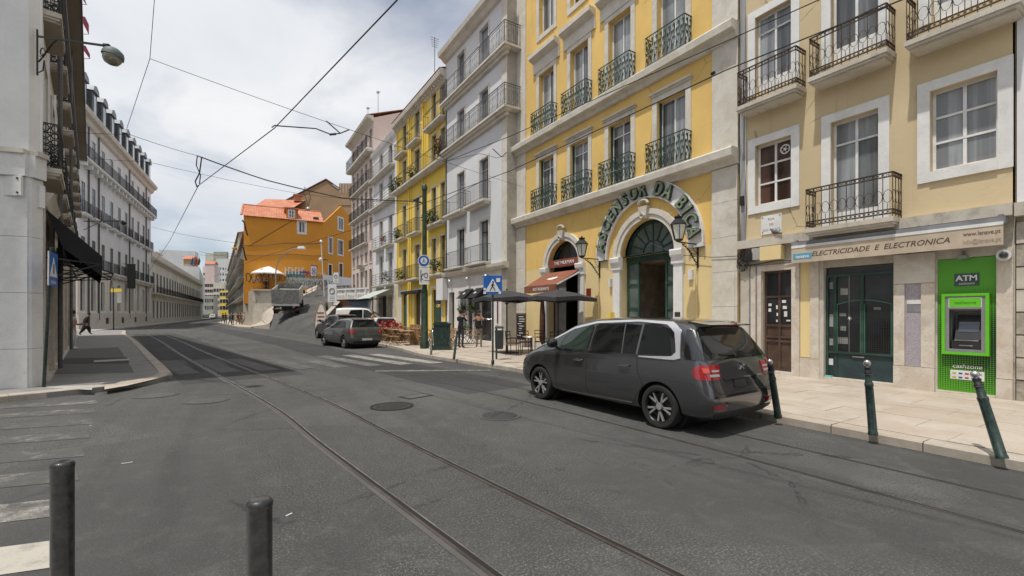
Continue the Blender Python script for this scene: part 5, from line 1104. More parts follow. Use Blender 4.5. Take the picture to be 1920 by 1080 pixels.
# ================================================================== backdrop of town buildings, each a thing in its place
def prism_house(name,label,px0,px1,Z0,Z1,ytop,H0_=None,mat='cream',depth=10,cat='building',base=0.,roof=None,rows=(),cols=0,wm='g_dark',ww=1.0,wh=1.7,side=True):
    """front between two picture columns at depths Z0, Z1; height from the picture row of its top at px0"""
    A_ = PZ(px0,HOR,Z0); B_ = PZ(px1,HOR,Z1); H_ = EYE+(HOR-ytop)/FPX*Z0; dd = (B_-A_); dd.z = 0; L_ = dd.length
    t = thing(name,label,cat,(A_.x,A_.y,base),math.atan2(dd.y,dd.x)); h = H_-base
    zs = [base_+0 for base_ in rows]; ops = []
    if cols:
        st = L_/cols
        for z in rows:
            for k in range(cols): ops.append((st*(k+.5)-ww/2,st*(k+.5)+ww/2,z,z+wh))
    ob('wall',wall_mesh(0,L_,0,h,ops,.2),M[mat],t); body(t,L_,h,depth,M[mat])
    for o_ in ops: 
        f = ob('window',MB().box(-.12,ww+.12,-.04,.02,-.12,0).box(-.12,ww+.12,-.04,.02,wh,wh+.12).box(-.12,0,-.04,.02,0,wh).box(ww,ww+.12,-.04,.02,0,wh) if ('pw',ww,wh) not in _wc else _wc[('pw',ww,wh)],M['stone'],t,(o_[0],0,o_[2]))
        _wc[('pw',ww,wh)] = f.data
        kk = ('pp',ww,wh,wm)
        if kk not in _wc: _wc[kk] = MB().box(0,ww,.15,.17,0,wh).mesh('pane')
        ob('pane',_wc[kk],M[wm],f)
    if roof: b = MB(); b.add([(-.3,-.4,h),(L_+.3,-.4,h),(L_+.3,depth/2,h+roof[0]),(-.3,depth/2,h+roof[0]),(L_+.3,depth+.4,h),(-.3,depth+.4,h)],[(0,1,2,3),(3,2,4,5),(0,3,5),(1,4,2)]); ob('roof',b,M[roof[1]],t)
    return t,L_,h
prism_house('far_tower_block','tall pale concrete block behind the long cream building',298,366,185,190,468,mat='far_white',depth=6)
prism_house('far_orange_house','small orange house with tiled roof behind the cream parapet',344,359,150,150,486,base=9,mat='tan',depth=3,roof=(1.2,'tile'))
prism_house('far_white_house','plain white house closing the street beyond the cream building',374,384,150,215,500,mat='far_white',depth=6,rows=(4,8,12),cols=4)
for i,(x0,x1,Z,yt,mt,rows_,cl,lab,rf) in enumerate(((384,402,330,495,'pink',(5,9,13,17,21),4,'far reddish apartment block at the end of the street',(2,'tile')),(400,421,300,530,'cream',(4,8,12,16),4,'far cream apartment house at the end of the street',None),(412,428,270,545,'vivid_yellow',(4,8,12),3,'far yellow house at the end of the street',None),
        (384,400,260,555,'greenish',(4,8),4,'far greenish low house at the street end',None),(380,408,430,500,'far_white',(8,13,18,23,28,33,38),5,'large far white block above the street end',None),(405,432,480,485,'far_white',(12,18,24,30,36,42,48),5,'highest far white block on the hill',None),(385,400,560,475,'cream',(20,30,40,50),3,'hilltop cream blocks far behind the street',None),(424,446,350,490,'far_white',(5,10,15,20,25,30),4,'far pale block right of the street end',None),(400,425,620,472,'greenish',(30,45,60),3,'grey green hilltop block far behind',None))):
    prism_house('far_building',lab,x0,x1,Z,Z,yt,mat=mt,depth=4,rows=rows_,cols=cl,ww=1.6,wh=2.2,roof=rf)
# old greenish terrace on the right of the far street
A_ = PZ(428,HOR,200); B_ = PZ(459,HOR,72)
t,L_,h = prism_house('old_green_terrace','old grey green terrace with stacked balconies right of the far street',428,449,190,100,508,mat='greenish',depth=14,rows=(1,4.6,8.2,11.8,15),cols=16,ww=1.3,wh=2.2,roof=(2,'tile'))
for z in (4.5,8.1,11.7,14.9): balcony(t,1,L_-1,z,.9,1.1,'far','iron_grey','stone_dirty',.25)
t,L_,h = prism_house('old_stone_house','old weathered house next to the orange gable with pale balconies',447,460,98,70,482,mat='l1b',depth=12,rows=(1,4.4,7.6,10.4),cols=6,ww=1.2,wh=2.0,roof=(1.2,'tile'))
for z in (4.2,7.4,10.2): balcony(t,.5,L_-.5,z,.8,1.1,'far','grey_frame','stone_dirty',.25)
ob('roof_canopy', MB().prism([(0,0),(5.5,.9),(5.5,1.1),(0,.2)],0,3,'y'), flat('yellow_canopy',(.75,.38,.02),.7), loc=PZ(434,466,110), rz=-.4, label='yellow roof terrace canopy above the old terrace', category='canopy')
for k,(px_,c_,l_) in enumerate(((355,'sign_blue','blue flag on a slanted pole over the cream parapet'),(362,'red','red flag beside the blue one over the cream parapet'),(368,'leaf','dark green flag, rightmost over the cream parapet'))):
    t = thing('flag',l_,'flag',PZ(px_,500,128)); b = MB(); b.bar((0,0,0),(.8,0,2.9),.08); ob('pole',b,M['iron_grey'],t); b = MB(); b.add([(.7,0,2.7),(.2,0,.7),(.7,.2,.4),(1.0,.2,1.7)],[(0,1,2,3)]); ob('cloth',b,M[c_],t)
# ================================================================== orange house, terrace and ramp
oA = PZ(457,HOR,60); oB = PZ(606,HOR,64.5); base = 3.0
dd = oB-oA; dd.z = 0; Lo = dd.length; ao = math.atan2(dd.y,dd.x)
oh = thing('orange_house','big ochre orange house with tiled roof, one gable window and graffiti','building',(oA.x,oA.y,base),ao)
HO = EYE+(HOR-404)/FPX*60-base
# side wall corner in local frame
inv = (Matrix.Translation((oA.x,oA.y,0)) @ Matrix.Rotation(ao,4,'Z')).inverted(); cS = inv @ PZ(672,HOR,73)
def olocal(px,py,Z=None):
    d_ = PZ(px,py,1)-PZ(px,py,0); o_ = PZ(px,py,0); n = Vector((-math.sin(ao),math.cos(ao),0)); k = (oA-o_).dot(n)/d_.dot(n); q = inv @ (o_+d_*k); return q.x, q.z-base
wx0,wz0 = olocal(558,437); wx1,wz1 = olocal(574,415)
ob('front_wall', wall_mesh(0,Lo,0,HO,[(wx0+.15,wx1-.15,wz0+.1,wz1-.1)],.2), M['orange'], oh)
window(oh,wx0+.15,wz0+.1,wx1-wx0-.3,wz1-wz0-.2,2,(),.1,'white_frame','g_mid',.12,.24,'stone_white',True)
u = Vector((cS.x-Lo,cS.y,0)); Ls = u.length; asd = math.atan2(u.y,u.x)
sw = thing('side_front',None,None); sw.parent = oh; sw.location = (Lo,0,0); sw.rotation_euler = (0,0,asd)
WS = (inv.to_3x3() @ Vector((0,0,1)))
def slocal(px,py):
    A3 = Vector((oB.x,oB.y,0)); C3 = PZ(672,HOR,73); dv = (C3-A3); dv.z = 0; dv.normalize(); n = Vector((-dv.y,dv.x,0)); d_ = PZ(px,py,1)-PZ(px,py,0); o_ = PZ(px,py,0); k = (A3-o_).dot(n)/d_.dot(n); q = o_+d_*k
    return (q-A3).dot(dv), q.z-base
sops = []
for (x0,y0_),(x1,y1_) in (((616,474),(623,447)),((634,477),(643,452)),((634,430),(643,410)),((616,531),(622,497)),((636,529),(642,495))):
    a,z0 = slocal(x0,y0_); b_,z1 = slocal(x1,y1_); sops.append((a,b_,z0,z1))
apx = slocal(640,386)[1]; Lg = slocal(640,386)[0]; Lw = Ls+1.5
ob('side_wall', wall_mesh(0,Lw,0,HO-.1,sops,.2), M['orange'], sw)
b = MB(); b.prism([(0,HO-.1),(Lw,HO-.1),(Lw,HO-.6) if False else (Lw,HO-.1),(Lg,apx)],-.0,.2,'y'); ob('gable', b, M['orange'], sw)
for i,o_ in enumerate(sops): window(sw,o_[0],o_[2],o_[1]-o_[0],o_[3]-o_[2],2,(.7,) if i > 2 else (),.08,'white_frame' if i < 3 else 'dark_frame','g_dark' if i in (1,3) else 'g_mid',.12 if i != 2 else -.06,.16,'stone_white',i < 3,panes='one')
z_ = slocal(640,520)[1]; boxpart(sw,'white_base','white_wall',1.2 if False else .05,Lw,-.03,.0,0,slocal(660,518)[1]-.3)
_M = Matrix.Translation((Lo,0,0)) @ Matrix.Rotation(asd,4,'Z')
for ch in list(sw.children):
    ml = Matrix.Translation(ch.location) @ ch.rotation_euler.to_matrix().to_4x4(); ch.parent = oh; ch.matrix_local = _M @ ml
bpy.data.objects.remove(sw)
# roof: slope rises away from the front wall; ridge along the front
yr = 4.6; zr = HO+2.35
def rowroof(par,name,x0,x1,y0_,z0,y1_,z1,n=26,tiles=True):
    b = MB(); m = int((x1-x0)/.3)
    vs = []; 
    for i in range(m*2+1):
        x = x0+(x1-x0)*i/(m*2); dz = .045*(i % 2)
        vs += [(x,y0_,z0+dz),(x,y1_,z1+dz)]
    b.add(vs,[(2*i,2*i+2,2*i+3,2*i+1) for i in range(m*2)]); o = ob(name,b,M['tile'],par); tag(o,kind='stuff'); return o
rowroof(oh,'roof_tiles',-.35,Lo+.05,-.35,HO-.05,yr,zr); ob('ridge', MB().cyl((-.35,yr,zr+.05),(Lo+.05,yr,zr+.05),.13,n=7), M['tile'], oh); ob('verge', MB().bar((-.3,-.35,HO+.02),(-.3,yr,zr+.07),.2,.12), M['tile'], oh)
b = MB(); b.quad((-.35,yr,zr),(Lo,yr,zr),(Lo,yr+5,HO),(-.35,yr+5,HO)); ob('back_roof', b, M['tile'], oh); b = MB(); b.quad((0,0,0),(0,9,0),(0,9,HO),(0,0,HO)); ob('left_wall', b, M['l1b'], oh); b = MB(); b.quad((0,0,HO-.01),(Lo,0,HO-.01),(Lo,9,HO-.01),(0,9,HO-.01)); ob('ceiling', b, M['dark'], oh)
# dormer
dx0 = olocal(537,405)[0]; dx1 = olocal(556,405)[0]
t_ = boxpart(oh,'dormer','orange',dx0,dx1,.1,3.2,HO,HO+1.5); ob('dormer_roof', MB().box(dx0-.25,dx1+.25,-.15,3.4,HO+1.5,HO+1.62), M['tile'], t_); window(oh,dx0+.28,HO+.25,dx1-dx0-.56,1.05,2,(.5,),.09,'white_frame','g_mid',-.0,.08,'stone_white',False,panes='one',name='dormer_window')
ob('skylight', MB().box(olocal(588,406)[0],olocal(588,406)[0]+.7,.5,1.0,HO+.45,HO+.75), M['dark_frame'], oh)
for a,b_ in (((457,460),(602,455)),((457,478),(606,478))): A2 = olocal(*a); B2 = olocal(*b_); ob('wall_cable', MB().tube([(A2[0]+(B2[0]-A2[0])*k/8,-.04,A2[1]+(B2[1]-A2[1])*k/8-.12*math.sin(k*1.1)) for k in range(9)],.03,4), M['brown_frame'], oh)
A2 = olocal(466,462); B2 = olocal(563,405); ob('wall_cable', MB().bar((A2[0],-.04,A2[1]),(B2[0],-.04,B2[1]),.05), M['wood_dark'], oh)
# graffiti: painted strokes, flat on the wall
gr_cols = [flat('graffiti_'+n,c,.7) for n,c in (('white',(.6,.6,.58)),('grey',(.28,.33,.33)),('black',(.03,.03,.03)),('violet',(.13,.05,.28)),('red',(.4,.05,.05)),('teal',(.12,.24,.25)))]
rg_ = random.Random(12)
def scrawl(px,py,w,h,n,m,sz,thick):
    x0,z0 = olocal(px,py); b = MB()
    for k in range(n):
        cx = x0+w*(k+.5)/n; cz = z0+rg_.uniform(-.08,.08); pts = []; a = rg_.uniform(0,6); r_ = sz
        for j in range(9): a += rg_.uniform(.3,1.1); pts.append((cx+r_*.8*math.cos(a)*rg_.uniform(.5,1), cz+h*.5*math.sin(a)*rg_.uniform(.6,1)))
        for p,q in zip(pts,pts[1:]): b.bar((p[0],-.012,p[1]),(q[0],-.012,q[1]),thick,.006,up=(0,1,0))
    return ob('graffiti',b,gr_cols[m],oh)
x0,z0 = olocal(536,539); x1,z1 = olocal(604,521); ob('painted_patch', MB().box(x0,x1,-.008,-.0,z0,z1), M['concrete_light'], oh)
x0,z0 = olocal(537,520); x1,z1 = olocal(572,510); ob('painted_patch', MB().box(x0,x1,-.006,-.0,z0,z1), gr_cols[5], oh)
for k in range(6): x_,z_ = olocal(534,508); ob('graffiti_letter', MB().box(x_+.42*k,x_+.42*k+.12,-.014,-.0,z_-.4,z_+.55).box(x_+.42*k+.121,x_+.42*k+.33,-.014,-.0,z_+(.4 if k % 2 else .1),z_+(.55 if k % 2 else .25)), gr_cols[0], oh)
scrawl(460,520,2.6,1.6,4,2,.5,.09); scrawl(472,524,2,.6,4,0,.3,.08); scrawl(536,517,4.8,.5,12,2,.22,.07); scrawl(537,530,5.2,.9,9,1,.4,.12); scrawl(538,530,5.2,.8,9,2,.36,.05); scrawl(576,529,4,.9,9,0,.3,.08); scrawl(576,530,4,1,8,2,.3,.06); scrawl(562,509,1.2,.3,3,3,.3,.16); scrawl(574,512,1.5,.3,4,4,.2,.1); scrawl(582,500,1.,.5,2,3,.3,.08); scrawl(490,515,2.2,.8,4,0,.4,.05); scrawl(510,520,2.6,1.,5,2,.35,.05); scrawl(590,512,1.4,.3,4,0,.2,.05)
x0,z0 = olocal(583,517); x1,z1 = olocal(593,500); ob('poster', MB().box(x0,x1,-.02,-.0,z0,z1), M['sign_white'], oh); b = MB(); cx,cz = (x0+x1)/2,(z0+z1)/2
for s_ in (-.28,.28): b.tube([(cx+.2*math.cos(k*.63),-.03,cz+s_*.9+.2*math.sin(k*.63)) for k in range(10)],.05,4,True)
ob('poster_print', b, M['sign_blue'], oh)
# houses behind the orange one
t,L_,h = prism_house('tan_gable_house','big brownish gable wall with chimney stack behind the orange roof',556,690,84,84,385,mat='tan',depth=12)
gx = lambda px: (px-556)/(690-556)*L_; gz = lambda py: EYE+(HOR-py)/FPX*84
b = MB(); b.prism([(gx(520),gz(385)),(gx(612),gz(338)),(gx(638),gz(356)),(gx(638),gz(385))],0,3,'y'); ob('gable', b, M['tan'], t); b = MB(); b.prism([(gx(518),gz(386)),(gx(612),gz(337)),(gx(639),gz(355)),(gx(639),gz(353.5)),(gx(612),gz(335)),(gx(515),gz(386))],-.2,3,'y'); ob('gable_coping', b, M['wood_dark'], t)
boxpart(t,'chimney_wall','tan',gx(636),gx(672),-.1,2.5,gz(385),gz(344)); boxpart(t,'wall_part','tan',gx(520),gx(557),0,3,gz(470),gz(386))
for k in range(7): boxpart(t,'vertical_rib','stone_dirty',gx(638)+k*.55,gx(638)+k*.55+.12,-.16,-.1,gz(362),gz(345))
t,L_,h = prism_house('red_roof_house','white walled house with flat red tiled roof behind the orange house',468,548,80,80,388,mat='far_white',depth=8)
b = MB(); b.quad((.6,-.3,h-.1),(L_+.5,-.3,h-.1),(L_+.5,4,h+2.2),(.6,4,h+2.4)); ob('tile_roof', b, M['tile'], t)
ob('chimney', MB().box(0,1.1,0,.9,-.4,.6).box(-.15,1.25,-.15,1.05,.6,.8), M['tile'], loc=PZ(552,372,82), label='small red capped chimney block behind the dormer', category='chimney')
# ramp street climbing past the truck
Lr = [PZ(505,617,50),PZ(511,600,51),PZ(515,588,53),PZ(540,572,56),PZ(576,553,60),PZ(617,537,67)]
Rr = [PZ(596,632,33.5),PZ(597,603,40),PZ(604,584,46.5),PZ(612,565,53.5),PZ(640,544,62),PZ(664,534,67)]
Lr[0].z = .004; Rr[0].z = .004
def strip(name,A_,B_,mat,**k):
    b = MB(); n = len(A_)-1; m = 8; VA = smooth(A_,4); VB = smooth(B_,4); b.add(list(VA)+list(VB),[(i,i+1,len(VA)+i+1,len(VA)+i) for i in range(len(VA)-1)]); return ob(name,b,mat,smooth=True,**k)
G0 = [Vector((p.x,p.y,-.04)) for p in (Lr[0]+(Lr[0]-Rr[0])*.0+Vector((0,-6,0)), Rr[0]+Vector((-1.5,-6,0)))]
strip('ramp_road', Lr, Rr, M['asphalt'], kind='structure')
strip('ramp_side', Rr, [Vector((p.x,p.y,-.3)) for p in Rr], M['stone_grey'], kind='structure')
kl = [p+Vector((0,0,.14)) for p in Lr]
wl = [PZ(488,603,57.5),PZ(490,592,58),PZ(496,582,58.4),PZ(512,571,59.2),PZ(545,556,61),PZ(580,541,62.5),PZ(604,531,64.4)]
VA = smooth([PZ(470,612,55),PZ(500,608,50.5)]+kl[1:],3); VB = smooth([PZ(470,609,60)]+wl,3); n = min(len(VA),len(VB))
VA2 = [VA[int(i*(len(VA)-1)/29)] for i in range(30)]; VB2 = [VB[int(i*(len(VB)-1)/29)] for i in range(30)]
VA2[0].z = .13; b = MB(); b.add(VA2+VB2,[(i,i+1,30+i+1,30+i) for i in range(29)]); b.add(VA2+[v-Vector((0,0,1.0)) for v in VA2],[(i,i+1,30+i+1,30+i) for i in range(29)]); ob('ramp_pavement', b, M['paving_base'], kind='structure')
ci = [GR(408,605.5),GR(425,609.5),GR(445,613.5),GR(470,615),GR(500,611)]; slab('corner_pavement', [(p.x,p.y) for p in ci]+[(PZ(500,600,60).x,PZ(500,600,60).y),(PZ(456,600,68).x,PZ(456,600,68).y),(PZ(432,600,130).x,PZ(432,600,130).y)], .12, M['paving_base'])
# upper terrace with stone walls
zt = 4.6; tp = [PZ(470,HOR,58.5),PZ(515,HOR,58.2),PZ(574,HOR,60.5),PZ(606,HOR,64.2),PZ(600,HOR,66),PZ(456,HOR,64)]
slab('upper_terrace', [(p.x,p.y) for p in tp], zt, M['paving_base'], 0)
tw = thing('terrace_wall','pale stone terrace wall with slanting coping below the white umbrella','wall',(0,0,0))
for i,(a,c,Z0_,Z1_,ya,yb,m_) in enumerate(((474,513,57.6,57.6,548,548,'stone_dirty'),(513,545,57.6,58.5,548,549,'stone_dirty'))):
    p = PZ(a,HOR,Z0_); q = PZ(c,HOR,Z1_); ob('wall_face', MB().add([(p.x,p.y,0),(q.x,q.y,0),(q.x,q.y,zt),(p.x,p.y,zt),(p.x,p.y+.5,0),(q.x,q.y+.5,0),(q.x,q.y+.5,zt),(p.x,p.y+.5,zt)],[(0,1,2,3),(3,2,6,7),(0,3,7,4),(1,5,6,2)]), M[m_], tw)
    ob('coping', MB().bar((p.x,p.y-.05,zt+.08),(q.x,q.y-.05,zt+.08),.7,.16), M['paving'], tw)
ow = thing('old_stair_wall','crumbling old stone stair wall left of the ramp','wall',(0,0,0))
b = MB(); P = [(462,606,66),(486,605,60),(486,585,60),(476,560,61),(466,538,63),(456,532,66),(456,600,68)]
V = [PZ(*p) for p in P]; b.add(V+[v+Vector((.9,.6,0)) for v in V],[(0,1,2,3,4,5,6)]+[(i,(i+1) % 7,7+(i+1) % 7,7+i) for i in range(7)]+[(13,12,11,10,9,8,7)]); ob('wall_face', b, M['rough_stone'], ow)
b = MB(); 
for k in range(7): p = PZ(462+k*3.5,536+k*8,61.5-.1*k); b.bar(p,p+Vector((0,0,1.1)),.1)
b.bar(PZ(462,528,61.5),PZ(484,575,60.8),.12); ob('handrail', b, M['iron_black'], ow)
ob('stone_pier', MB().box(-.65,.65,-.6,.6,0,2.0).box(-.75,.75,-.7,.7,2.0,2.2), M['stone_dirty'], loc=(GR(480,609,.1).x,GR(480,609,.1).y,.1), rz=-.5, label='square stone pier at the foot of the stair wall beside the walkers', category='pier')
rl = thing('panel_railing','grey panelled iron railing beside the ramp pavement','railing',(0,0,0)); b = MB(); c_ = MB()
pts = [PZ(484,590,58),PZ(490,585,58),PZ(500,578,58.2),PZ(512,571,58.4)]
for p in pts: b.bar(p,p+Vector((0,0,1.15)),.08)
for p,q in zip(pts,pts[1:]): b.bar(p+Vector((0,0,1.1)),q+Vector((0,0,1.1)),.08); c_.add([p+Vector((0,0,.1)),q+Vector((0,0,.1)),q+Vector((0,0,1.0)),p+Vector((0,0,1.0))],[(0,1,2,3)])
ob('posts', b, M['iron_grey'], rl); ob('panels', c_, flat('grey_infill',(.20,.19,.18),.8,var=.3), rl)
rl = thing('ramp_handrail','thin iron handrail along the upper ramp pavement','railing',(0,0,0)); b = MB(); pts = [PZ(574,557,59.2),PZ(585,550,60.5),PZ(596,545,62),PZ(612,538,65)]
for p in pts: b.bar(p,p+Vector((0,0,1.0)),.07)
for p,q in zip(pts,pts[1:]): b.bar(p+Vector((0,0,1.0)),q+Vector((0,0,1.0)),.07); b.bar(p+Vector((0,0,.5)),q+Vector((0,0,.5)),.04)
ob('rails', b, M['iron_grey'], rl)
# retaining wall painted with a mural, balustrade above
gw = thing('mural_wall','orange and blue painted retaining wall behind the white van','wall',(0,0,0)); p = PZ(632,HOR,47.5); q = PZ(701,HOR,44.3); zt2 = EYE+(HOR-561)/FPX*46
mm, nt, bb = newmat('mural_paint'); t_ = NT(nt); n = t_.voro(.55,'F1',(3,1,2)); sc = t_.N('ShaderNodeSeparateColor'); t_.L(n.outputs['Color'], sc.inputs[0]); n2 = t_.noise(1.2,3,.5,(4,4,4),1.)
t_.L(t_.mix(t_.math('GREATER_THAN',n2,.58), t_.mix(t_.math('GREATER_THAN',sc.outputs[0],.55),(.85,.33,.08),(.03,.36,.80)), t_.mix(t_.math('GREATER_THAN',sc.outputs[1],.6),(.80,.42,.15),(.62,.16,.14))), bb.inputs['Base Color']); setin(bb,Roughness=.8); M['mural'] = mm
dv = (q-p); dv.z = 0; nn = Vector((-dv.y,dv.x,0)).normalized()*.5
ob('wall_face', MB().add([(p.x,p.y,0),(q.x,q.y,0),(q.x,q.y,zt2),(p.x,p.y,zt2)]+[(v.x+nn.x,v.y+nn.y,z) for v,z in ((p,0),(q,0),(q,zt2),(p,zt2))],[(0,1,2,3),(3,2,6,7),(0,3,7,4),(1,5,6,2)]), M['mural'], gw)
ob('coping', MB().bar((p.x,p.y,zt2+.06),(q.x,q.y,zt2+.06),.5,.14), M['stone'], gw)
up = [p,q,Vector((11.6,44,0)),Vector((11.6,53,0)),PZ(664,HOR,75),PZ(640,HOR,66),PZ(612,HOR,54.5)]; slab('upper_street', [(v.x,v.y) for v in up], 3.05, M['concrete_light'], 0)
slab('upper_street', [(v.x,v.y) for v in (PZ(634,HOR,55),Vector((11.5,50,0)),Vector((11.6,60,0)),PZ(690,HOR,90),PZ(640,HOR,80),PZ(622,HOR,64))], 4.2, M['concrete_light'], 2.9)
bl = thing('balustrade','white stone balustrade above the mural wall with onlookers behind','balustrade',(0,0,0)); n = 22
for k in range(n+1):
    v = p.lerp(q,k/n); v = Vector((v.x,v.y,zt2+.13)); b = MB()
    if k % 6 == 0: b.box(-.15,.15,-.15,.15,0,1.0)
    else: b.lathe([(.05,0),(.10,.2),(.11,.35),(.045,.6),(.07,.8)],6)
    ob('baluster' if k % 6 else 'post', b, M['stone_white'], bl, v)
ob('top_rail', MB().bar((p.x,p.y,zt2+1.03),(q.x,q.y,zt2+1.03),.25,.14), M['stone_white'], bl)
boxg = thing('side_wall','grey sloping wall right of the ramp behind the menu board','wall',(0,0,0)); P = [PZ(600,HOR,40.8),PZ(633,HOR,47.4)]; b = MB(); za,zb = 1.3,3.1
b.add([(P[0].x,P[0].y,0),(P[1].x,P[1].y,0),(P[1].x,P[1].y,zb),(P[0].x,P[0].y,za),(P[0].x+.4,P[0].y,0),(P[1].x+.4,P[1].y,0),(P[1].x+.4,P[1].y,zb),(P[0].x+.4,P[0].y,za)],[(0,1,2,3),(3,2,6,7),(0,3,7,4),(1,5,6,2)]); ob('wall_face', b, M['stone_grey'], boxg)

# houses added on the near left, outside the frame, for windows and paint to reflect
for i,(y0_,w_,h_,mt,lab) in enumerate(((-34,19,15,'cream','cream four storey house across the street outside the frame'),(-14.8,19,14,'l1','old white house across the street outside the frame at near left'))):
    t = thing('opposite_house',lab,'building',(-13.5,y0_,0),R(90)); cols_ = [(1.2+3.1*k,2.5+3.1*k) for k in range(6)]
    o_ = [(a,b_,z,z+2.3) for a,b_ in cols_ for z in (4.6,8,11.2)]+[(a-.2,b_+.2,.2,3.2) for a,b_ in cols_]
    ob('front_wall',wall_mesh(0,w_,0,h_,o_,.2),M[mt],t); body(t,w_,h_,10,M[mt])
    for q_ in o_: window(t,q_[0],q_[2],q_[1]-q_[0],q_[3]-q_[2],2,(.75,),.07,'white_frame','g_mid',.15,.15,'stone',panes='one')
# ================================================================== vehicles: lofted bodies, glass and lamps laid on the real surface
def lerp_tab(tab, x):
    for (a, va), (c, vc) in zip(tab, tab[1:]):
        if x <= c: return va+(vc-va)*max(0, (x-a))/(c-a)
    return tab[-1][1]
class Car:
    """local frame: x from the rear bumper (0) to the nose (L), y to the left, z up"""
    def __init__(s, name, label, spec, mats, loc, rz, group=None):
        s.sp = spec; s.m = mats; L = spec['L']
        s.root = thing(name, label, 'car' if 'cat' not in spec else spec['cat'], loc, rz, group)
        cols = spec['cols']; rings = []
        for i, (X, zt, wt, wm, zs, zb) in enumerate(cols):
            zs = min(zs, zt-.07); wr = spec.get('rear_w', [1,.8,.35,.0])[i] if i < 4 else 0
            j = len(cols)-1-i; wf = [1,.7,.3][j] if j < 3 else 0
            half = [(0,zb),(wm*.72,zb),(wm*.93,zb+.05),(wm*.99,zb+.2),(wm,.58),(wm*.985,(zs+.58)/2+.04),(wm*.965,zs),(wm*.93*.5+wt*.5+.035,zs+(zt-zs)*.42),(wt+.05,zt-.12*min(1,(zt-zs)/.4)),(wt,zt-.035),(wt*.6,zt),(0,zt+.012)]
            ring = []
            for (y, z) in half:
                x = X+lerp_tab(spec['rear'], z)*wr-lerp_tab(spec['front'], z)*wf; ring.append((x, y, z))
            rings.append(ring+[(x, -y, z) for x, y, z in ring[-2:0:-1]])
        n = len(rings[0]); b = MB(); b.add([v for r in rings for v in r], [(i*n+k, i*n+(k+1) % n, (i+1)*n+(k+1) % n, (i+1)*n+k) for i in range(len(rings)-1) for k in range(n)])
        # caps: fans kept as strips between mirrored points
        for base, fl in ((0, 0), ((len(rings)-1)*n, 1)):
            h = n//2
            for k in range(h):
                a, c_, d_, e = base+k, base+k+1, base+(n-k-1) % n, base+(n-k) % n
                f = (a, e, d_, c_) if not fl else (a, c_, d_, e); f = tuple(dict.fromkeys(f))
                if len(f) > 2: b.f.append(f); b.m.append(0)
        me = b.mesh('body', False); o = ob('tmp', me); md = o.modifiers.new('s', 'SUBSURF'); md.levels = 2; md.render_levels = 2; sm = baked(o); bpy.data.objects.remove(o)
        s.bvh = BVHTree.FromPolygons([v.co.copy() for v in sm.vertices], [tuple(p.vertices) for p in sm.polygons])
        # wheel arches
        o = ob('tmp', sm); r = spec['r']; cutters = []
        for X in spec['ax']:
            c = MB(); c.cyl((X, -1.5, r*.98), (X, 1.5, r*.98), r*1.17, n=40); co = ob('cut', c); cutters.append(co)
            md = o.modifiers.new('b', 'BOOLEAN'); md.object = co; md.operation = 'DIFFERENCE'; md.solver = 'EXACT'
        bm_ = baked(o); bpy.data.objects.remove(o); [bpy.data.objects.remove(c) for c in cutters]
        bm_.polygons.foreach_set('use_smooth', [True]*len(bm_.polygons)); bm_.set_sharp_from_angle(angle=R(38)); bm_.materials.clear()
        s.body = ob('body', bm_, mats['paint'], s.root)
        inn = MB()
        for X in spec['ax']: inn.cyl((X, -spec['W']/2+.22, r), (X, spec['W']/2-.22, r), r*1.165, n=28)
        inn.box(.35, L-.35, -.55, .55, .16, .5); ob('underbody', inn, M['black'], s.root)
    def hit(s, kind, a, b, side=1):
        if kind == 'side': o, d = Vector((a, side*3, b)), Vector((0, -side, 0))
        elif kind == 'rear': o, d = Vector((-3, a, b)), Vector((1, 0, 0))
        elif kind == 'front': o, d = Vector((9, a, b)), Vector((-1, 0, 0))
        else: o, d = Vector((a, b, 5)), Vector((0, 0, -1))
        p, n, _, _ = s.bvh.ray_cast(o, d)
        if p is None: p, n, _, _ = s.bvh.find_nearest(o+d*(2.2 if kind == 'side' else 3))
        if n.dot(d) > 0: n = -n
        return p, n
    def patch(s, name, kind, low, up, mat, off=.006, n=14, m=6, side=1, thick=.0, par=None, smooth=True):
        def samp(poly, t):
            d = [0]
            for p, q in zip(poly, poly[1:]): d.append(d[-1]+math.dist(p, q))
            x = t*d[-1]
            for i in range(len(poly)-1):
                if x <= d[i+1]+1e-9: f = (x-d[i])/max(1e-9, d[i+1]-d[i]); return [poly[i][k]+(poly[i+1][k]-poly[i][k])*f for k in (0, 1)]
            return poly[-1]
        b = MB(); vs = []; inner = []
        for i in range(n+1):
            l_, u_ = samp(low, i/n), samp(up, i/n)
            for j in range(m+1):
                a, c = l_[0]+(u_[0]-l_[0])*j/m, l_[1]+(u_[1]-l_[1])*j/m; p, nn = s.hit(kind, a, c, side); vs.append(p+nn*off); inner.append(p-nn*.012)
        q = m+1; fs = [(i*q+j, (i+1)*q+j, (i+1)*q+j+1, i*q+j+1) for i in range(n) for j in range(m)]
        N_ = len(vs); rim = [(i*q) for i in range(n+1)]+[n*q+j for j in range(1, m+1)]+[i*q+m for i in range(n-1, -1, -1)]+[j for j in range(m-1, 0, -1)]
        fs += [(rim[k], rim[(k+1) % len(rim)], N_+rim[(k+1) % len(rim)], N_+rim[k]) for k in range(len(rim))]
        b.add(vs+inner, fs); return ob(name, b, mat, par or s.root, smooth=True)
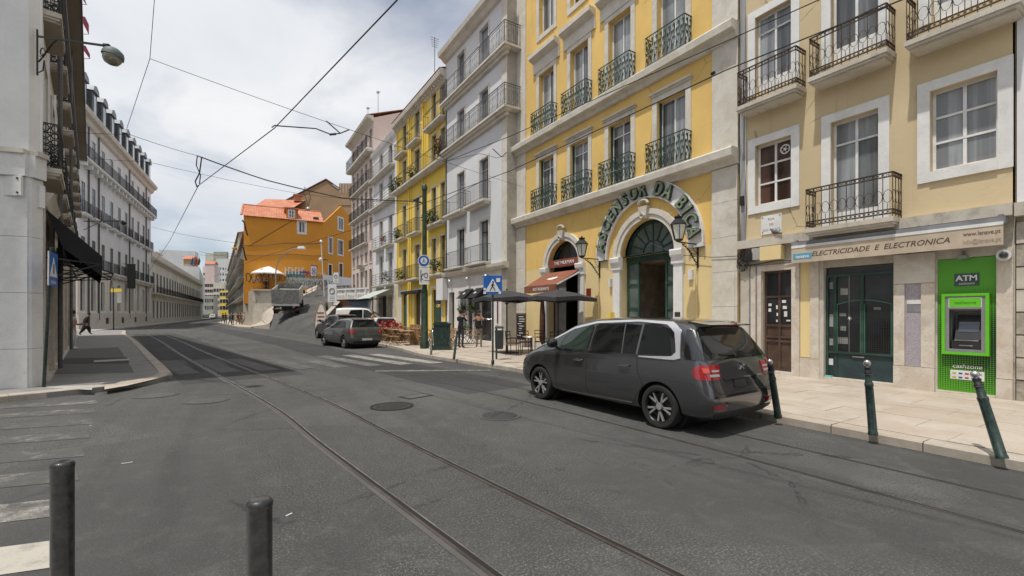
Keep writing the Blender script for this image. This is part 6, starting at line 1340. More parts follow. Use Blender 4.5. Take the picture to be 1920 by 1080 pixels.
    def seam(s, kind, pts, w=.008, side=1, mat=None, name='seam', off=.0025, par=None):
        P = []
        for p, q in zip(pts, pts[1:]):
            k = max(1, int(math.dist(p, q)/.06)); P += [(p[0]+(q[0]-p[0])*i/k, p[1]+(q[1]-p[1])*i/k) for i in range(k)]
        P.append(pts[-1]); H = [s.hit(kind, a, c, side) for a, c in P]; b = MB(); vs = []
        for i, (p, n) in enumerate(H):
            d = (H[min(i+1, len(H)-1)][0]-H[max(i-1, 0)][0]).normalized(); t = d.cross(n).normalized()*w/2; vs += [p+t+n*off, p-t+n*off, p+t-n*.01, p-t-n*.01]
        fs = []
        for i in range(len(H)-1): a, c = 4*i, 4*i+4; fs += [(a, c, c+1, a+1), (a, a+2, c+2, c), (a+1, c+1, c+3, a+3)]
        b.add(vs, fs); return ob(name, b, mat or M['black'], par or s.root)
def wheel_proto(r, w, spokes, rimm, style):
    t = thing('wheel', None, None); b = MB(); prof = [(r*.70,-w/2+.01),(r*.78,-w/2),(r*.93,-w/2+.006),(r*.985,-w/2+.03),(r,-w/2+.06),(r,w/2-.06),(r*.985,w/2-.03),(r*.93,w/2-.006),(r*.78,w/2),(r*.70,w/2-.01)]
    for k in (-.045,-.015,.015,.045): pass
    b.lathe(prof, 44, caps=False); b.xf(Matrix.Rotation(R(-90), 4, 'X')); ob('tyre', b, M['rubber'], t, smooth=True)
    b = MB(); b.lathe([(r*.70,w/2-.012),(r*.725,w/2-.002),(r*.70,w/2-.006),(r*.665,w/2-.03),(r*.64,-w/2+.03)], 40, caps=False); b.xf(Matrix.Rotation(R(-90), 4, 'X')); ob('rim', b, M['alloy'], t, smooth=True)
    b = MB(); b.cyl((0,-w/2+.02,0),(0,w/2-.10,0),r*.63,n=32); ob('brake_well', b, M['black'], t)
    y0, y1 = w/2-.055, w/2-.018
    for k in range(spokes):
        for dlt, off in (((-.21, .06), (.21, -.06)) if style == 'twin' else ((0, 0),)):
            b = MB(); a = 2*math.pi*k/spokes; a0, a1 = a+off*2, a+dlt
            u0 = Vector((math.cos(a0), 0, math.sin(a0))); u1 = Vector((math.cos(a1), 0, math.sin(a1))); t0 = Vector((-u0.z, 0, u0.x)); t1 = Vector((-u1.z, 0, u1.x))
            w0, w1 = (.011, .015) if style == 'twin' else (.025, .035)
            P = [u0*r*.12-t0*w0, u0*r*.12+t0*w0, u1*r*.69+t1*w1, u1*r*.69-t1*w1]
            b.add([p+Vector((0, y1-.012+.0*i, 0)) for i, p in enumerate(P)]+[p+Vector((0, y0, 0)) for p in P], [(0,1,2,3),(7,6,5,4),(0,4,5,1),(1,5,6,2),(2,6,7,3),(3,7,4,0)])
            ob('spoke', b, rimm, t)
    b = MB(); b.cyl((0, y0, 0), (0, y1, 0), r*.17, r*.15, 16); ob('hub', b, rimm, t)
    for k in range(5): pass
    return t
M['alloy'] = flat('alloy_dark', (.035,.035,.038), .35, .8); M['alloy_bright'] = flat('alloy_bright', (.6,.6,.61), .3, .7, var=.1)
M['chrome'] = flat('chrome', (.6,.6,.62), .12, 1.); M['lamp_red'] = flat('lamp_red', (.30,.006,.010), .12, coat=1.); M['lamp_hot'] = flat('lamp_red_bright', (.62,.05,.02), .15, coat=1.)
M['lamp_clear'] = flat('lamp_clear', (.38,.38,.40), .12, coat=1.); M['cglass'] = flat('car_glass', (.007,.008,.008), .3, coat=1., spec=0); M['cglass_g'] = flat('car_glass_green', (.022,.035,.028), .3, coat=1., spec=0)
M['silver'] = flat('silver_trim', (.55,.56,.58), .28, .5, coat=.6); M['pillar_grey'] = flat('pillar_grey', (.09,.09,.095), .35); M['gloss_black'] = flat('gloss_black', (.012,.012,.013), .1, coat=1.)
def place_wheels(car, proto, used):
    sp = car.sp
    for X in sp['ax']:
        for sd in (1, -1):
            o = copy_tree(proto, car.root) if used else proto; used = True
            o.parent = car.root; o.location = (X, sd*(sp['W']/2-sp['tw']/2-.015), sp['r']); o.rotation_euler = (0, rnd.uniform(0, 1), 0 if sd > 0 else math.pi)
# ---------------------------------------------------------------- dark grey people carrier
SP = dict(L=4.60, W=1.83, r=.325, tw=.215, ax=(.855, 3.68),
  rear=[(.2,.09),(.3,.04),(.42,0),(.62,.0),(.70,.03),(.78,.075),(.95,.09),(1.05,.12),(1.25,.24),(1.5,.40),(1.6,.42),(1.7,.42)], rear_w=[1,1,.7,.3],
  front=[(.2,.12),(.35,.03),(.5,.0),(.62,.03),(.75,.10),(.9,.2),(1.7,.2)],
  cols=[(.0,1.50,.58,.80,1.02,.27),(.035,1.53,.61,.885,1.03,.22),(.18,1.575,.635,.91,1.03,.20),(.55,1.61,.645,.912,1.03,.19),(1.1,1.635,.65,.915,1.025,.18),(1.6,1.645,.65,.915,1.02,.18),(2.1,1.64,.645,.915,1.01,.18),(2.55,1.615,.63,.915,1.0,.18),(2.95,1.54,.61,.915,.99,.18),(3.35,1.36,.62,.912,.975,.18),(3.7,1.15,.68,.908,.955,.18),(4.0,1.00,.70,.895,.91,.19),(4.28,.92,.66,.86,.84,.20),(4.48,.80,.56,.76,.72,.22),(4.58,.66,.44,.60,.56,.26)])
GP = paint('dark_grey_metallic', (.105,.106,.113), .78, .19)
mv = Car('people_carrier', 'dark grey seven seat people carrier with silver roof arc parked at the right kerb', SP, {'paint': GP}, (0,0,0), 0)
pos = Vector((5.38,4.57,0)); hd = (Vector((5.24,7.39,0))-pos).normalized(); lt_ = Vector((-hd.y,hd.x,0)); c_ = pos-lt_*(1.83/2-.02)-hd*.855
mv.root.location = c_; mv.root.rotation_euler = (0,0,math.atan2(hd.y,hd.x))
for sd in (1,-1):
    nm = dict(side=sd)
    # glass: third, rear door (with quarter), front door, front quarter
    mv.patch('side_trim','side',[(.50,1.035),(1.2,1.03),(2.2,1.02),(3.0,1.01),(3.78,1.0)],[(.72,1.535),(1.4,1.565),(2.1,1.56),(2.75,1.485),(3.78,1.02)],M['gloss_black'],.004,30,7,**nm)
    mv.patch('rear_quarter_window','side',[(.66,1.10),(1.24,1.075)],[(.80,1.475),(1.24,1.515)],M['cglass'],.009,8,6,**nm)
    mv.patch('rear_door_window','side',[(1.31,1.07),(1.56,1.065)],[(1.31,1.52),(1.62,1.53)],M['cglass'],.009,5,6,**nm)
    mv.patch('rear_door_window','side',[(1.60,1.065),(2.28,1.055)],[(1.66,1.53),(2.26,1.515)],M['cglass'],.009,8,6,**nm)
    mv.patch('front_door_window','side',[(2.40,1.055),(3.12,1.04)],[(2.38,1.51),(2.72,1.455),(3.00,1.34)],M['cglass_g'],.009,8,6,**nm)
    mv.patch('front_quarter_window','side',[(3.17,1.04),(3.68,1.03)],[(3.08,1.30),(3.68,1.045)],M['cglass_g'],.009,8,4,**nm)
    # silver arc from the bonnet over the windows down to the rear pillar
    mv.patch('roof_arc','side',[(3.9,.985),(3.3,1.235),(2.9,1.405),(2.3,1.525),(1.4,1.565),(.86,1.535),(.70,1.44),(.60,1.18),(.585,1.12),(.66,1.075),(1.24,1.045)],[(3.92,1.02),(3.3,1.275),(2.9,1.445),(2.3,1.562),(1.4,1.595),(.74,1.565),(.60,1.46),(.54,1.2),(.50,1.05),(.62,1.03),(1.22,1.03)],M['silver'],.014,44,3,**nm)
    for pts in ([(2.36,.99),(2.36,.5),(2.33,.28),(3.1,.27)],[(3.22,.98),(3.24,.7),(3.14,.27)],[(1.26,1.02),(1.24,.83),(1.12,.62),(1.27,.42),(1.32,.28),(2.3,.28)]): mv.seam('side',pts,.009,**nm)
    mv.seam('side',[(1.35,.31),(3.05,.29)],.016,mat=M['chrome'],name='sill_strip',off=.01,**nm)
    mv.seam('side',[(.60,1.012),(3.6,.985)],.006,**nm)
    for X in (2.55,1.50):
        p,n = mv.hit('side',X,.88,sd); b = MB(); b.tube([p+n*.008+Vector((-.11,0,0)),p+n*.035+Vector((-.08,0,.004)),p+n*.04,p+n*.035+Vector((.08,0,.0)),p+n*.008+Vector((.11,0,-.004))],[.012,.016,.017,.016,.012],8); ob('door_handle',b,GP,mv.root,smooth=True)
        b = MB(); b.tube([p+n*.043+Vector((-.09,0,-.008)),p+n*.05+Vector((0,0,-.01)),p+n*.043+Vector((.09,0,-.01))],.011,5); ob('handle_strip',b,M['chrome'],mv.root)
    for pts,w_ in (([(1.275,1.06),(1.275,1.53)],.035),([(1.575,1.06),(1.64,1.54)],.018),([(2.33,1.05),(2.31,1.53)],.012),([(3.145,1.03),(3.02,1.34)],.02)): mv.seam('side',pts,w_,mat=M['pillar_grey'],name='window_pillar',off=.013,**nm)
    # mirror
    p,n = mv.hit('side',3.12,1.03,sd); b = MB(); b.tube([p,p+n*.1+Vector((0,0,.01))],.022,6); c = p+n*.19+Vector((0,0,.05))
    b.lathe([(.01,-.12),(.07,-.10),(.092,-.02),(.085,.07),(.04,.10)],12); k0 = len(b.v)-12*5; b.xf(Matrix.Translation(c) @ Matrix.Rotation(R(90)*sd,4,'X') @ Matrix.Diagonal((.75,.95,1,1)) , k0); ob('door_mirror',b,M['gloss_black'],mv.root,smooth=True)
    # lamps
    lm = mv.patch('tail_lamp','side',[(.36,.80),(.0,.80)] if False else [(.27,.84),(.24,.80),(.05,.795)],[(.30,.90),(.24,.985),(.09,.995)],M['lamp_red'],.012,6,6,**nm)
    mv.patch('tail_lamp_rear','rear',[(sd*.84,.795),(sd*.58,.80)],[(sd*.84,.995),(sd*.56,.985)],M['lamp_red'],.012,8,6)
    mv.patch('lamp_reversing','rear',[(sd*.80,.835),(sd*.60,.83)],[(sd*.80,.868),(sd*.595,.862)],M['lamp_clear'],.016,4,2); mv.patch('lamp_indicator','rear',[(sd*.74,.898),(sd*.59,.895)],[(sd*.75,.925),(sd*.585,.92)],M['lamp_clear'],.016,4,2)
    mv.patch('lamp_glow','rear',[(sd*.86,.89),(sd*.78,.89)],[(sd*.86,.955),(sd*.79,.95)],M['lamp_hot'],.016,3,3)
    mv.patch('fog_reflector','rear',[(sd*.80,.40),(sd*.55,.39)],[(sd*.82,.455),(sd*.53,.45)],M['lamp_red'],.010,5,2); mv.seam('rear',[(sd*.80,.39),(sd*.54,.38),(sd*.50,.44)],.012,mat=M['chrome'],name='reflector_trim',off=.01)
    mv.patch('headlamp','front',[(sd*.80,.62),(sd*.50,.58)],[(sd*.82,.76),(sd*.52,.70)],M['lamp_clear'],.008,6,4)
mv.patch('rear_window','rear',[(-.80,1.055),(.80,1.055)],[(-.60,1.48),(.60,1.48)],M['cglass'],.010,18,7)
for sd in (1,-1): mv.patch('rear_pillar_glass','side',[(.10,1.05),(.44,1.055)],[(.38,1.46),(.52,1.47)],M['gloss_black'],.009,4,4,side=sd)
mv.patch('windscreen','front',[(-.74,1.06),(.74,1.06)],[(-.58,1.52),(.58,1.52)],M['cglass'],.008,12,8)
mv.patch('number_plate_recess','rear',[(-.30,.66),(.30,.66)],[(-.30,.775),(.30,.775)],M['gloss_black'],.006,6,3); mv.patch('number_plate','rear',[(-.02,.665),(.27,.665)],[(-.02,.765),(.27,.765)],GP,.011,4,2)
mv.seam('rear',[(-.50,.79),(.50,.79)],.022,mat=M['chrome'],name='tailgate_strip',off=.014)
mv.seam('rear',[(-.80,1.0),(-.82,.74),(-.66,.60),(.66,.60),(.82,.74),(.80,1.0)],.012); mv.patch('lower_valance','rear',[(-.72,.25),(.72,.25)],[(-.76,.335),(.76,.335)],M['black'],.008,12,2); mv.seam('rear',[(-.78,.565),(.78,.565)],.03,mat=M['gloss_black'],name='bumper_gap')
b = MB(); b.prism([(-.0,1.55),(.14,1.565),(.36,1.60),(.36,1.545),(.16,1.515),(.0,1.53)],-.54,.54,'y'); b.xf(Matrix.Translation((.24,0,-.01))); ob('roof_spoiler',b,M['gloss_black'],mv.root); b = MB(); b.box(.232,.245,-.16,.16,1.523,1.535); ob('brake_light',b,M['lamp_red'],mv.root)
p,n = mv.hit('rear',.0,.93); b = MB()
for k in (0,1): z = .895+k*.045; b.bar((p.x-.012,-.055,z),(p.x-.014,0,z+.045),.014); b.bar((p.x-.012,.055,z),(p.x-.014,0,z+.045),.014)
ob('badge',b,M['chrome'],mv.root)
p,n = mv.hit('rear',.1,1.1); b = MB(); b.bar(p+n*.02,mv.hit('rear',.45,1.12)[0]+n*.02,.02); b.cyl(p,p+n*.035,.03,n=10); ob('rear_wiper',b,M['black'],mv.root)
for sd in (-.5,.5): b = MB(); b.cyl((-.012,sd,.47),(.02,sd,.47),.016,n=8); ob('parking_sensor',b,M['black'],mv.root)

place_wheels(mv, wheel_proto(.325,.215,5,M['alloy_bright'],'twin'), False)
# ---------------------------------------------------------------- grey hatchback
SH = dict(L=4.2, W=1.76, r=.315, tw=.2, ax=(.80,3.38), rear=[(.2,.1),(.35,.02),(.5,0),(.62,.02),(.7,.06),(.95,.08),(1.0,.10),(1.4,.42),(1.6,.45)], rear_w=[1,.95,.5,.15], front=[(.2,.1),(.4,0),(.6,.05),(.8,.2),(1.6,.2)],
  cols=[(.0,1.38,.54,.76,.93,.26),(.04,1.41,.57,.85,.94,.22),(.3,1.45,.58,.865,.95,.2),(.8,1.475,.60,.88,.95,.19),(1.4,1.48,.61,.88,.94,.18),(1.9,1.46,.60,.88,.94,.18),(2.35,1.38,.58,.88,.93,.18),(2.75,1.18,.60,.875,.92,.18),(3.05,1.01,.66,.87,.9,.18),(3.5,.93,.68,.85,.84,.19),(3.9,.82,.6,.78,.74,.2),(4.15,.66,.46,.6,.55,.25)])
def std_car(name,label,sp,pt,loc,rz,hb=True):
    c = Car(name,label,sp,{'paint':pt},loc,rz); f = sp['ax'][1]; k = sp.get('zb',0.); L=sp['L']; bl = sp['belt']; rt = sp['roof']
    for sd in (1,-1):
        c.patch('side_window','side',[(bl[0],bl[2]),(f-1.42,bl[2])],[(bl[0]+.28,rt-.16),(f-1.42,rt-.12)],M['cglass'],.008,8,5,side=sd)
        c.patch('side_window','side',[(f-1.36,bl[2]),(bl[1],bl[2])],[(f-1.36,rt-.12),(bl[1]-.75,rt-.16)],M['cglass'],.008,8,5,side=sd)
        c.seam('side',[(f-1.39,bl[2]),(f-1.37,.3)],.01,side=sd); c.seam('side',[(bl[1]-.15,bl[2]-.03),(bl[1]-.25,.3)],.01,side=sd); c.seam('side',[(bl[0]+.1,bl[2]-.05),(sp['ax'][0]+.45,.6),(sp['ax'][0]+.55,.3)],.01,side=sd)
        p,n = c.hit('side',f-1.2,bl[2]-.13,sd); ob('door_handle',MB().bar(p+n*.03+Vector((-.1,0,0)),p+n*.03+Vector((.1,0,0)),.03),pt,c.root); p,n = c.hit('side',f-.72,bl[2]+.03,sd); b = MB(); b.cyl(p+n*.04,p+n*.22,.07,.08,8); ob('door_mirror',b,pt,c.root,smooth=True)
        w = sp['W']/2; zl = sp['lamp']
        c.patch('tail_lamp','rear',[(sd*(w-.07),zl[0]),(sd*(w-zl[2]),zl[0]+.02)],[(sd*(w-.08),zl[1]),(sd*(w-zl[2]),zl[1]-.03)],M['lamp_red'],.014,6,5); c.patch('tail_lamp_side','side',[(.05,zl[0]+.02),(.25,zl[0]+.06)],[(.08,zl[1]),(.22,zl[1]-.02)],M['lamp_red'],.012,4,4,side=sd)
        c.patch('lamp_reversing','rear',[(sd*(w-.14),(zl[0]+zl[1])/2-.03),(sd*(w-.24),(zl[0]+zl[1])/2-.03)],[(sd*(w-.14),(zl[0]+zl[1])/2+.03),(sd*(w-.24),(zl[0]+zl[1])/2+.03)],M['lamp_hot'],.018,2,2)
    c.patch('rear_window','rear',[(-w*.80,bl[2]+.06),(w*.80,bl[2]+.06)],[(-w*.62,rt-.13),(w*.62,rt-.13)],M['cglass'],.01,10,6)
    z_ = rt-.03; b = MB(); b.prism([(.0,z_-.05),(.0,z_-.02),(.3,z_+.02),(.3,z_-.04)],-w*.6,w*.6,'y'); b.xf(Matrix.Translation((lerp_tab(sp['rear'],z_-.05)-.07,0,0))); ob('roof_spoiler',b,pt,c.root); c.seam('rear',[(-w*.8,.62),(w*.8,.62)],.014); c.patch('number_plate','rear',[(-.26,.40),(.26,.40)],[(-.26,.5),(.26,.5)],M['sign_white'],.012,4,2)
    b = MB(); b.cyl((c.hit('rear',0,bl[2]-.1)[0].x-.01,0,bl[2]-.1),(c.hit('rear',0,bl[2]-.1)[0].x+.03,0,bl[2]-.1),.045,n=14); ob('badge',b,M['chrome'],c.root); c.patch('lower_bumper','rear',[(-w*.75,.27),(w*.75,.27)],[(-w*.78,.37),(w*.78,.37)],M['black'],.008,8,2)
    place_wheels(c, wheel_proto(sp['r'],sp['tw'],sp.get('sp',5),M['alloy_bright'],'single'), False); return c
SH.update(belt=(.62,3.05,.985), roof=1.46, lamp=(.74,.93,.3))
carA = std_car('hatchback','dark grey hatchback parked behind the zebra crossing, rear towards the camera',SH,paint('grey_green_metallic',(.095,.105,.105),.5,.4),(0,0,0),0)
ra = GR(655,652); rb = GR(724,655); mid = (ra+rb)/2; carA.root.location = (mid.x,mid.y,0); carA.root.rotation_euler = (0,0,R(101))
SU = dict(L=4.65, W=1.9, r=.36, tw=.24, ax=(.88,3.75), rear=[(.2,.1),(.35,.03),(.5,0),(.72,.02),(.85,.08),(1.1,.10),(1.15,.12),(1.55,.55),(1.75,.6)], rear_w=[1,.95,.5,.15], front=[(.2,.1),(.4,0),(.7,.05),(.9,.2),(1.6,.2)],
  cols=[(.0,1.5,.55,.82,1.08,.32),(.05,1.54,.59,.91,1.08,.28),(.35,1.6,.62,.94,1.08,.25),(1.0,1.65,.65,.95,1.07,.24),(1.7,1.66,.66,.95,1.06,.24),(2.2,1.63,.65,.95,1.05,.24),(2.65,1.53,.62,.95,1.04,.24),(3.05,1.32,.64,.945,1.03,.24),(3.4,1.13,.72,.94,1.0,.24),(3.9,1.05,.72,.92,.95,.25),(4.3,.95,.64,.85,.85,.27),(4.6,.75,.5,.66,.65,.32)],
  belt=(.65,3.35,1.10), roof=1.64, lamp=(.86,1.03,.36))
carB = std_car('parked_suv','dark blue-black off-road car parked in front of the grey hatchback',SU,paint('blue_black_metallic',(.022,.024,.03),.5,.35),(0,0,0),0)
p = GR(601,639); carB.root.rotation_euler = (0,0,R(99)); carB.root.location = (p.x+1.75,p.y-.4,0)
SV = dict(L=4.4, W=1.83, r=.31, tw=.2, ax=(.75,3.45), rear=[(.2,.06),(.4,0),(.7,.02),(1.0,.04),(1.7,.12),(1.9,.14)], rear_w=[1,.9,.4,.1], front=SU['front'],
  cols=[(.0,1.76,.70,.86,1.1,.3),(.04,1.79,.72,.895,1.1,.25),(.4,1.82,.73,.90,1.1,.22),(1.2,1.84,.74,.905,1.1,.2),(2.0,1.83,.74,.905,1.08,.2),(2.5,1.76,.72,.905,1.06,.2),(2.9,1.5,.68,.90,1.04,.2),(3.3,1.2,.7,.9,1.0,.2),(3.7,1.08,.7,.88,.95,.2),(4.1,.95,.62,.82,.84,.22),(4.38,.7,.5,.64,.6,.28)],
  belt=(.9,3.15,1.12), roof=1.82, lamp=(.8,1.15,.14))
carC = std_car('white_van','small white van parked in front of the dark off-road car',SV,flat('white_car_paint',(.74,.74,.72),.3,coat=1.,var=.04),(0,0,0),0)
q = PZ(630,HOR,38.5); carC.root.location = (q.x,q.y,0); carC.root.rotation_euler = (0,0,R(-22)); carC.root.scale = (1.12,1,1.2)
carD = copy_tree(carC.root); carD.name = 'white_car'; carD['label'] = 'low white car half hidden behind the grey hatchback and red flowers'; carD.scale = (.9,.95,.74); q = PZ(724,HOR,30.5); carD.location = (q.x,q.y,.1); carD.rotation_euler = (0,0,R(80))
# ---------------------------------------------------------------- dropside lorry on the ramp
tp_ = PZ(536,590.5,47.5); hdT = (PZ(566,564,56.5)-PZ(549,590,46.5)); az = math.atan2(hdT.y,hdT.x); pitch = math.atan2(hdT.z, math.hypot(hdT.x,hdT.y))
tk = thing('dropside_lorry','grey dropside lorry driving up the ramp street','lorry',(tp_.x,tp_.y,tp_.z),az,rot=(0,-min(pitch,.19),az))
w = 1.25; TB = flat('lorry_bed_grey',(.28,.27,.25),.6,.2,var=.4,vs=4); TL = flat('lorry_side_cream',(.62,.59,.52),.6,var=.3,vs=4)
ob('tailgate', MB().box(-.05,0,-w,w,1.15,2.65), flat('tailgate_grey',(.32,.315,.30),.6,var=.3), tk); ob('tail_frame', MB().box(-.09,.02,-w-.03,w+.03,.95,1.15), M['sign_white'], tk)
for sd in (1,-1):
    for k in range(4): ob('side_board', MB().box(.03,4.7,sd*w-.03,sd*w+.03,1.15+.38*k,1.52+.38*k), TL, tk)
    for x in (0,1.55,3.1,4.65): ob('side_post', MB().box(x,x+.08,sd*(w+.031),sd*(w+.06),1.0,2.7), TB, tk)
    for x in (.95,2.1,5.6): b = MB(); b.cyl((x,sd*(w-.02),.46),(x,sd*(w-.42),.46),.46,n=22); ob('wheel', b, M['rubber'], tk)
    ob('tail_light', MB().box(-.06,.0,sd*1.1-.14,sd*1.1+.14,.55,.68), M['lamp_red'], tk); ob('mudguard', MB().box(.35,2.7,sd*(w-.45),sd*(w-.02),.86,.9), M['black'], tk)
ob('bed', MB().box(0,4.7,-w,w,1.1,1.15), TB, tk); ob('headboard', MB().box(4.72,4.8,-w,w,1.1,2.9), TB, tk); ob('chassis', MB().box(.1,6.4,-.45,.45,.5,.8), M['black'], tk); ob('under_bumper', MB().box(-.02,.06,-1.05,1.05,.42,.56), M['black'], tk)
ob('load', MB().box(.6,4.4,-1.0,1.0,1.16,2.3), flat('load_cover',(.20,.19,.17),.9,var=.5,vs=2), tk); ob('warning_plate', MB().box(-.1,-.06,.35,.95,.62,.78), flat('orange_plate',(.5,.42,.2),.5), tk)
b = MB(); b.prism([(4.9,.55),(6.7,.55),(6.75,1.5),(6.5,2.55),(4.9,2.6)],-1.1,1.1,'y'); ob('cab', b, M['sign_white'], tk); ob('cab_window', MB().box(4.88,4.9,-.7,.7,1.7,2.3), M['cglass'], tk)
for sd in (1,-1): ob('door_mirror', MB().box(6.3,6.4,sd*1.3-.1,sd*1.3+.1,1.5,1.95).bar((6.3,sd*1.1,1.9),(6.3,sd*1.3,1.8),.04), M['black'], tk)
# ================================================================== street furniture
def bollard_green(px, lean, label):
    g = GR(*px, .12); t = thing('green_bollard', label, 'bollard', g, group='green bollards along the right kerb')
    b = MB(); b.lathe([(.056,0),(.056,.03),(.05,.04),(.046,.62),(.05,.63),(.05,.66),(.041,.68),(.038,.78)], 18); ob('post', b, M['bollard_green'], t, smooth=True)
    b = MB(); b.lathe([(.038,.78),(.044,.79),(.044,.81),(.036,.82),(.036,.86),(.041,.87),(.028,.89)], 18); ob('collar', b, M['iron_black'], t, smooth=True)
    b = MB(); b.lathe([(.026,.885)]+[(.043*math.cos(a), .93+.043*math.sin(a)) for a in [R(k) for k in range(-55, 90, 15)]]+[(.004,.974)], 18); ob('knob', b, M['steel'], t, smooth=True)
    for z in (.785,.66): b = MB(); b.lathe([(.051,z-.005),(.051,z+.003)], 18); ob('band', b, M['iron_grey'], t)
    top = lean; h = .985; d = (top-g); d = d/d.length; t.rotation_mode = 'QUATERNION'; t.rotation_quaternion = d.to_track_quat('Z','Y'); return t
bollard_green((1459,782), PZ(1443,676,6.72), 'slightly leaning green bollard right behind the tail of the people carrier')
bollard_green((1637,815), PZ(1626,683,6.02), 'nearly upright green bollard in front of the shop doors')
bollard_green((1879,860), PZ(1831,711,5.25), 'strongly leaning green bollard in front of the cash machine')
def bollard_black(px, ytop, h, label):
    Z = (EYE-h)*FPX/(ytop-HOR); p = PZ(px, HOR, Z); t = thing('black_bollard', label, 'bollard', (p.x, p.y, .112), group='black bollards at the near pavement')
    H_ = h-.112; r = .042
    b = MB(); b.lathe([(r,0),(r,H_-.03)], 28); ob('post', b, M['bollard_black'], t, smooth=True)
    b = MB(); b.lathe([(r,H_-.03),(r+.002,H_-.026),(r+.002,H_-.012),(r-.006,H_-.002),(r-.012,H_)], 28); ob('cap', b, M['bollard_black'], t, smooth=True); b = MB(); b.lathe([(r+.004,.0),(r+.03,.004),(r+.03,0)], 24); ob('base_ring', b, M['bollard_black'], t)
bollard_black(117, 865, 1.02, 'matt black cylindrical bollard at the far left foreground'); bollard_black(487, 935, 1.02, 'matt black cylindrical bollard in the foreground nearer the tram rails')
def thin_post(px, top, label, name='thin_bollard'):
    g = GR(*px, .12); t = thing(name, label, 'bollard', g); d = top-g; b = MB(); b.tube([(0,0,0),d*.75,d], [.045,.042,.03], 10); ob('post', b, M['bollard_green'], t, smooth=True)
    b = MB(); b.lathe([(.03,-.02),(.045,.02),(.03,.06),(.005,.07)], 10, d); ob('knob', b, M['iron_black'], t, smooth=True)
thin_post((808,665), PZ(812,625,18.2)+Vector((0,0,.15)), 'thin green bollard right in front of the big tram pole')
thin_post((851,674), PZ(857,630,15.9)+Vector((0,0,.1)), 'thin leaning green bollard between the green utility box and the crossing sign')
def disc(b, c, r, y0, y1, n=24): b.cyl((c[0],y0,c[1]),(c[0],y1,c[1]), r, n=n)
# pedestrian crossing sign with bin
g = GR(924,683,.12); ang = math.atan2(-SI, CO)+R(0)
cs = thing('crossing_sign', 'blue square pedestrian crossing sign on a thin post by the kerb', 'sign', g, -YAW)
H_ = EYE+(HOR-517)/FPX*g.dot(Vector((SI,CO,0)))-.12
b = MB(); b.cyl((0,0,0),(0,0,H_),.03,n=12); b.lathe([(.05,0),(.05,.12),(.03,.14)],12); ob('post', b, M['bollard_green'], cs, smooth=True)
def crossing_face(par, w, z0, flip=0):
    ob('plate', MB().box(-w/2,w/2,-.045,-.032,z0,z0+w), M['sign_blue'], par)
    b = MB(); tr = [(-.42*w,.13*w),(.42*w,.13*w),(0,.84*w)]; b.prism([(x,z0+z) for x,z in tr], -.051, -.0455, 'y'); ob('triangle', b, M['sign_white'], par)
    b = MB(); b.cyl((.02*w,-.054,z0+.66*w),(.02*w,-.0515,z0+.66*w),.05*w,n=12)
    for p,q,t_ in (((.01,.60),(-.01,.40),.07),((-.01,.42),(.10,.26),.05),((.10,.26),(.13,.18),.04),((-.01,.42),(-.10,.28),.05),((-.10,.28),(-.14,.18),.04),((.0,.56),(.10,.44),.035),((.0,.56),(-.10,.46),.035)): b.bar((p[0]*w,-.053,z0+p[1]*w),(q[0]*w,-.053,z0+q[1]*w),t_*w,.004,up=(0,1,0))
    ob('walker', b, M['iron_black'], par)
crossing_face(cs, .58, H_-.58)
for x,z,w_ in ((.17,H_-.14,.12),(-.25,H_-.42,.07),(-.25,H_-.53,.08),(.22,H_-.53,.08)): ob('sticker', MB().box(x-w_/2,x+w_/2,-.058,-.0545,z-w_/2,z+w_/2), M['sign_white'], cs)
ob('back_rail', MB().box(-.2,.2,-.031,.03,H_-.3,H_-.26), M['sign_back'], cs)
gb = GR(932,657,.12)+Vector((-.3,-1.2,0)); lb = thing('litter_bin', 'dark grey rounded litter bin on a green post beside the crossing sign', 'bin', PZ(936,HOR,15.6), -YAW); lb.location.z = .12
z0 = EYE-(657-HOR)/FPX*15.6-.12+.05; z1 = EYE-(616-HOR)/FPX*15.6-.12
b = MB(); n = 12; prof = [(.2,z0),(.23,z0+.06),(.24,z1-.12),(.25,z1-.1),(.25,z1-.06)]; b.lathe(prof, 20); b.xf(Matrix.Diagonal((.62,.55,1,1))); ob('drum', b, flat('bin_grey',(.035,.045,.047),.5,var=.2), lb, smooth=True)
b = MB(); b.lathe([(.25,z1-.0),(.25,z1+.05),(.14,z1+.09)], 20); b.xf(Matrix.Diagonal((.62,.55,1,1))); ob('lid', b, flat('bin_lid',(.07,.08,.08),.5), lb, smooth=True); b = MB(); b.cyl((-.1,.14,0),(-.1,.14,z1+.1),.035,n=10); ob('post', b, M['bollard_green'], lb)
for x in (-.12,.12): ob('lid_strut', MB().box(x-.01,x+.01,-.02,.02,z1-.06,z1), M['iron_black'], lb)
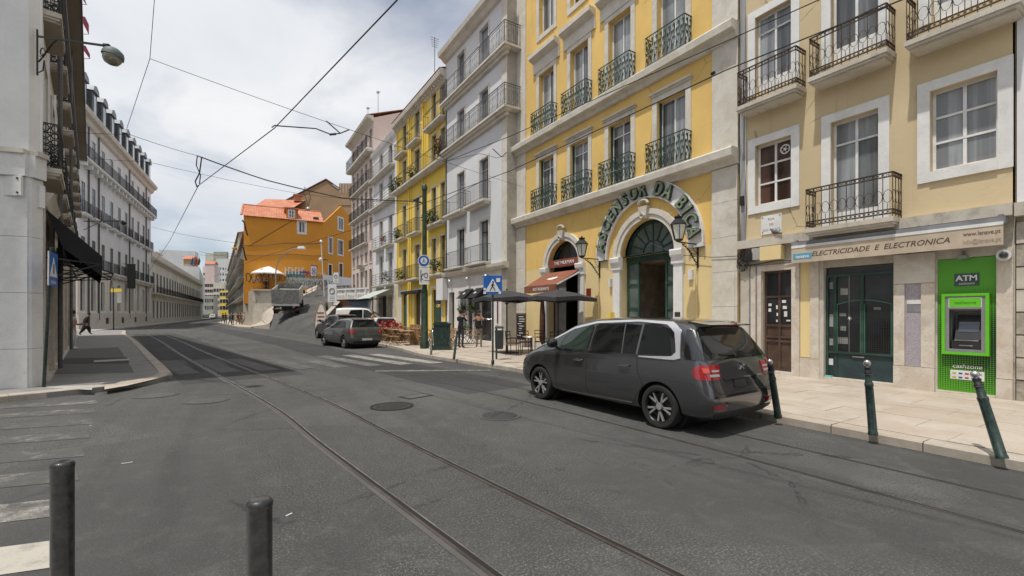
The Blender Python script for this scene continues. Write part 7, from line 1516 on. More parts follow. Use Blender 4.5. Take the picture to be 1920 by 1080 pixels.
# big green tram pole with signs
g = Vector((7.55,19.7,.12)); Zp = g.x*SI+g.y*CO; Hp = EYE+(HOR-345)/FPX*Zp-.12
tp = thing('tram_pole', 'tall dark green tram wire pole with parking signs at the cafe terrace', 'pole', g, -YAW+R(4))
b = MB(); b.lathe([(.20,0),(.20,.3),(.16,.35),(.15,2.6),(.115,2.75),(.10,Hp-.3),(.13,Hp-.28),(.13,Hp-.1),(.05,Hp)], 16); ob('shaft', b, M['pole_green'], tp, smooth=True)
b = MB(); b.bar((0,0,Hp-.9),(-.5,0,Hp-.75),.05); b.bar((0,0,Hp-.5),(-.5,0,Hp-.75),.03); ob('wire_bracket', b, M['iron_black'], tp)
zc = EYE+(HOR-490)/FPX*Zp-.12; b = MB(); disc(b,(0,zc),.27,-.24,-.225); ob('disc', b, M['sign_white'], tp); b = MB(); disc(b,(0,zc),.24,-.246,-.241); ob('disc_face', b, M['sign_blue'], tp); b = MB(); disc(b,(0,zc),.15,-.252,-.247); ob('disc_centre', b, M['sign_white'], tp)
b = MB(); b.cyl((0,-.256,zc+.07),(0,-.2525,zc+.07),.03,n=10); b.bar((0,-.2545,zc+.05),(0,-.2545,zc-.02),.05,.004,up=(0,1,0)); b.bar((0,-.2545,zc-.02),(.07,-.2545,zc-.08),.03,.004,up=(0,1,0)); b.bar((0,-.2545,zc-.02),(-.06,-.2545,zc-.09),.03,.004,up=(0,1,0)); ob('pictogram', b, M['sign_blue'], tp)
zt_ = EYE+(HOR-503)/FPX*Zp-.12; zb_ = EYE+(HOR-534)/FPX*Zp-.12; ob('plate', MB().box(-.21,.24,-.24,-.225,zb_,zt_), M['sign_white'], tp); ob('small_plate', MB().box(-.21,.24,-.24,-.225,zt_+.02,zt_+.13), M['sign_white'], tp)
b = MB(); b.bar((-.13,-.245,zb_+.12),(-.13,-.245,zt_-.1),.035,.006,up=(0,1,0)); b.bar((-.13,-.245,zb_+.3),(-.03,-.245,zb_+.5),.03,.006,up=(0,1,0)); b.bar((-.13,-.245,zb_+.3),(-.03,-.245,zb_+.2),.03,.006,up=(0,1,0)); b.tube([(.09+.09*math.cos(k*.52),-.245,zb_+.42+.1*math.sin(k*.52)) for k in range(12)],.014,4,True); b.bar((.02,-.245,zb_+.18),(.24,-.245,zb_+.18),.02,.004,up=(0,1,0)); ob('plate_marks', b, M['black'], tp)
# green utility kiosk
g = PZ(829,HOR,20.0); gk = thing('green_utility_box', 'squat dark green cast iron utility box in front of the photographer', 'utility box', (g.x,g.y,.12), -YAW)
b = MB(); b.box(-.42,.42,-.3,.3,0,.12); b.box(-.37,.37,-.26,.26,.12,.2); ob('base', b, M['bollard_green'], gk); b = MB(); b.box(-.33,.33,-.23,.23,.2,1.08); ob('cabinet', b, flat('utility_green',(.015,.045,.03),.4,var=.3), gk); b = MB(); b.box(-.37,.37,-.27,.27,1.08,1.15); b.prism([(-.33,1.15),(.33,1.15),(.2,1.22),(-.2,1.22)],-.22,.22,'y'); ob('lid', b, M['bollard_green'], gk); ob('door_panel', MB().box(-.27,.27,-.242,-.23,.27,1.02), M['bollard_green'], gk)
# pole with crossing sign at the left corner house
g = GR(82,725,.12); lp = thing('crossing_sign', 'blue pedestrian crossing sign seen edge-on on a leaning post at the left corner', 'sign', g)
top = PZ(97,463,9.75)-g; b = MB(); b.tube([(0,0,0),top], .03, 10); ob('post', b, M['bollard_green'], lp, smooth=True)
hd_ = bpy.data.objects.new('sign_head', None); COL.objects.link(hd_); hd_.parent = lp; hd_.location = top*.86; hd_.rotation_euler = (0, R(2), R(88)); 
w = .72
ob('plate', MB().box(-.25,.25,-.045,-.032,-.42,.30), M['sign_blue'], hd_); b = MB(); b.prism([(-.2,-.22),(.2,-.22),(0,.2)], -.051,-.0455,'y'); ob('triangle', b, M['sign_white'], hd_); b = MB(); b.bar((0,-.053,.05),(0,-.053,-.15),.05,.004,up=(0,1,0)); ob('walker', b, M['black'], hd_); ob('border', MB().box(-.28,-.25,-.05,-.03,-.42,.3), M['sign_white'], hd_)
text('SAIDA', .1, M['sign_white'], hd_, (0,-.047,-.34), .001)
# yellow bus stop pole on the far left pavement
g = PZ(213,HOR,44); yp = thing('stop_pole', 'thin stop pole with small yellow flag sign on the left pavement', 'sign', (g.x,g.y,.12)); hh = EYE+(HOR-541)/FPX*44-.12
b = MB(); b.cyl((0,0,0),(0,0,hh+.1),.05,n=8); ob('post', b, M['iron_black'], yp); ob('yellow_flag', MB().box(-.25,.75,-.03,.03,hh-.35,hh), M['vivid_yellow'], yp, rz=-.5); ob('timetable', MB().box(.35,.75,-.03,.03,hh-1.4,hh-.4), M['concrete_light'], yp, rz=-.5)
# arched street lamp by the ramp and small poles
g = PZ(517,HOR,57.5); al = thing('street_lamp', 'tall curved grey street lamp arching over the lorry', 'street lamp', (g.x,g.y,4.6 if False else 2.5), -YAW-R(0)); zt_ = EYE+(HOR-464)/FPX*57.5-2.5
pts = [(0,0,0),(0,0,zt_-3.2)]+[(3.0*(1-math.cos(R(a))),0,zt_-3.2+3.1*math.sin(R(a))) for a in (15,30,45,60,75,90)]
b = MB(); b.tube(pts, [.08]*2+[.06]*6, 8); ob('curved_post', b, M['sign_back'], al, smooth=True); b = MB(); b.add([(2.8,-.25,zt_-.15),(3.7,-.25,zt_-.15),(3.6,-.2,zt_+.15),(2.9,-.2,zt_+.15),(2.8,.25,zt_-.15),(3.7,.25,zt_-.15),(3.6,.2,zt_+.15),(2.9,.2,zt_+.15)],[(0,1,2,3),(7,6,5,4),(3,2,6,7),(0,4,5,1),(1,5,6,2),(0,3,7,4)]); ob('lamp_head', b, M['sign_white'], al); ob('lamp_panel', MB().box(2.85,3.65,-.2,.2,zt_-.25,zt_-.151), M['g_milk'], al)
g = PZ(609,HOR,58); wp = thing('white_post', 'slim leaning white lamp post at the corner of the orange house', 'lamp post', (g.x,g.y,3.0)); b = MB(); tz = EYE+(HOR-455)/FPX*58-3; b.tube([(0,0,0),(-.45,0,tz)],.055,8); ob('post', b, M['sign_white'], wp); b = MB(); b.lathe([(.1,0),(.2,.2),(.05,.45)],8,(-.45,0,tz-.1)); ob('lamp_head', b, M['g_milk'], wp)
g = PZ(601,HOR,63); wl_ = thing('wall_lantern', 'black globe lantern on the corner of the orange house', 'lantern', (g.x,g.y,EYE+(HOR-487)/FPX*63)); b = MB(); b.lathe([(.1,-.3),(.28,-.1),(.28,.1),(.1,.3)],10); ob('globe', b, M['g_milk'], wl_, smooth=True); ob('arm', MB().bar((0,0,0),(1.0,.6,.1),.1), M['iron_black'], wl_)
# zone plates
def zone(px, Z, zb, zt, w, label, ring):
    g = PZ(px, HOR, Z); z0 = EYE+(HOR-zb)/FPX*Z; z1 = EYE+(HOR-zt)/FPX*Z; t = thing('zone_sign', label, 'sign', (g.x,g.y,z0-2.6), -YAW-R(12)); h = z1-z0
    ob('plate', MB().box(-w/2,w/2,-.03,.0,2.6,2.6+h), M['sign_white'], t); c = 2.6+h*.62; b = MB(); b.tube([(w*.28*math.cos(k*.4488),-.04,c+w*.28*math.sin(k*.4488)) for k in range(14)],w*.05,5,True); ob('ring', b, M[ring], t)
    b = MB(); b.cyl((0,.03,0),(0,.03,2.6+h),.04,n=8); ob('post', b, M['sign_back'], t)
    for k in range(3): ob('text_bar', MB().box(-w*.3,w*.3,-.035,-.03,2.6+h*(.08+.09*k),2.6+h*(.11+.09*k)), M['grey_frame'], t)
zone(623, 45, 566, 533, .95, 'white rectangular zone sign with ring right of the ramp', 'grey_frame'); zone(630, 62, 531, 511, .75, 'smaller white zone sign with dark ring before the orange house doors', 'black')
# boat shaped menu board
g = PZ(602,HOR,36.5); mbd = thing('menu_board', 'cream pointed boat-shaped menu board with written lines beside the ramp', 'sign', (g.x,g.y,0), -YAW); z1 = EYE+(HOR-567)/FPX*36.5
b = MB(); O = [(-.42,.1),(.42,.1),(.5,1.1),(.38,1.9),(.1,z1),(-.1,z1),(-.38,1.9),(-.5,1.1)]; b.prism(O,-.06,.06,'y'); ob('board', b, M['white_cloth'], mbd); b = MB(); b.tube([(x,-.07,z) for x,z in O],.04,5,True); ob('rim', b, M['wood'], mbd)
for k in range(5): ob('text_line', MB().box(-.3+.04*(k % 2),.3-.05*(k % 3),-.075,-.062,.5+.3*k,.62+.3*k), flat('menu_ink',(.35,.12,.05),.7), mbd)
# ---------------------------------------------------------------- parasols
def market_parasol(label, c, w, zrim, ztop, pole_r, mat, vent=True, zfloor=.12, rz=-YAW, name='parasol', base=True):
    t = thing(name, label, 'parasol', (c.x,c.y,zfloor), rz); zr, zt = zrim-zfloor, ztop-zfloor; b = MB(); n = 8; rim = []
    for k in range(8):
        a = math.pi/4*k; r = w/2*(1.0 if k % 2 == 0 else 1.41)*1.0; a_ = a; rim.append((r*math.cos(a_), r*math.sin(a_), zr+(.06 if k % 2 == 0 else -.02)))
    mid = [(x*.5,y*.5,zr+(zt-zr)*.58) for x,y,z in rim]; b.add(rim+mid+[(0,0,zt)], [(i,(i+1) % 8,8+(i+1) % 8,8+i) for i in range(8)]+[(8+i,8+(i+1) % 8,16) for i in range(8)]); b.add(rim+[(x,y,z-.14) for x,y,z in rim], [(i,8+i,8+(i+1) % 8,(i+1) % 8) for i in range(8)])
    ob('canopy', b, mat, t); b = MB(); b.cyl((0,0,0),(0,0,zt+.06),pole_r,n=10); ob('pole', b, M['dark_frame'] if mat != M['white_cloth'] else M['wood_dark'], t)
    for x,y,z in rim: ob('rib', MB().bar((0,0,zt-.05),(x,y,z-.02),.02), M['dark_frame'], t)
    for x,y,z in rim[::2]: ob('strut', MB().bar((0,0,zr-.25),(x*.5,y*.5,zr+(zt-zr)*.5-.04),.018), M['dark_frame'], t)
    if base: b = MB(); b.box(-.35,.35,-.35,.35,0,.05); b.cyl((0,0,.05),(0,0,.3),.05,n=10); ob('base', b, M['iron_black'], t)
    return t
market_parasol('dark square parasol, left of the two before the restaurant', Vector((9.45,15.6,0)), 2.1, 2.30, 2.64, .03, M['umbrella'], rz=R(-6))
market_parasol('dark square parasol, right of the two before the restaurant', Vector((10.5,14.5,0))+Vector((.3,-.5,0)), 2.1, 2.30, 2.62, .03, M['umbrella'], rz=R(4))
uw = PZ(504,HOR,60.3); market_parasol('white parasol on the terrace before the orange wall', uw, 3.3, EYE+(HOR-513)/FPX*60.3, EYE+(HOR-499)/FPX*60.3, .07, M['white_cloth'], zfloor=4.6, rz=-YAW+.2)
cp = thing('folded_parasol', 'tall brown folded parasol tied up beside the restaurant door', 'parasol', (11.2,15.6,.12)); b = MB(); b.lathe([(.05,.3),(.13,.5),(.12,1.5),(.06,2.3),(.02,2.4)],10); ob('cloth', b, M['wood_dark'], cp, smooth=True); ob('pole', MB().cyl((0,0,0),(0,0,.35),.03,n=8), M['iron_black'], cp)
# metal chairs and table under the parasols
def metal_chair():
    t = thing('metal_chair', 'x', 'chair', (0,0,0), group='tall metal chairs under the dark parasols')
    for x in (-.2,.2):
        for y in (-.2,.2): ob('leg', MB().bar((x*1.1,y*1.1,0),(x,y,.45),.022), M['iron_black'], t)
    ob('seat', MB().box(-.22,.22,-.22,.22,.44,.475), M['wood_dark'], t); b = MB()
    for x in (-.2,.2): b.bar((x,.2,.45),(x,.25,.92),.022)
    for z in (.62,.76,.9): b.bar((-.2,.235,z),(.2,.235,z),.03)
    ob('backrest', b, M['iron_black'], t); b = MB()
    for x in (-.21,.21): b.bar((x,-.2,.65),(x,.22,.65),.02); b.bar((x,-.2,.45),(x,-.2,.65),.02)
    ob('armrest', b, M['iron_black'], t); return t
mc = metal_chair()
for i,(x,y,a,l) in enumerate(((9.2,14.7,.6,'metal chair left of the left parasol pole'),(9.95,15.0,2.2,'metal chair facing the left parasol from the right'),(10.6,14.9,-.5,'metal chair before the chalkboard'),(11.3,14.2,1.4,'metal chair by the folded parasol'),(10.2,13.6,3.0,'metal chair nearest the people carrier bonnet'))): place(mc, i > 0, (x,y,.12), a, l)
def round_table(loc, label):
    t = thing('bistro_table', label, 'table', loc, group='small bistro tables'); b = MB(); b.lathe([(.32,.70),(.33,.715),(.32,.73)],20); ob('table_top', b, M['steel'], t, smooth=True); b = MB(); b.cyl((0,0,.03),(0,0,.7),.03,n=8); b.lathe([(.22,0),(.2,.02),(.04,.05)],14); ob('stand', b, M['iron_black'], t); return t
round_table((9.6,14.1,.12), 'round bistro table under the left dark parasol'); round_table((10.9,13.7,.12), 'round bistro table under the right dark parasol')
cb = thing('chalkboard', 'narrow standing chalkboard menu by the restaurant wall', 'sign', (11.7,18.0,.12), R(-80)); ob('board', MB().box(-.28,.28,-.03,.0,.35,1.55), M['black'], cb)
b = MB()
for x in (-.31,.29): b.box(x,x+.03,-.04,.01,.1,1.6)
b.box(-.31,.32,-.041,.011,1.56,1.6); ob('frame', b, M['wood_dark'], cb); b = MB(); r5_ = random.Random(5)
for k in range(9): z = 1.42-k*.11; x = r5_.uniform(-.22,-.1); b.box(x,x+r5_.uniform(.15,.4),-.036,-.031,z,z+.03)
ob('chalk_lines', b, M['sign_white'], cb)
# wooden folding tables and chairs of the cafe terrace
def wood_chair():
    t = thing('folding_chair', 'x', 'chair', group='pale wooden folding chairs on the cafe terrace')
    for k in range(4): ob('seat_slat', MB().box(-.2,.2,-.19+.1*k,-.11+.1*k,.43,.45), M['wood'], t)
    for x in (-.19,.19): ob('leg', MB().bar((x,-.22,0),(x,.2,.85),.03,.02), M['wood'], t); ob('leg', MB().bar((x*.9,.22,0),(x*.9,-.2,.45),.03,.02), M['wood'], t)
    for z in (.58,.70,.82): ob('back_slat', MB().box(-.2,.2,.14+(z-.6)*.4,.16+(z-.6)*.4,z-.025,z+.03), M['wood'], t)
    return t
wc = wood_chair(); spots = []
def wood_table():
    t = thing('folding_table', 'x', 'table', group='pale wooden folding tables on the cafe terrace')
    for k in range(6): ob('top_slat', MB().box(-.6,.6,-.34+.115*k,-.235+.115*k,.70,.725), M['wood'], t)
    for x in (-.5,.5): ob('leg', MB().bar((x,-.3,0),(x,.3,.7),.035,.025), M['wood'], t); ob('leg', MB().bar((x,.3,0),(x,-.3,.7),.035,.025), M['wood'], t)
    ob('stretcher', MB().bar((-.5,0,.35),(.5,0,.35),.03), M['wood'], t); return t
wt = wood_table(); k = 0; i = 0
rowsT = [(7.6,22.3),(7.65,24.2),(7.75,26.1),(9.2,22.9),(9.3,24.8),(8.75,20.9),(10.3,21.6)]
names = ['nearest the hatchback','second along the kerb','third along the kerb','in the inner row, near end','in the inner row, far end','right of the tram pole','by the man in black']
for j,(x,y) in enumerate(rowsT):
    place(wt, j > 0, (x,y,.12), R(80)+rnd.uniform(-.1,.1), 'pale wooden folding table, %s' % names[j])
    for dx,dy,a,side in ((-.62,.0,R(90),'kerb side'),(.62,.05,R(-90),'house side'),(-.6,.55,R(92),'kerb side, far'),(.6,-.5,R(-88),'house side, near')):
        place(wc, i > 0, (x+dx,y+dy,.12), a+rnd.uniform(-.2,.2), 'folding chair, %s, of the table %s' % (side, names[j])); i += 1
fence_ = thing('picket_screen', 'low row of upright pale pickets among the terrace chairs', 'fence', (8.1,21.3,.12), R(96))
for k in range(9): ob('picket', MB().box(.17*k,.17*k+.09,-.02,.02,.0,1.02), M['wood'], fence_)
for z in (.3,.8): ob('rail', MB().box(-.02,1.5,.021,.045,z,z+.06), M['wood'], fence_)
fl = thing('flower_trough', 'trough full of bright red flowers beside the white car', 'plant', PZ(728,HOR,26.5)); fl.location.z = .12; ob('trough', MB().box(-1.2,1.3,-.25,.25,.0,.6), M['wood_dark'], fl, rz=-YAW)
foliage('flowers', fl, (0,0,.85), .9, 500, .10, None, 5, .38, mats=[M['leaf_red'],M['leaf_red'],M['leaf']])
pp = thing('potted_plant', 'small potted bush on the terrace table right of the green box', 'plant', (10.3,21.3,.86)); foliage('leaves', pp, (0,0,.15), .3, 120, .06, M['leaf'], 9, .7); b = MB(); b.lathe([(.08,-.0),(.11,.12)],8); ob('pot', b, M['brown_frame'], pp)
for j,(px,py,Z) in enumerate(((484,545,60.2),(493,545,60.5),(512,545,60.6),(520,544,60.8))):
    q = PZ(px,HOR,Z); t = place(wt if False else wt, True, (q.x,q.y,4.6), .3*j, 'dark-looking table set %s on the terrace under the white parasol' % ['far left','left','right','far right'][j], 'tables on the upper terrace'); t.name = 'terrace_table'
# ================================================================== people
def person(label, p0, H_, face, pose, cols, lean=0., seat=0, hair='hair', name='person', skirt=False, sub=1):
    """one skinned body; joints in metres for a 1.75 m adult facing -y; pose gives wrist, elbow, knee and ankle places"""
    J = dict(pel=(0,0,.95), sp=(0,.0,1.15), ch=(0,.0,1.35), nk=(0,0,1.49), hd0=(0,-.015,1.57), hd1=(0,-.02,1.70), shL=(.17,.0,1.42), shR=(-.17,.0,1.42), elL=(.22,.02,1.14), elR=(-.22,.02,1.14), wrL=(.21,-.05,.90), wrR=(-.21,-.05,.90), haL=(.20,-.07,.82), haR=(-.20,-.07,.82),
             hiL=(.09,0,.90), hiR=(-.09,0,.90), knL=(.1,-.02,.50), knR=(-.1,-.02,.50), anL=(.1,.02,.08), anR=(-.1,.02,.08), toL=(.12,-.14,.03), toR=(-.12,-.14,.03))
    J.update({k: v for k, v in pose.items() if k[0] != '_'}); rad = dict(pel=.13, sp=.115, ch=.135, nk=.055, hd0=.075, hd1=.082, shL=.06, shR=.06, elL=.043, elR=.043, wrL=.03, wrR=.03, haL=.035, haR=.035, hiL=.09, hiR=.09, knL=.06, knR=.06, anL=.045, anR=.045, toL=.035, toR=.035)
    if skirt: rad.update(knL=.16, knR=.16, hiL=.14, hiR=.14, ch=.17, sp=.18, pel=.2)
    E_ = [('pel','sp'),('sp','ch'),('ch','nk'),('nk','hd0'),('hd0','hd1'),('ch','shL'),('ch','shR'),('shL','elL'),('shR','elR'),('elL','wrL'),('elR','wrR'),('wrL','haL'),('wrR','haR'),('pel','hiL'),('pel','hiR'),('hiL','knL'),('hiR','knR'),('knL','anL'),('knR','anR'),('anL','toL'),('anR','toR')]
    ks = list(J); me = bpy.data.meshes.new('skeleton'); me.from_pydata([J[k] for k in ks], [(ks.index(a), ks.index(c)) for a, c in E_], []); o = ob('tmp', me)
    md = o.modifiers.new('skin', 'SKIN'); md.use_smooth_shade = True
    sv = me.skin_vertices[0].data
    for i, k in enumerate(ks): r = rad[k]; sv[i].radius = (r, r*.8) if k in ('pel','sp','ch') else (r, r); sv[i].use_root = (k == 'pel')
    ss = o.modifiers.new('sub', 'SUBSURF'); ss.levels = sub; ss.render_levels = sub; bm_ = baked(o); bpy.data.objects.remove(o); bm_.materials.clear()
    for m_ in cols: bm_.materials.append(M[m_] if isinstance(m_, str) else m_)     # skin, top, trousers, shoes
    zs = .88; sl = pose.get('_sleeve', .5)
    hands = [Vector(J['haL']), Vector(J['haR'])]; el = [Vector(J['elL']), Vector(J['elR'])]
    for f in bm_.polygons:
        c = f.center; z = c.z; i = 1
        if z > 1.475 and abs(c.x) < .12 and (c-Vector(J['nk'])).length < .4: i = 0
        elif z < .10: i = 3
        elif min((c-h).length for h in hands) < .1+ (.22 if pose.get('_short') else 0): i = 0
        elif z < zs and abs(c.x) < .2+(.2 if skirt else 0) and min((c-h).length for h in hands) > .1: i = 2
        f.material_index = i
    bm_.polygons.foreach_set('use_smooth', [True]*len(bm_.polygons))
    t = thing(name, label, 'person', p0, face); s = H_/1.78; t.scale = (s,s,s); ob('body', bm_, None, t)
    b = MB(); hc = Vector(J['hd1']); b.lathe([(.06,-.10),(.092,-.04),(.098,.03),(.075,.08),(.02,.105)], 12, hc+Vector((0,.018,0))); ob('hair', b, M[hair], t, smooth=True)
    b = MB(); h0 = Vector(J['hd0'])*.35+Vector(J['hd1'])*.65
    b.lathe([(.001,-.012),(.014,0),(.001,.02)], 6, h0+Vector((0,-.09,-.01))); ob('nose', b, M['skin'], t)
    for k in (-1,1):
        b = MB(); b.box(k*.03-.012,k*.03+.012,-.088,-.082,0,.01); b.xf(Matrix.Translation(h0+Vector((0,.0,.015)))); ob('eye', b, M['black'], t)
        hand = Vector(J['haL' if k > 0 else 'haR']); wr = Vector(J['wrL' if k > 0 else 'wrR']); d = (hand-wr).normalized(); sdv = d.orthogonal().normalized()
        b = MB()
        for q in range(4): b.tube([hand+sdv*(.022*(q-1.5))+d*.02, hand+sdv*(.024*(q-1.5))+d*(.075-.008*abs(q-1.5)), hand+sdv*(.022*(q-1.5))+d*(.10-.01*abs(q-1.5))+Vector((0,-.02,-.01))], [.010,.009,.007], 5)
        b.tube([hand-sdv*.03, hand-sdv*.055+d*.03, hand-sdv*.05+d*.06], [.012,.010,.008], 5); ob('fingers', b, M['skin'], t)
    return t
cloth = lambda n, c: flat(n, c, .85, var=.2)
BL, KH, WT, BR, GY, WH = cloth('black_shirt',(.015,.015,.016)), cloth('khaki_trousers',(.24,.20,.15)), cloth('white_trousers',(.55,.55,.54)), cloth('brown_dress',(.22,.08,.04)), cloth('dark_trousers',(.04,.04,.05)), cloth('pale_shirt',(.45,.45,.46))
SK = 'skin'; SHO = M['black']
cam_pose = dict(elL=(.25,-.12,1.25), elR=(-.25,-.12,1.25), wrL=(.10,-.27,1.46), wrR=(-.10,-.27,1.46), haL=(.05,-.27,1.53), haR=(-.05,-.27,1.53), _short=1)
g = GR(898,645,.12); g = PZ(898,HOR,21.6); pm = person('standing man in black top and khaki trousers photographing, before the grey shop', (g.x,g.y,.12), 1.74, -YAW, cam_pose, [SK,BL,KH,SHO], sub=2)
ob('camera', MB().box(-.07,.07,-.36,-.28,1.50,1.60).cyl((0,-.36,1.55),(0,-.44,1.55),.035,n=10), M['black'], pm)
g = PZ(864,HOR,20.9); pb = person('man in black seen from behind, holding up a camera behind the green utility box', (g.x,g.y,.12), 1.76, -YAW+R(150), cam_pose, [SK,BL,GY,SHO], sub=2)
ob('camera', MB().box(-.07,.07,-.36,-.28,1.50,1.60).cyl((0,-.36,1.55),(0,-.44,1.55),.035,n=10), M['black'], pb)
g = PZ(137,HOR,20.3); person('person in white top and white trousers looking at a phone by the left wall', (g.x,g.y,.12), 1.72, R(80), dict(elR=(-.24,-.02,1.13), wrR=(-.16,-.26,1.15), haR=(-.13,-.33,1.17), elL=(.24,-.02,1.13), wrL=(.12,-.24,1.12), haL=(.08,-.3,1.14), _short=1), [SK,WH,WT,M['sign_white']], sub=2)
g = PZ(160,HOR,33.5); person('person wrapped in a wide black coat striding on the left pavement', (g.x,g.y,.12), 1.72, R(115), dict(knL=(.1,-.22,.52), anL=(.1,-.3,.12), toL=(.1,-.44,.06), knR=(-.1,.10,.50), anR=(-.1,.36,.12), toR=(-.1,.26,.03), ch=(0,-.10,1.32), nk=(0,-.16,1.44), hd0=(0,-.2,1.5), hd1=(0,-.23,1.62), shL=(.17,-.12,1.36), shR=(-.17,-.12,1.36)), [SK,BL,BL,SHO], skirt=True)
walk = dict(knL=(.1,-.14,.52), anL=(.1,-.22,.1), toL=(.1,-.38,.06), knR=(-.1,.04,.5), anR=(-.1,.26,.12), toR=(-.1,.14,.03), elL=(.24,.1,1.15), wrL=(.2,.12,.92), haL=(.2,.1,.84), elR=(-.24,-.04,1.15), wrR=(-.2,-.16,.93), haR=(-.2,-.2,.86))
for i,(px,Z,H_,f,c,l) in enumerate(((423,66,1.72,0,[SK,GY,GY,SHO],'walker in dark clothes, leftmost at the far corner'),(431,63,1.66,1.5,[SK,GY,BL,SHO],'walker in dark clothes, second at the far corner'),(436,62,1.7,2.6,[SK,BL,GY,SHO],'walker in black, third at the far corner'),(446,64,1.72,.6,[SK,BR,BR,SHO],'person with reddish brown clothes in the middle of the far corner group'),(451,66,1.68,3,[SK,BR,KH,SHO],'person in brown top behind the brown-clad one at the far corner'),(458,63,1.76,1.0,[SK,WH,KH,SHO],'walker in pale shirt beside the stone pier'),(462,66,1.7,2.,[SK,WH,GY,SHO],'person in white shirt nearest the stone pier'),
        (418,80,1.7,0.4,[SK,BL,GY,SHO],'distant walker in black just left of the corner group'))):
    q = PZ(px,HOR,Z); person(l, (q.x,q.y,.12), H_, f, walk if i % 2 else {}, c)
for i,(px,Z,c) in enumerate(((645,53,[SK,GY,GY,SHO]),(652,53,[SK,WH,GY,SHO]),(664,52,[SK,BL,GY,SHO]),(676,51,[SK,WH,KH,SHO]))):
    q = PZ(px,HOR,Z-3); person('onlooker %s on the upper street behind the balustrade' % ['at the far left','second from left in white','third from left in black','at the right in white'][i], (q.x,q.y,3.06), 1.7, -YAW+R(20*i-30), {}, c)
for i,(px,c,l) in enumerate(((481,[SK,WH,GY,SHO],'person in white standing at the terrace edge left of the parasol'),(499,[SK,BL,GY,SHO],'person in black on the terrace behind the tables'))): q = PZ(px,HOR,60.8); person(l, (q.x,q.y,4.6), 1.7, 0, {}, c)
q = PZ(700,HOR,37); person('person in orange top at the cafe door behind the red flowers', (q.x,q.y,.12), 1.7, .4, {}, [SK,cloth('orange_top',(.55,.18,.03)),GY,SHO])
# distant parked cars and crowd at the end of the street
cr = MB(); rr = random.Random(4); crowd = []
dc = Car('distant_car','white car parked at the far end of the street',SH,{'paint':M['sign_white']},(0,0,0),0); dc.root.name = 'distant_car'; dc.patch('rear_window','rear',[(-.6,1.05),(.6,1.05)],[(-.5,1.33),(.5,1.33)],M['cglass'],.01,4,3)
for i,(px,Z,l) in enumerate(((398,150,'white car, nearest of the far parked cars'),(392,165,'white car, second of the far parked cars'),(404,170,'white car at the right of the far parked row'),(388,185,'white car at the left of the far parked row'))):
    q = PZ(px,HOR,Z); place(dc.root, i > 0, (q.x,q.y,0), R(85+10*i), l, 'cars parked at the end of the street')
# ================================================================== overhead wires
def wire(name, label, pts, r=.008, sag=0., cat='wire', mat='iron_black'):
    P = []; pts = [Vector(p) for p in pts]
    for a, c in zip(pts, pts[1:]):
        n = 8
        for k in range(n): u = k/n; P.append(a.lerp(c, u)-Vector((0,0,sag*4*u*(1-u))))
    P.append(pts[-1]); base = P[0].copy(); b = MB(); b.tube([p-base for p in P], r, 5)
    t = thing(name, label, cat, base); ob('cable', b, M[mat], t); return t
def fitting(t, pts, r=.02, nm='fitting'): base = t.location; b = MB(); b.tube([Vector(p)-base for p in pts], r, 6); ob(nm, b, M['iron_black'], t)
h1 = lambda x, y: HH(x, y, 5.9)
a, c = h1(745,0), h1(515,240)
t = wire('trolley_wire','tram trolley wire rising over the left track from mid sky to the top',[a+(a-c)*1.3, a, c, h1(372,348), h1(318,452), Vector((-7.5,62,5.9)), Vector((-7,95,5.9))], .011)
w2a, w2b, w2c = PZ(281,110,9.5), PZ(655,243,11.3), PZ(985,352,22.2)
t2 = wire('span_wire','long thin span wire from upper left across to the yellow station wall',[w2a,w2b,w2c],.006,.02)
fitting(t2,[c+Vector((-.06,0,0)),c+Vector((.0,0,.06)),PZ(522,236,10.5),PZ(592,241,10.8),PZ(620,252,10.9),PZ(638,250,11),w2b],.014,'pull_off_arm'); fitting(t2,[PZ(638,250,11),PZ(612,227,10.9)],.014,'pull_off_arm'); fitting(t2,[PZ(618,252,10.9),PZ(624,251.5,10.9),PZ(630,251,10.9)],.028,'insulator')
wire('span_wire','thin wire dropping from the top edge at left towards the street wires',[PZ(294,-60,8.6),PZ(281,110,9.5),PZ(237,243,12.5)],.006)
pTop = Vector((7.3,19.9,EYE+(HOR-376)/FPX*20.6)); hub = PZ(370,292,15.4)
t5 = wire('feeder_cable','thick black feeder cable from the left houses to the green tram pole',[c1+d1*9+Vector((.05,-.0,8.4)),PZ(243,252,15.8),hub],.008,.03)
wire('feeder_cable','doubled thick cable section sagging across the sky to the tram pole',[hub,PZ(500,338,17.2),PZ(640,371,19),pTop],.022,.02)
fitting(t5,[hub,PZ(378,296,15.4),PZ(374,325,15.4),PZ(366,340,15.4),PZ(369,350,15.4),h1(372,348)],.02,'hanger'); fitting(t5,[hub,PZ(368,310,15.4),PZ(376,328,15.4),PZ(374,345,15.4)],.018,'hanger')
wire('span_wire','thin span wire below the thick feeder cable',[c1+d1*8.5+Vector((.05,0,7.4)),PZ(275,303,15.6),PZ(560,363,18),pTop+Vector((0,0,-.15))],.006,.04)
hB = lambda x,y: HH(x,y,5.95); q0,q1 = hB(1690,0), hB(1360,132)
tb = wire('trolley_wire','tram trolley wire over the right track crossing the station front, lower one',[q0+(q0-q1)*1.5,q0,q1,hB(960,319),hB(830,352) if False else Vector((5.3,24,5.95)),Vector((2.2,38,5.95)),Vector((-1.5,62,5.95))],.011)
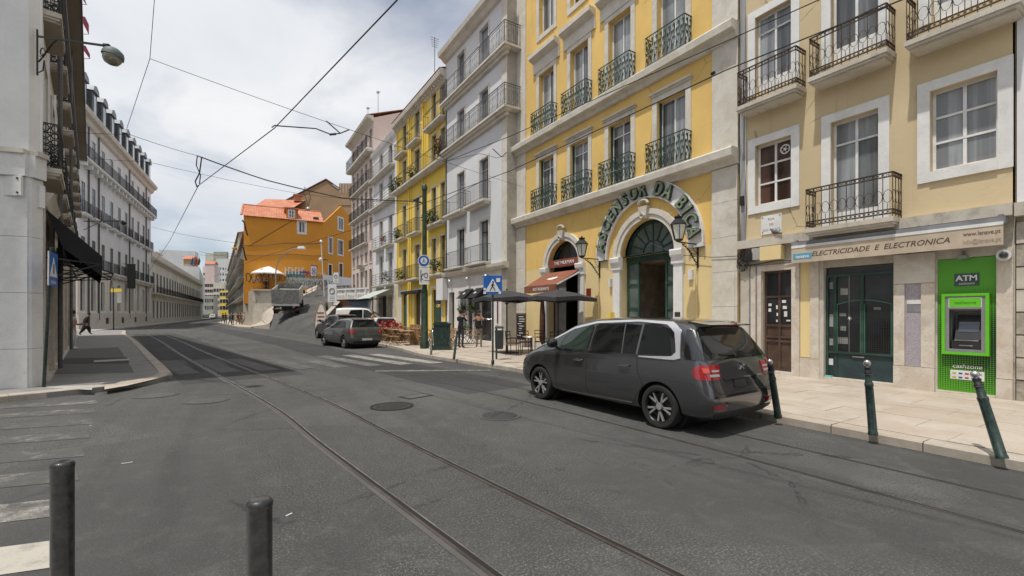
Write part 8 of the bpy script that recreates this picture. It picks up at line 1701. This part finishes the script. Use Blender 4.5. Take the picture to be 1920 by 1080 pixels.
tb2 = wire('feeder_cable','upper of the two parallel wires crossing the beige and yellow houses',[HH(1535,0,6.5)+(HH(1535,0,6.5)-HH(1360,78,6.5))*1.5,HH(1535,0,6.5),HH(1360,78,6.5),HH(960,254,6.5),HH(838,302,6.5)],.009)
fitting(tb,[hB(1334,142)+Vector((0,0,.03)),hB(1340,139)+Vector((0,0,.03))],.03,'clamp')
fitting(tb2,[HH(838,302,6.5),PZ(900,288,17),PZ(932,296,17),PZ(950,292,17)],.008,'pull_off_arm'); fitting(tb2,[PZ(924,279,17),PZ(940,294,17),PZ(950,286,17)],.018,'pull_off_arm')
wire('span_wire','short wire from the tram pole to the grey white house',[pTop,Vector((11.5,24.5,8.3))],.006,.05); wire('span_wire','thin wire between the left mansard building and the orange house',[PZ(275,423,75),PZ(457,457,60)],.02,.3)
wire('span_wire','faint wire over the street end, upper one of the pair',[PZ(372,470,100),PZ(458,480,66)],.03,.4); wire('span_wire','faint wire over the street end, lower one of the pair',[PZ(372,478,100),PZ(458,470,66)],.02,.4)
wire('span_wire','thin wire from the tram pole across to the pink house balconies',[pTop+Vector((-.1,0,.1)),Vector((11.2,45,12.8))],.008,.2)
t = thing('hanging_lamp','small street lamp hanging from the span wires before the orange roof','street lamp',PZ(578,392,22)); b = MB(); b.lathe([(.02,.12),(.10,.05),(.13,0),(.11,-.02)],12); ob('shade', b, M['sign_back'], t, smooth=True); b = MB(); b.lathe([(.10,-.02),(.07,-.06),(.01,-.07)],12); ob('bulb', b, M['g_milk'], t, smooth=True)
b = MB(); o_ = PZ(578,392,22); b.tube([(0,0,.1)]+[PZ(x,y,22)-o_ for x,y in ((574,372),(568,360),(572,352))],.012,4); b.tube([(0,0,.1)]+[PZ(x,y,22)-o_ for x,y in ((582,370),(579,358),(570,350))],.012,4); ob('cable', b, M['iron_black'], t)
for i,(px,py,Z,l) in enumerate(((461,418,58,'upper'),(459,465,58,'lower'))):
    p = PZ(px,py,Z); t = thing('wall_bracket','%s black wire bracket at the left edge of the orange house' % l,'bracket',p); b = MB(); b.tube([(.2,0,-1.6),(0,0,-.9),(-.15,0,0),(-.4,0,.3)],.1,6); ob('arm', b, M['iron_black'], t)
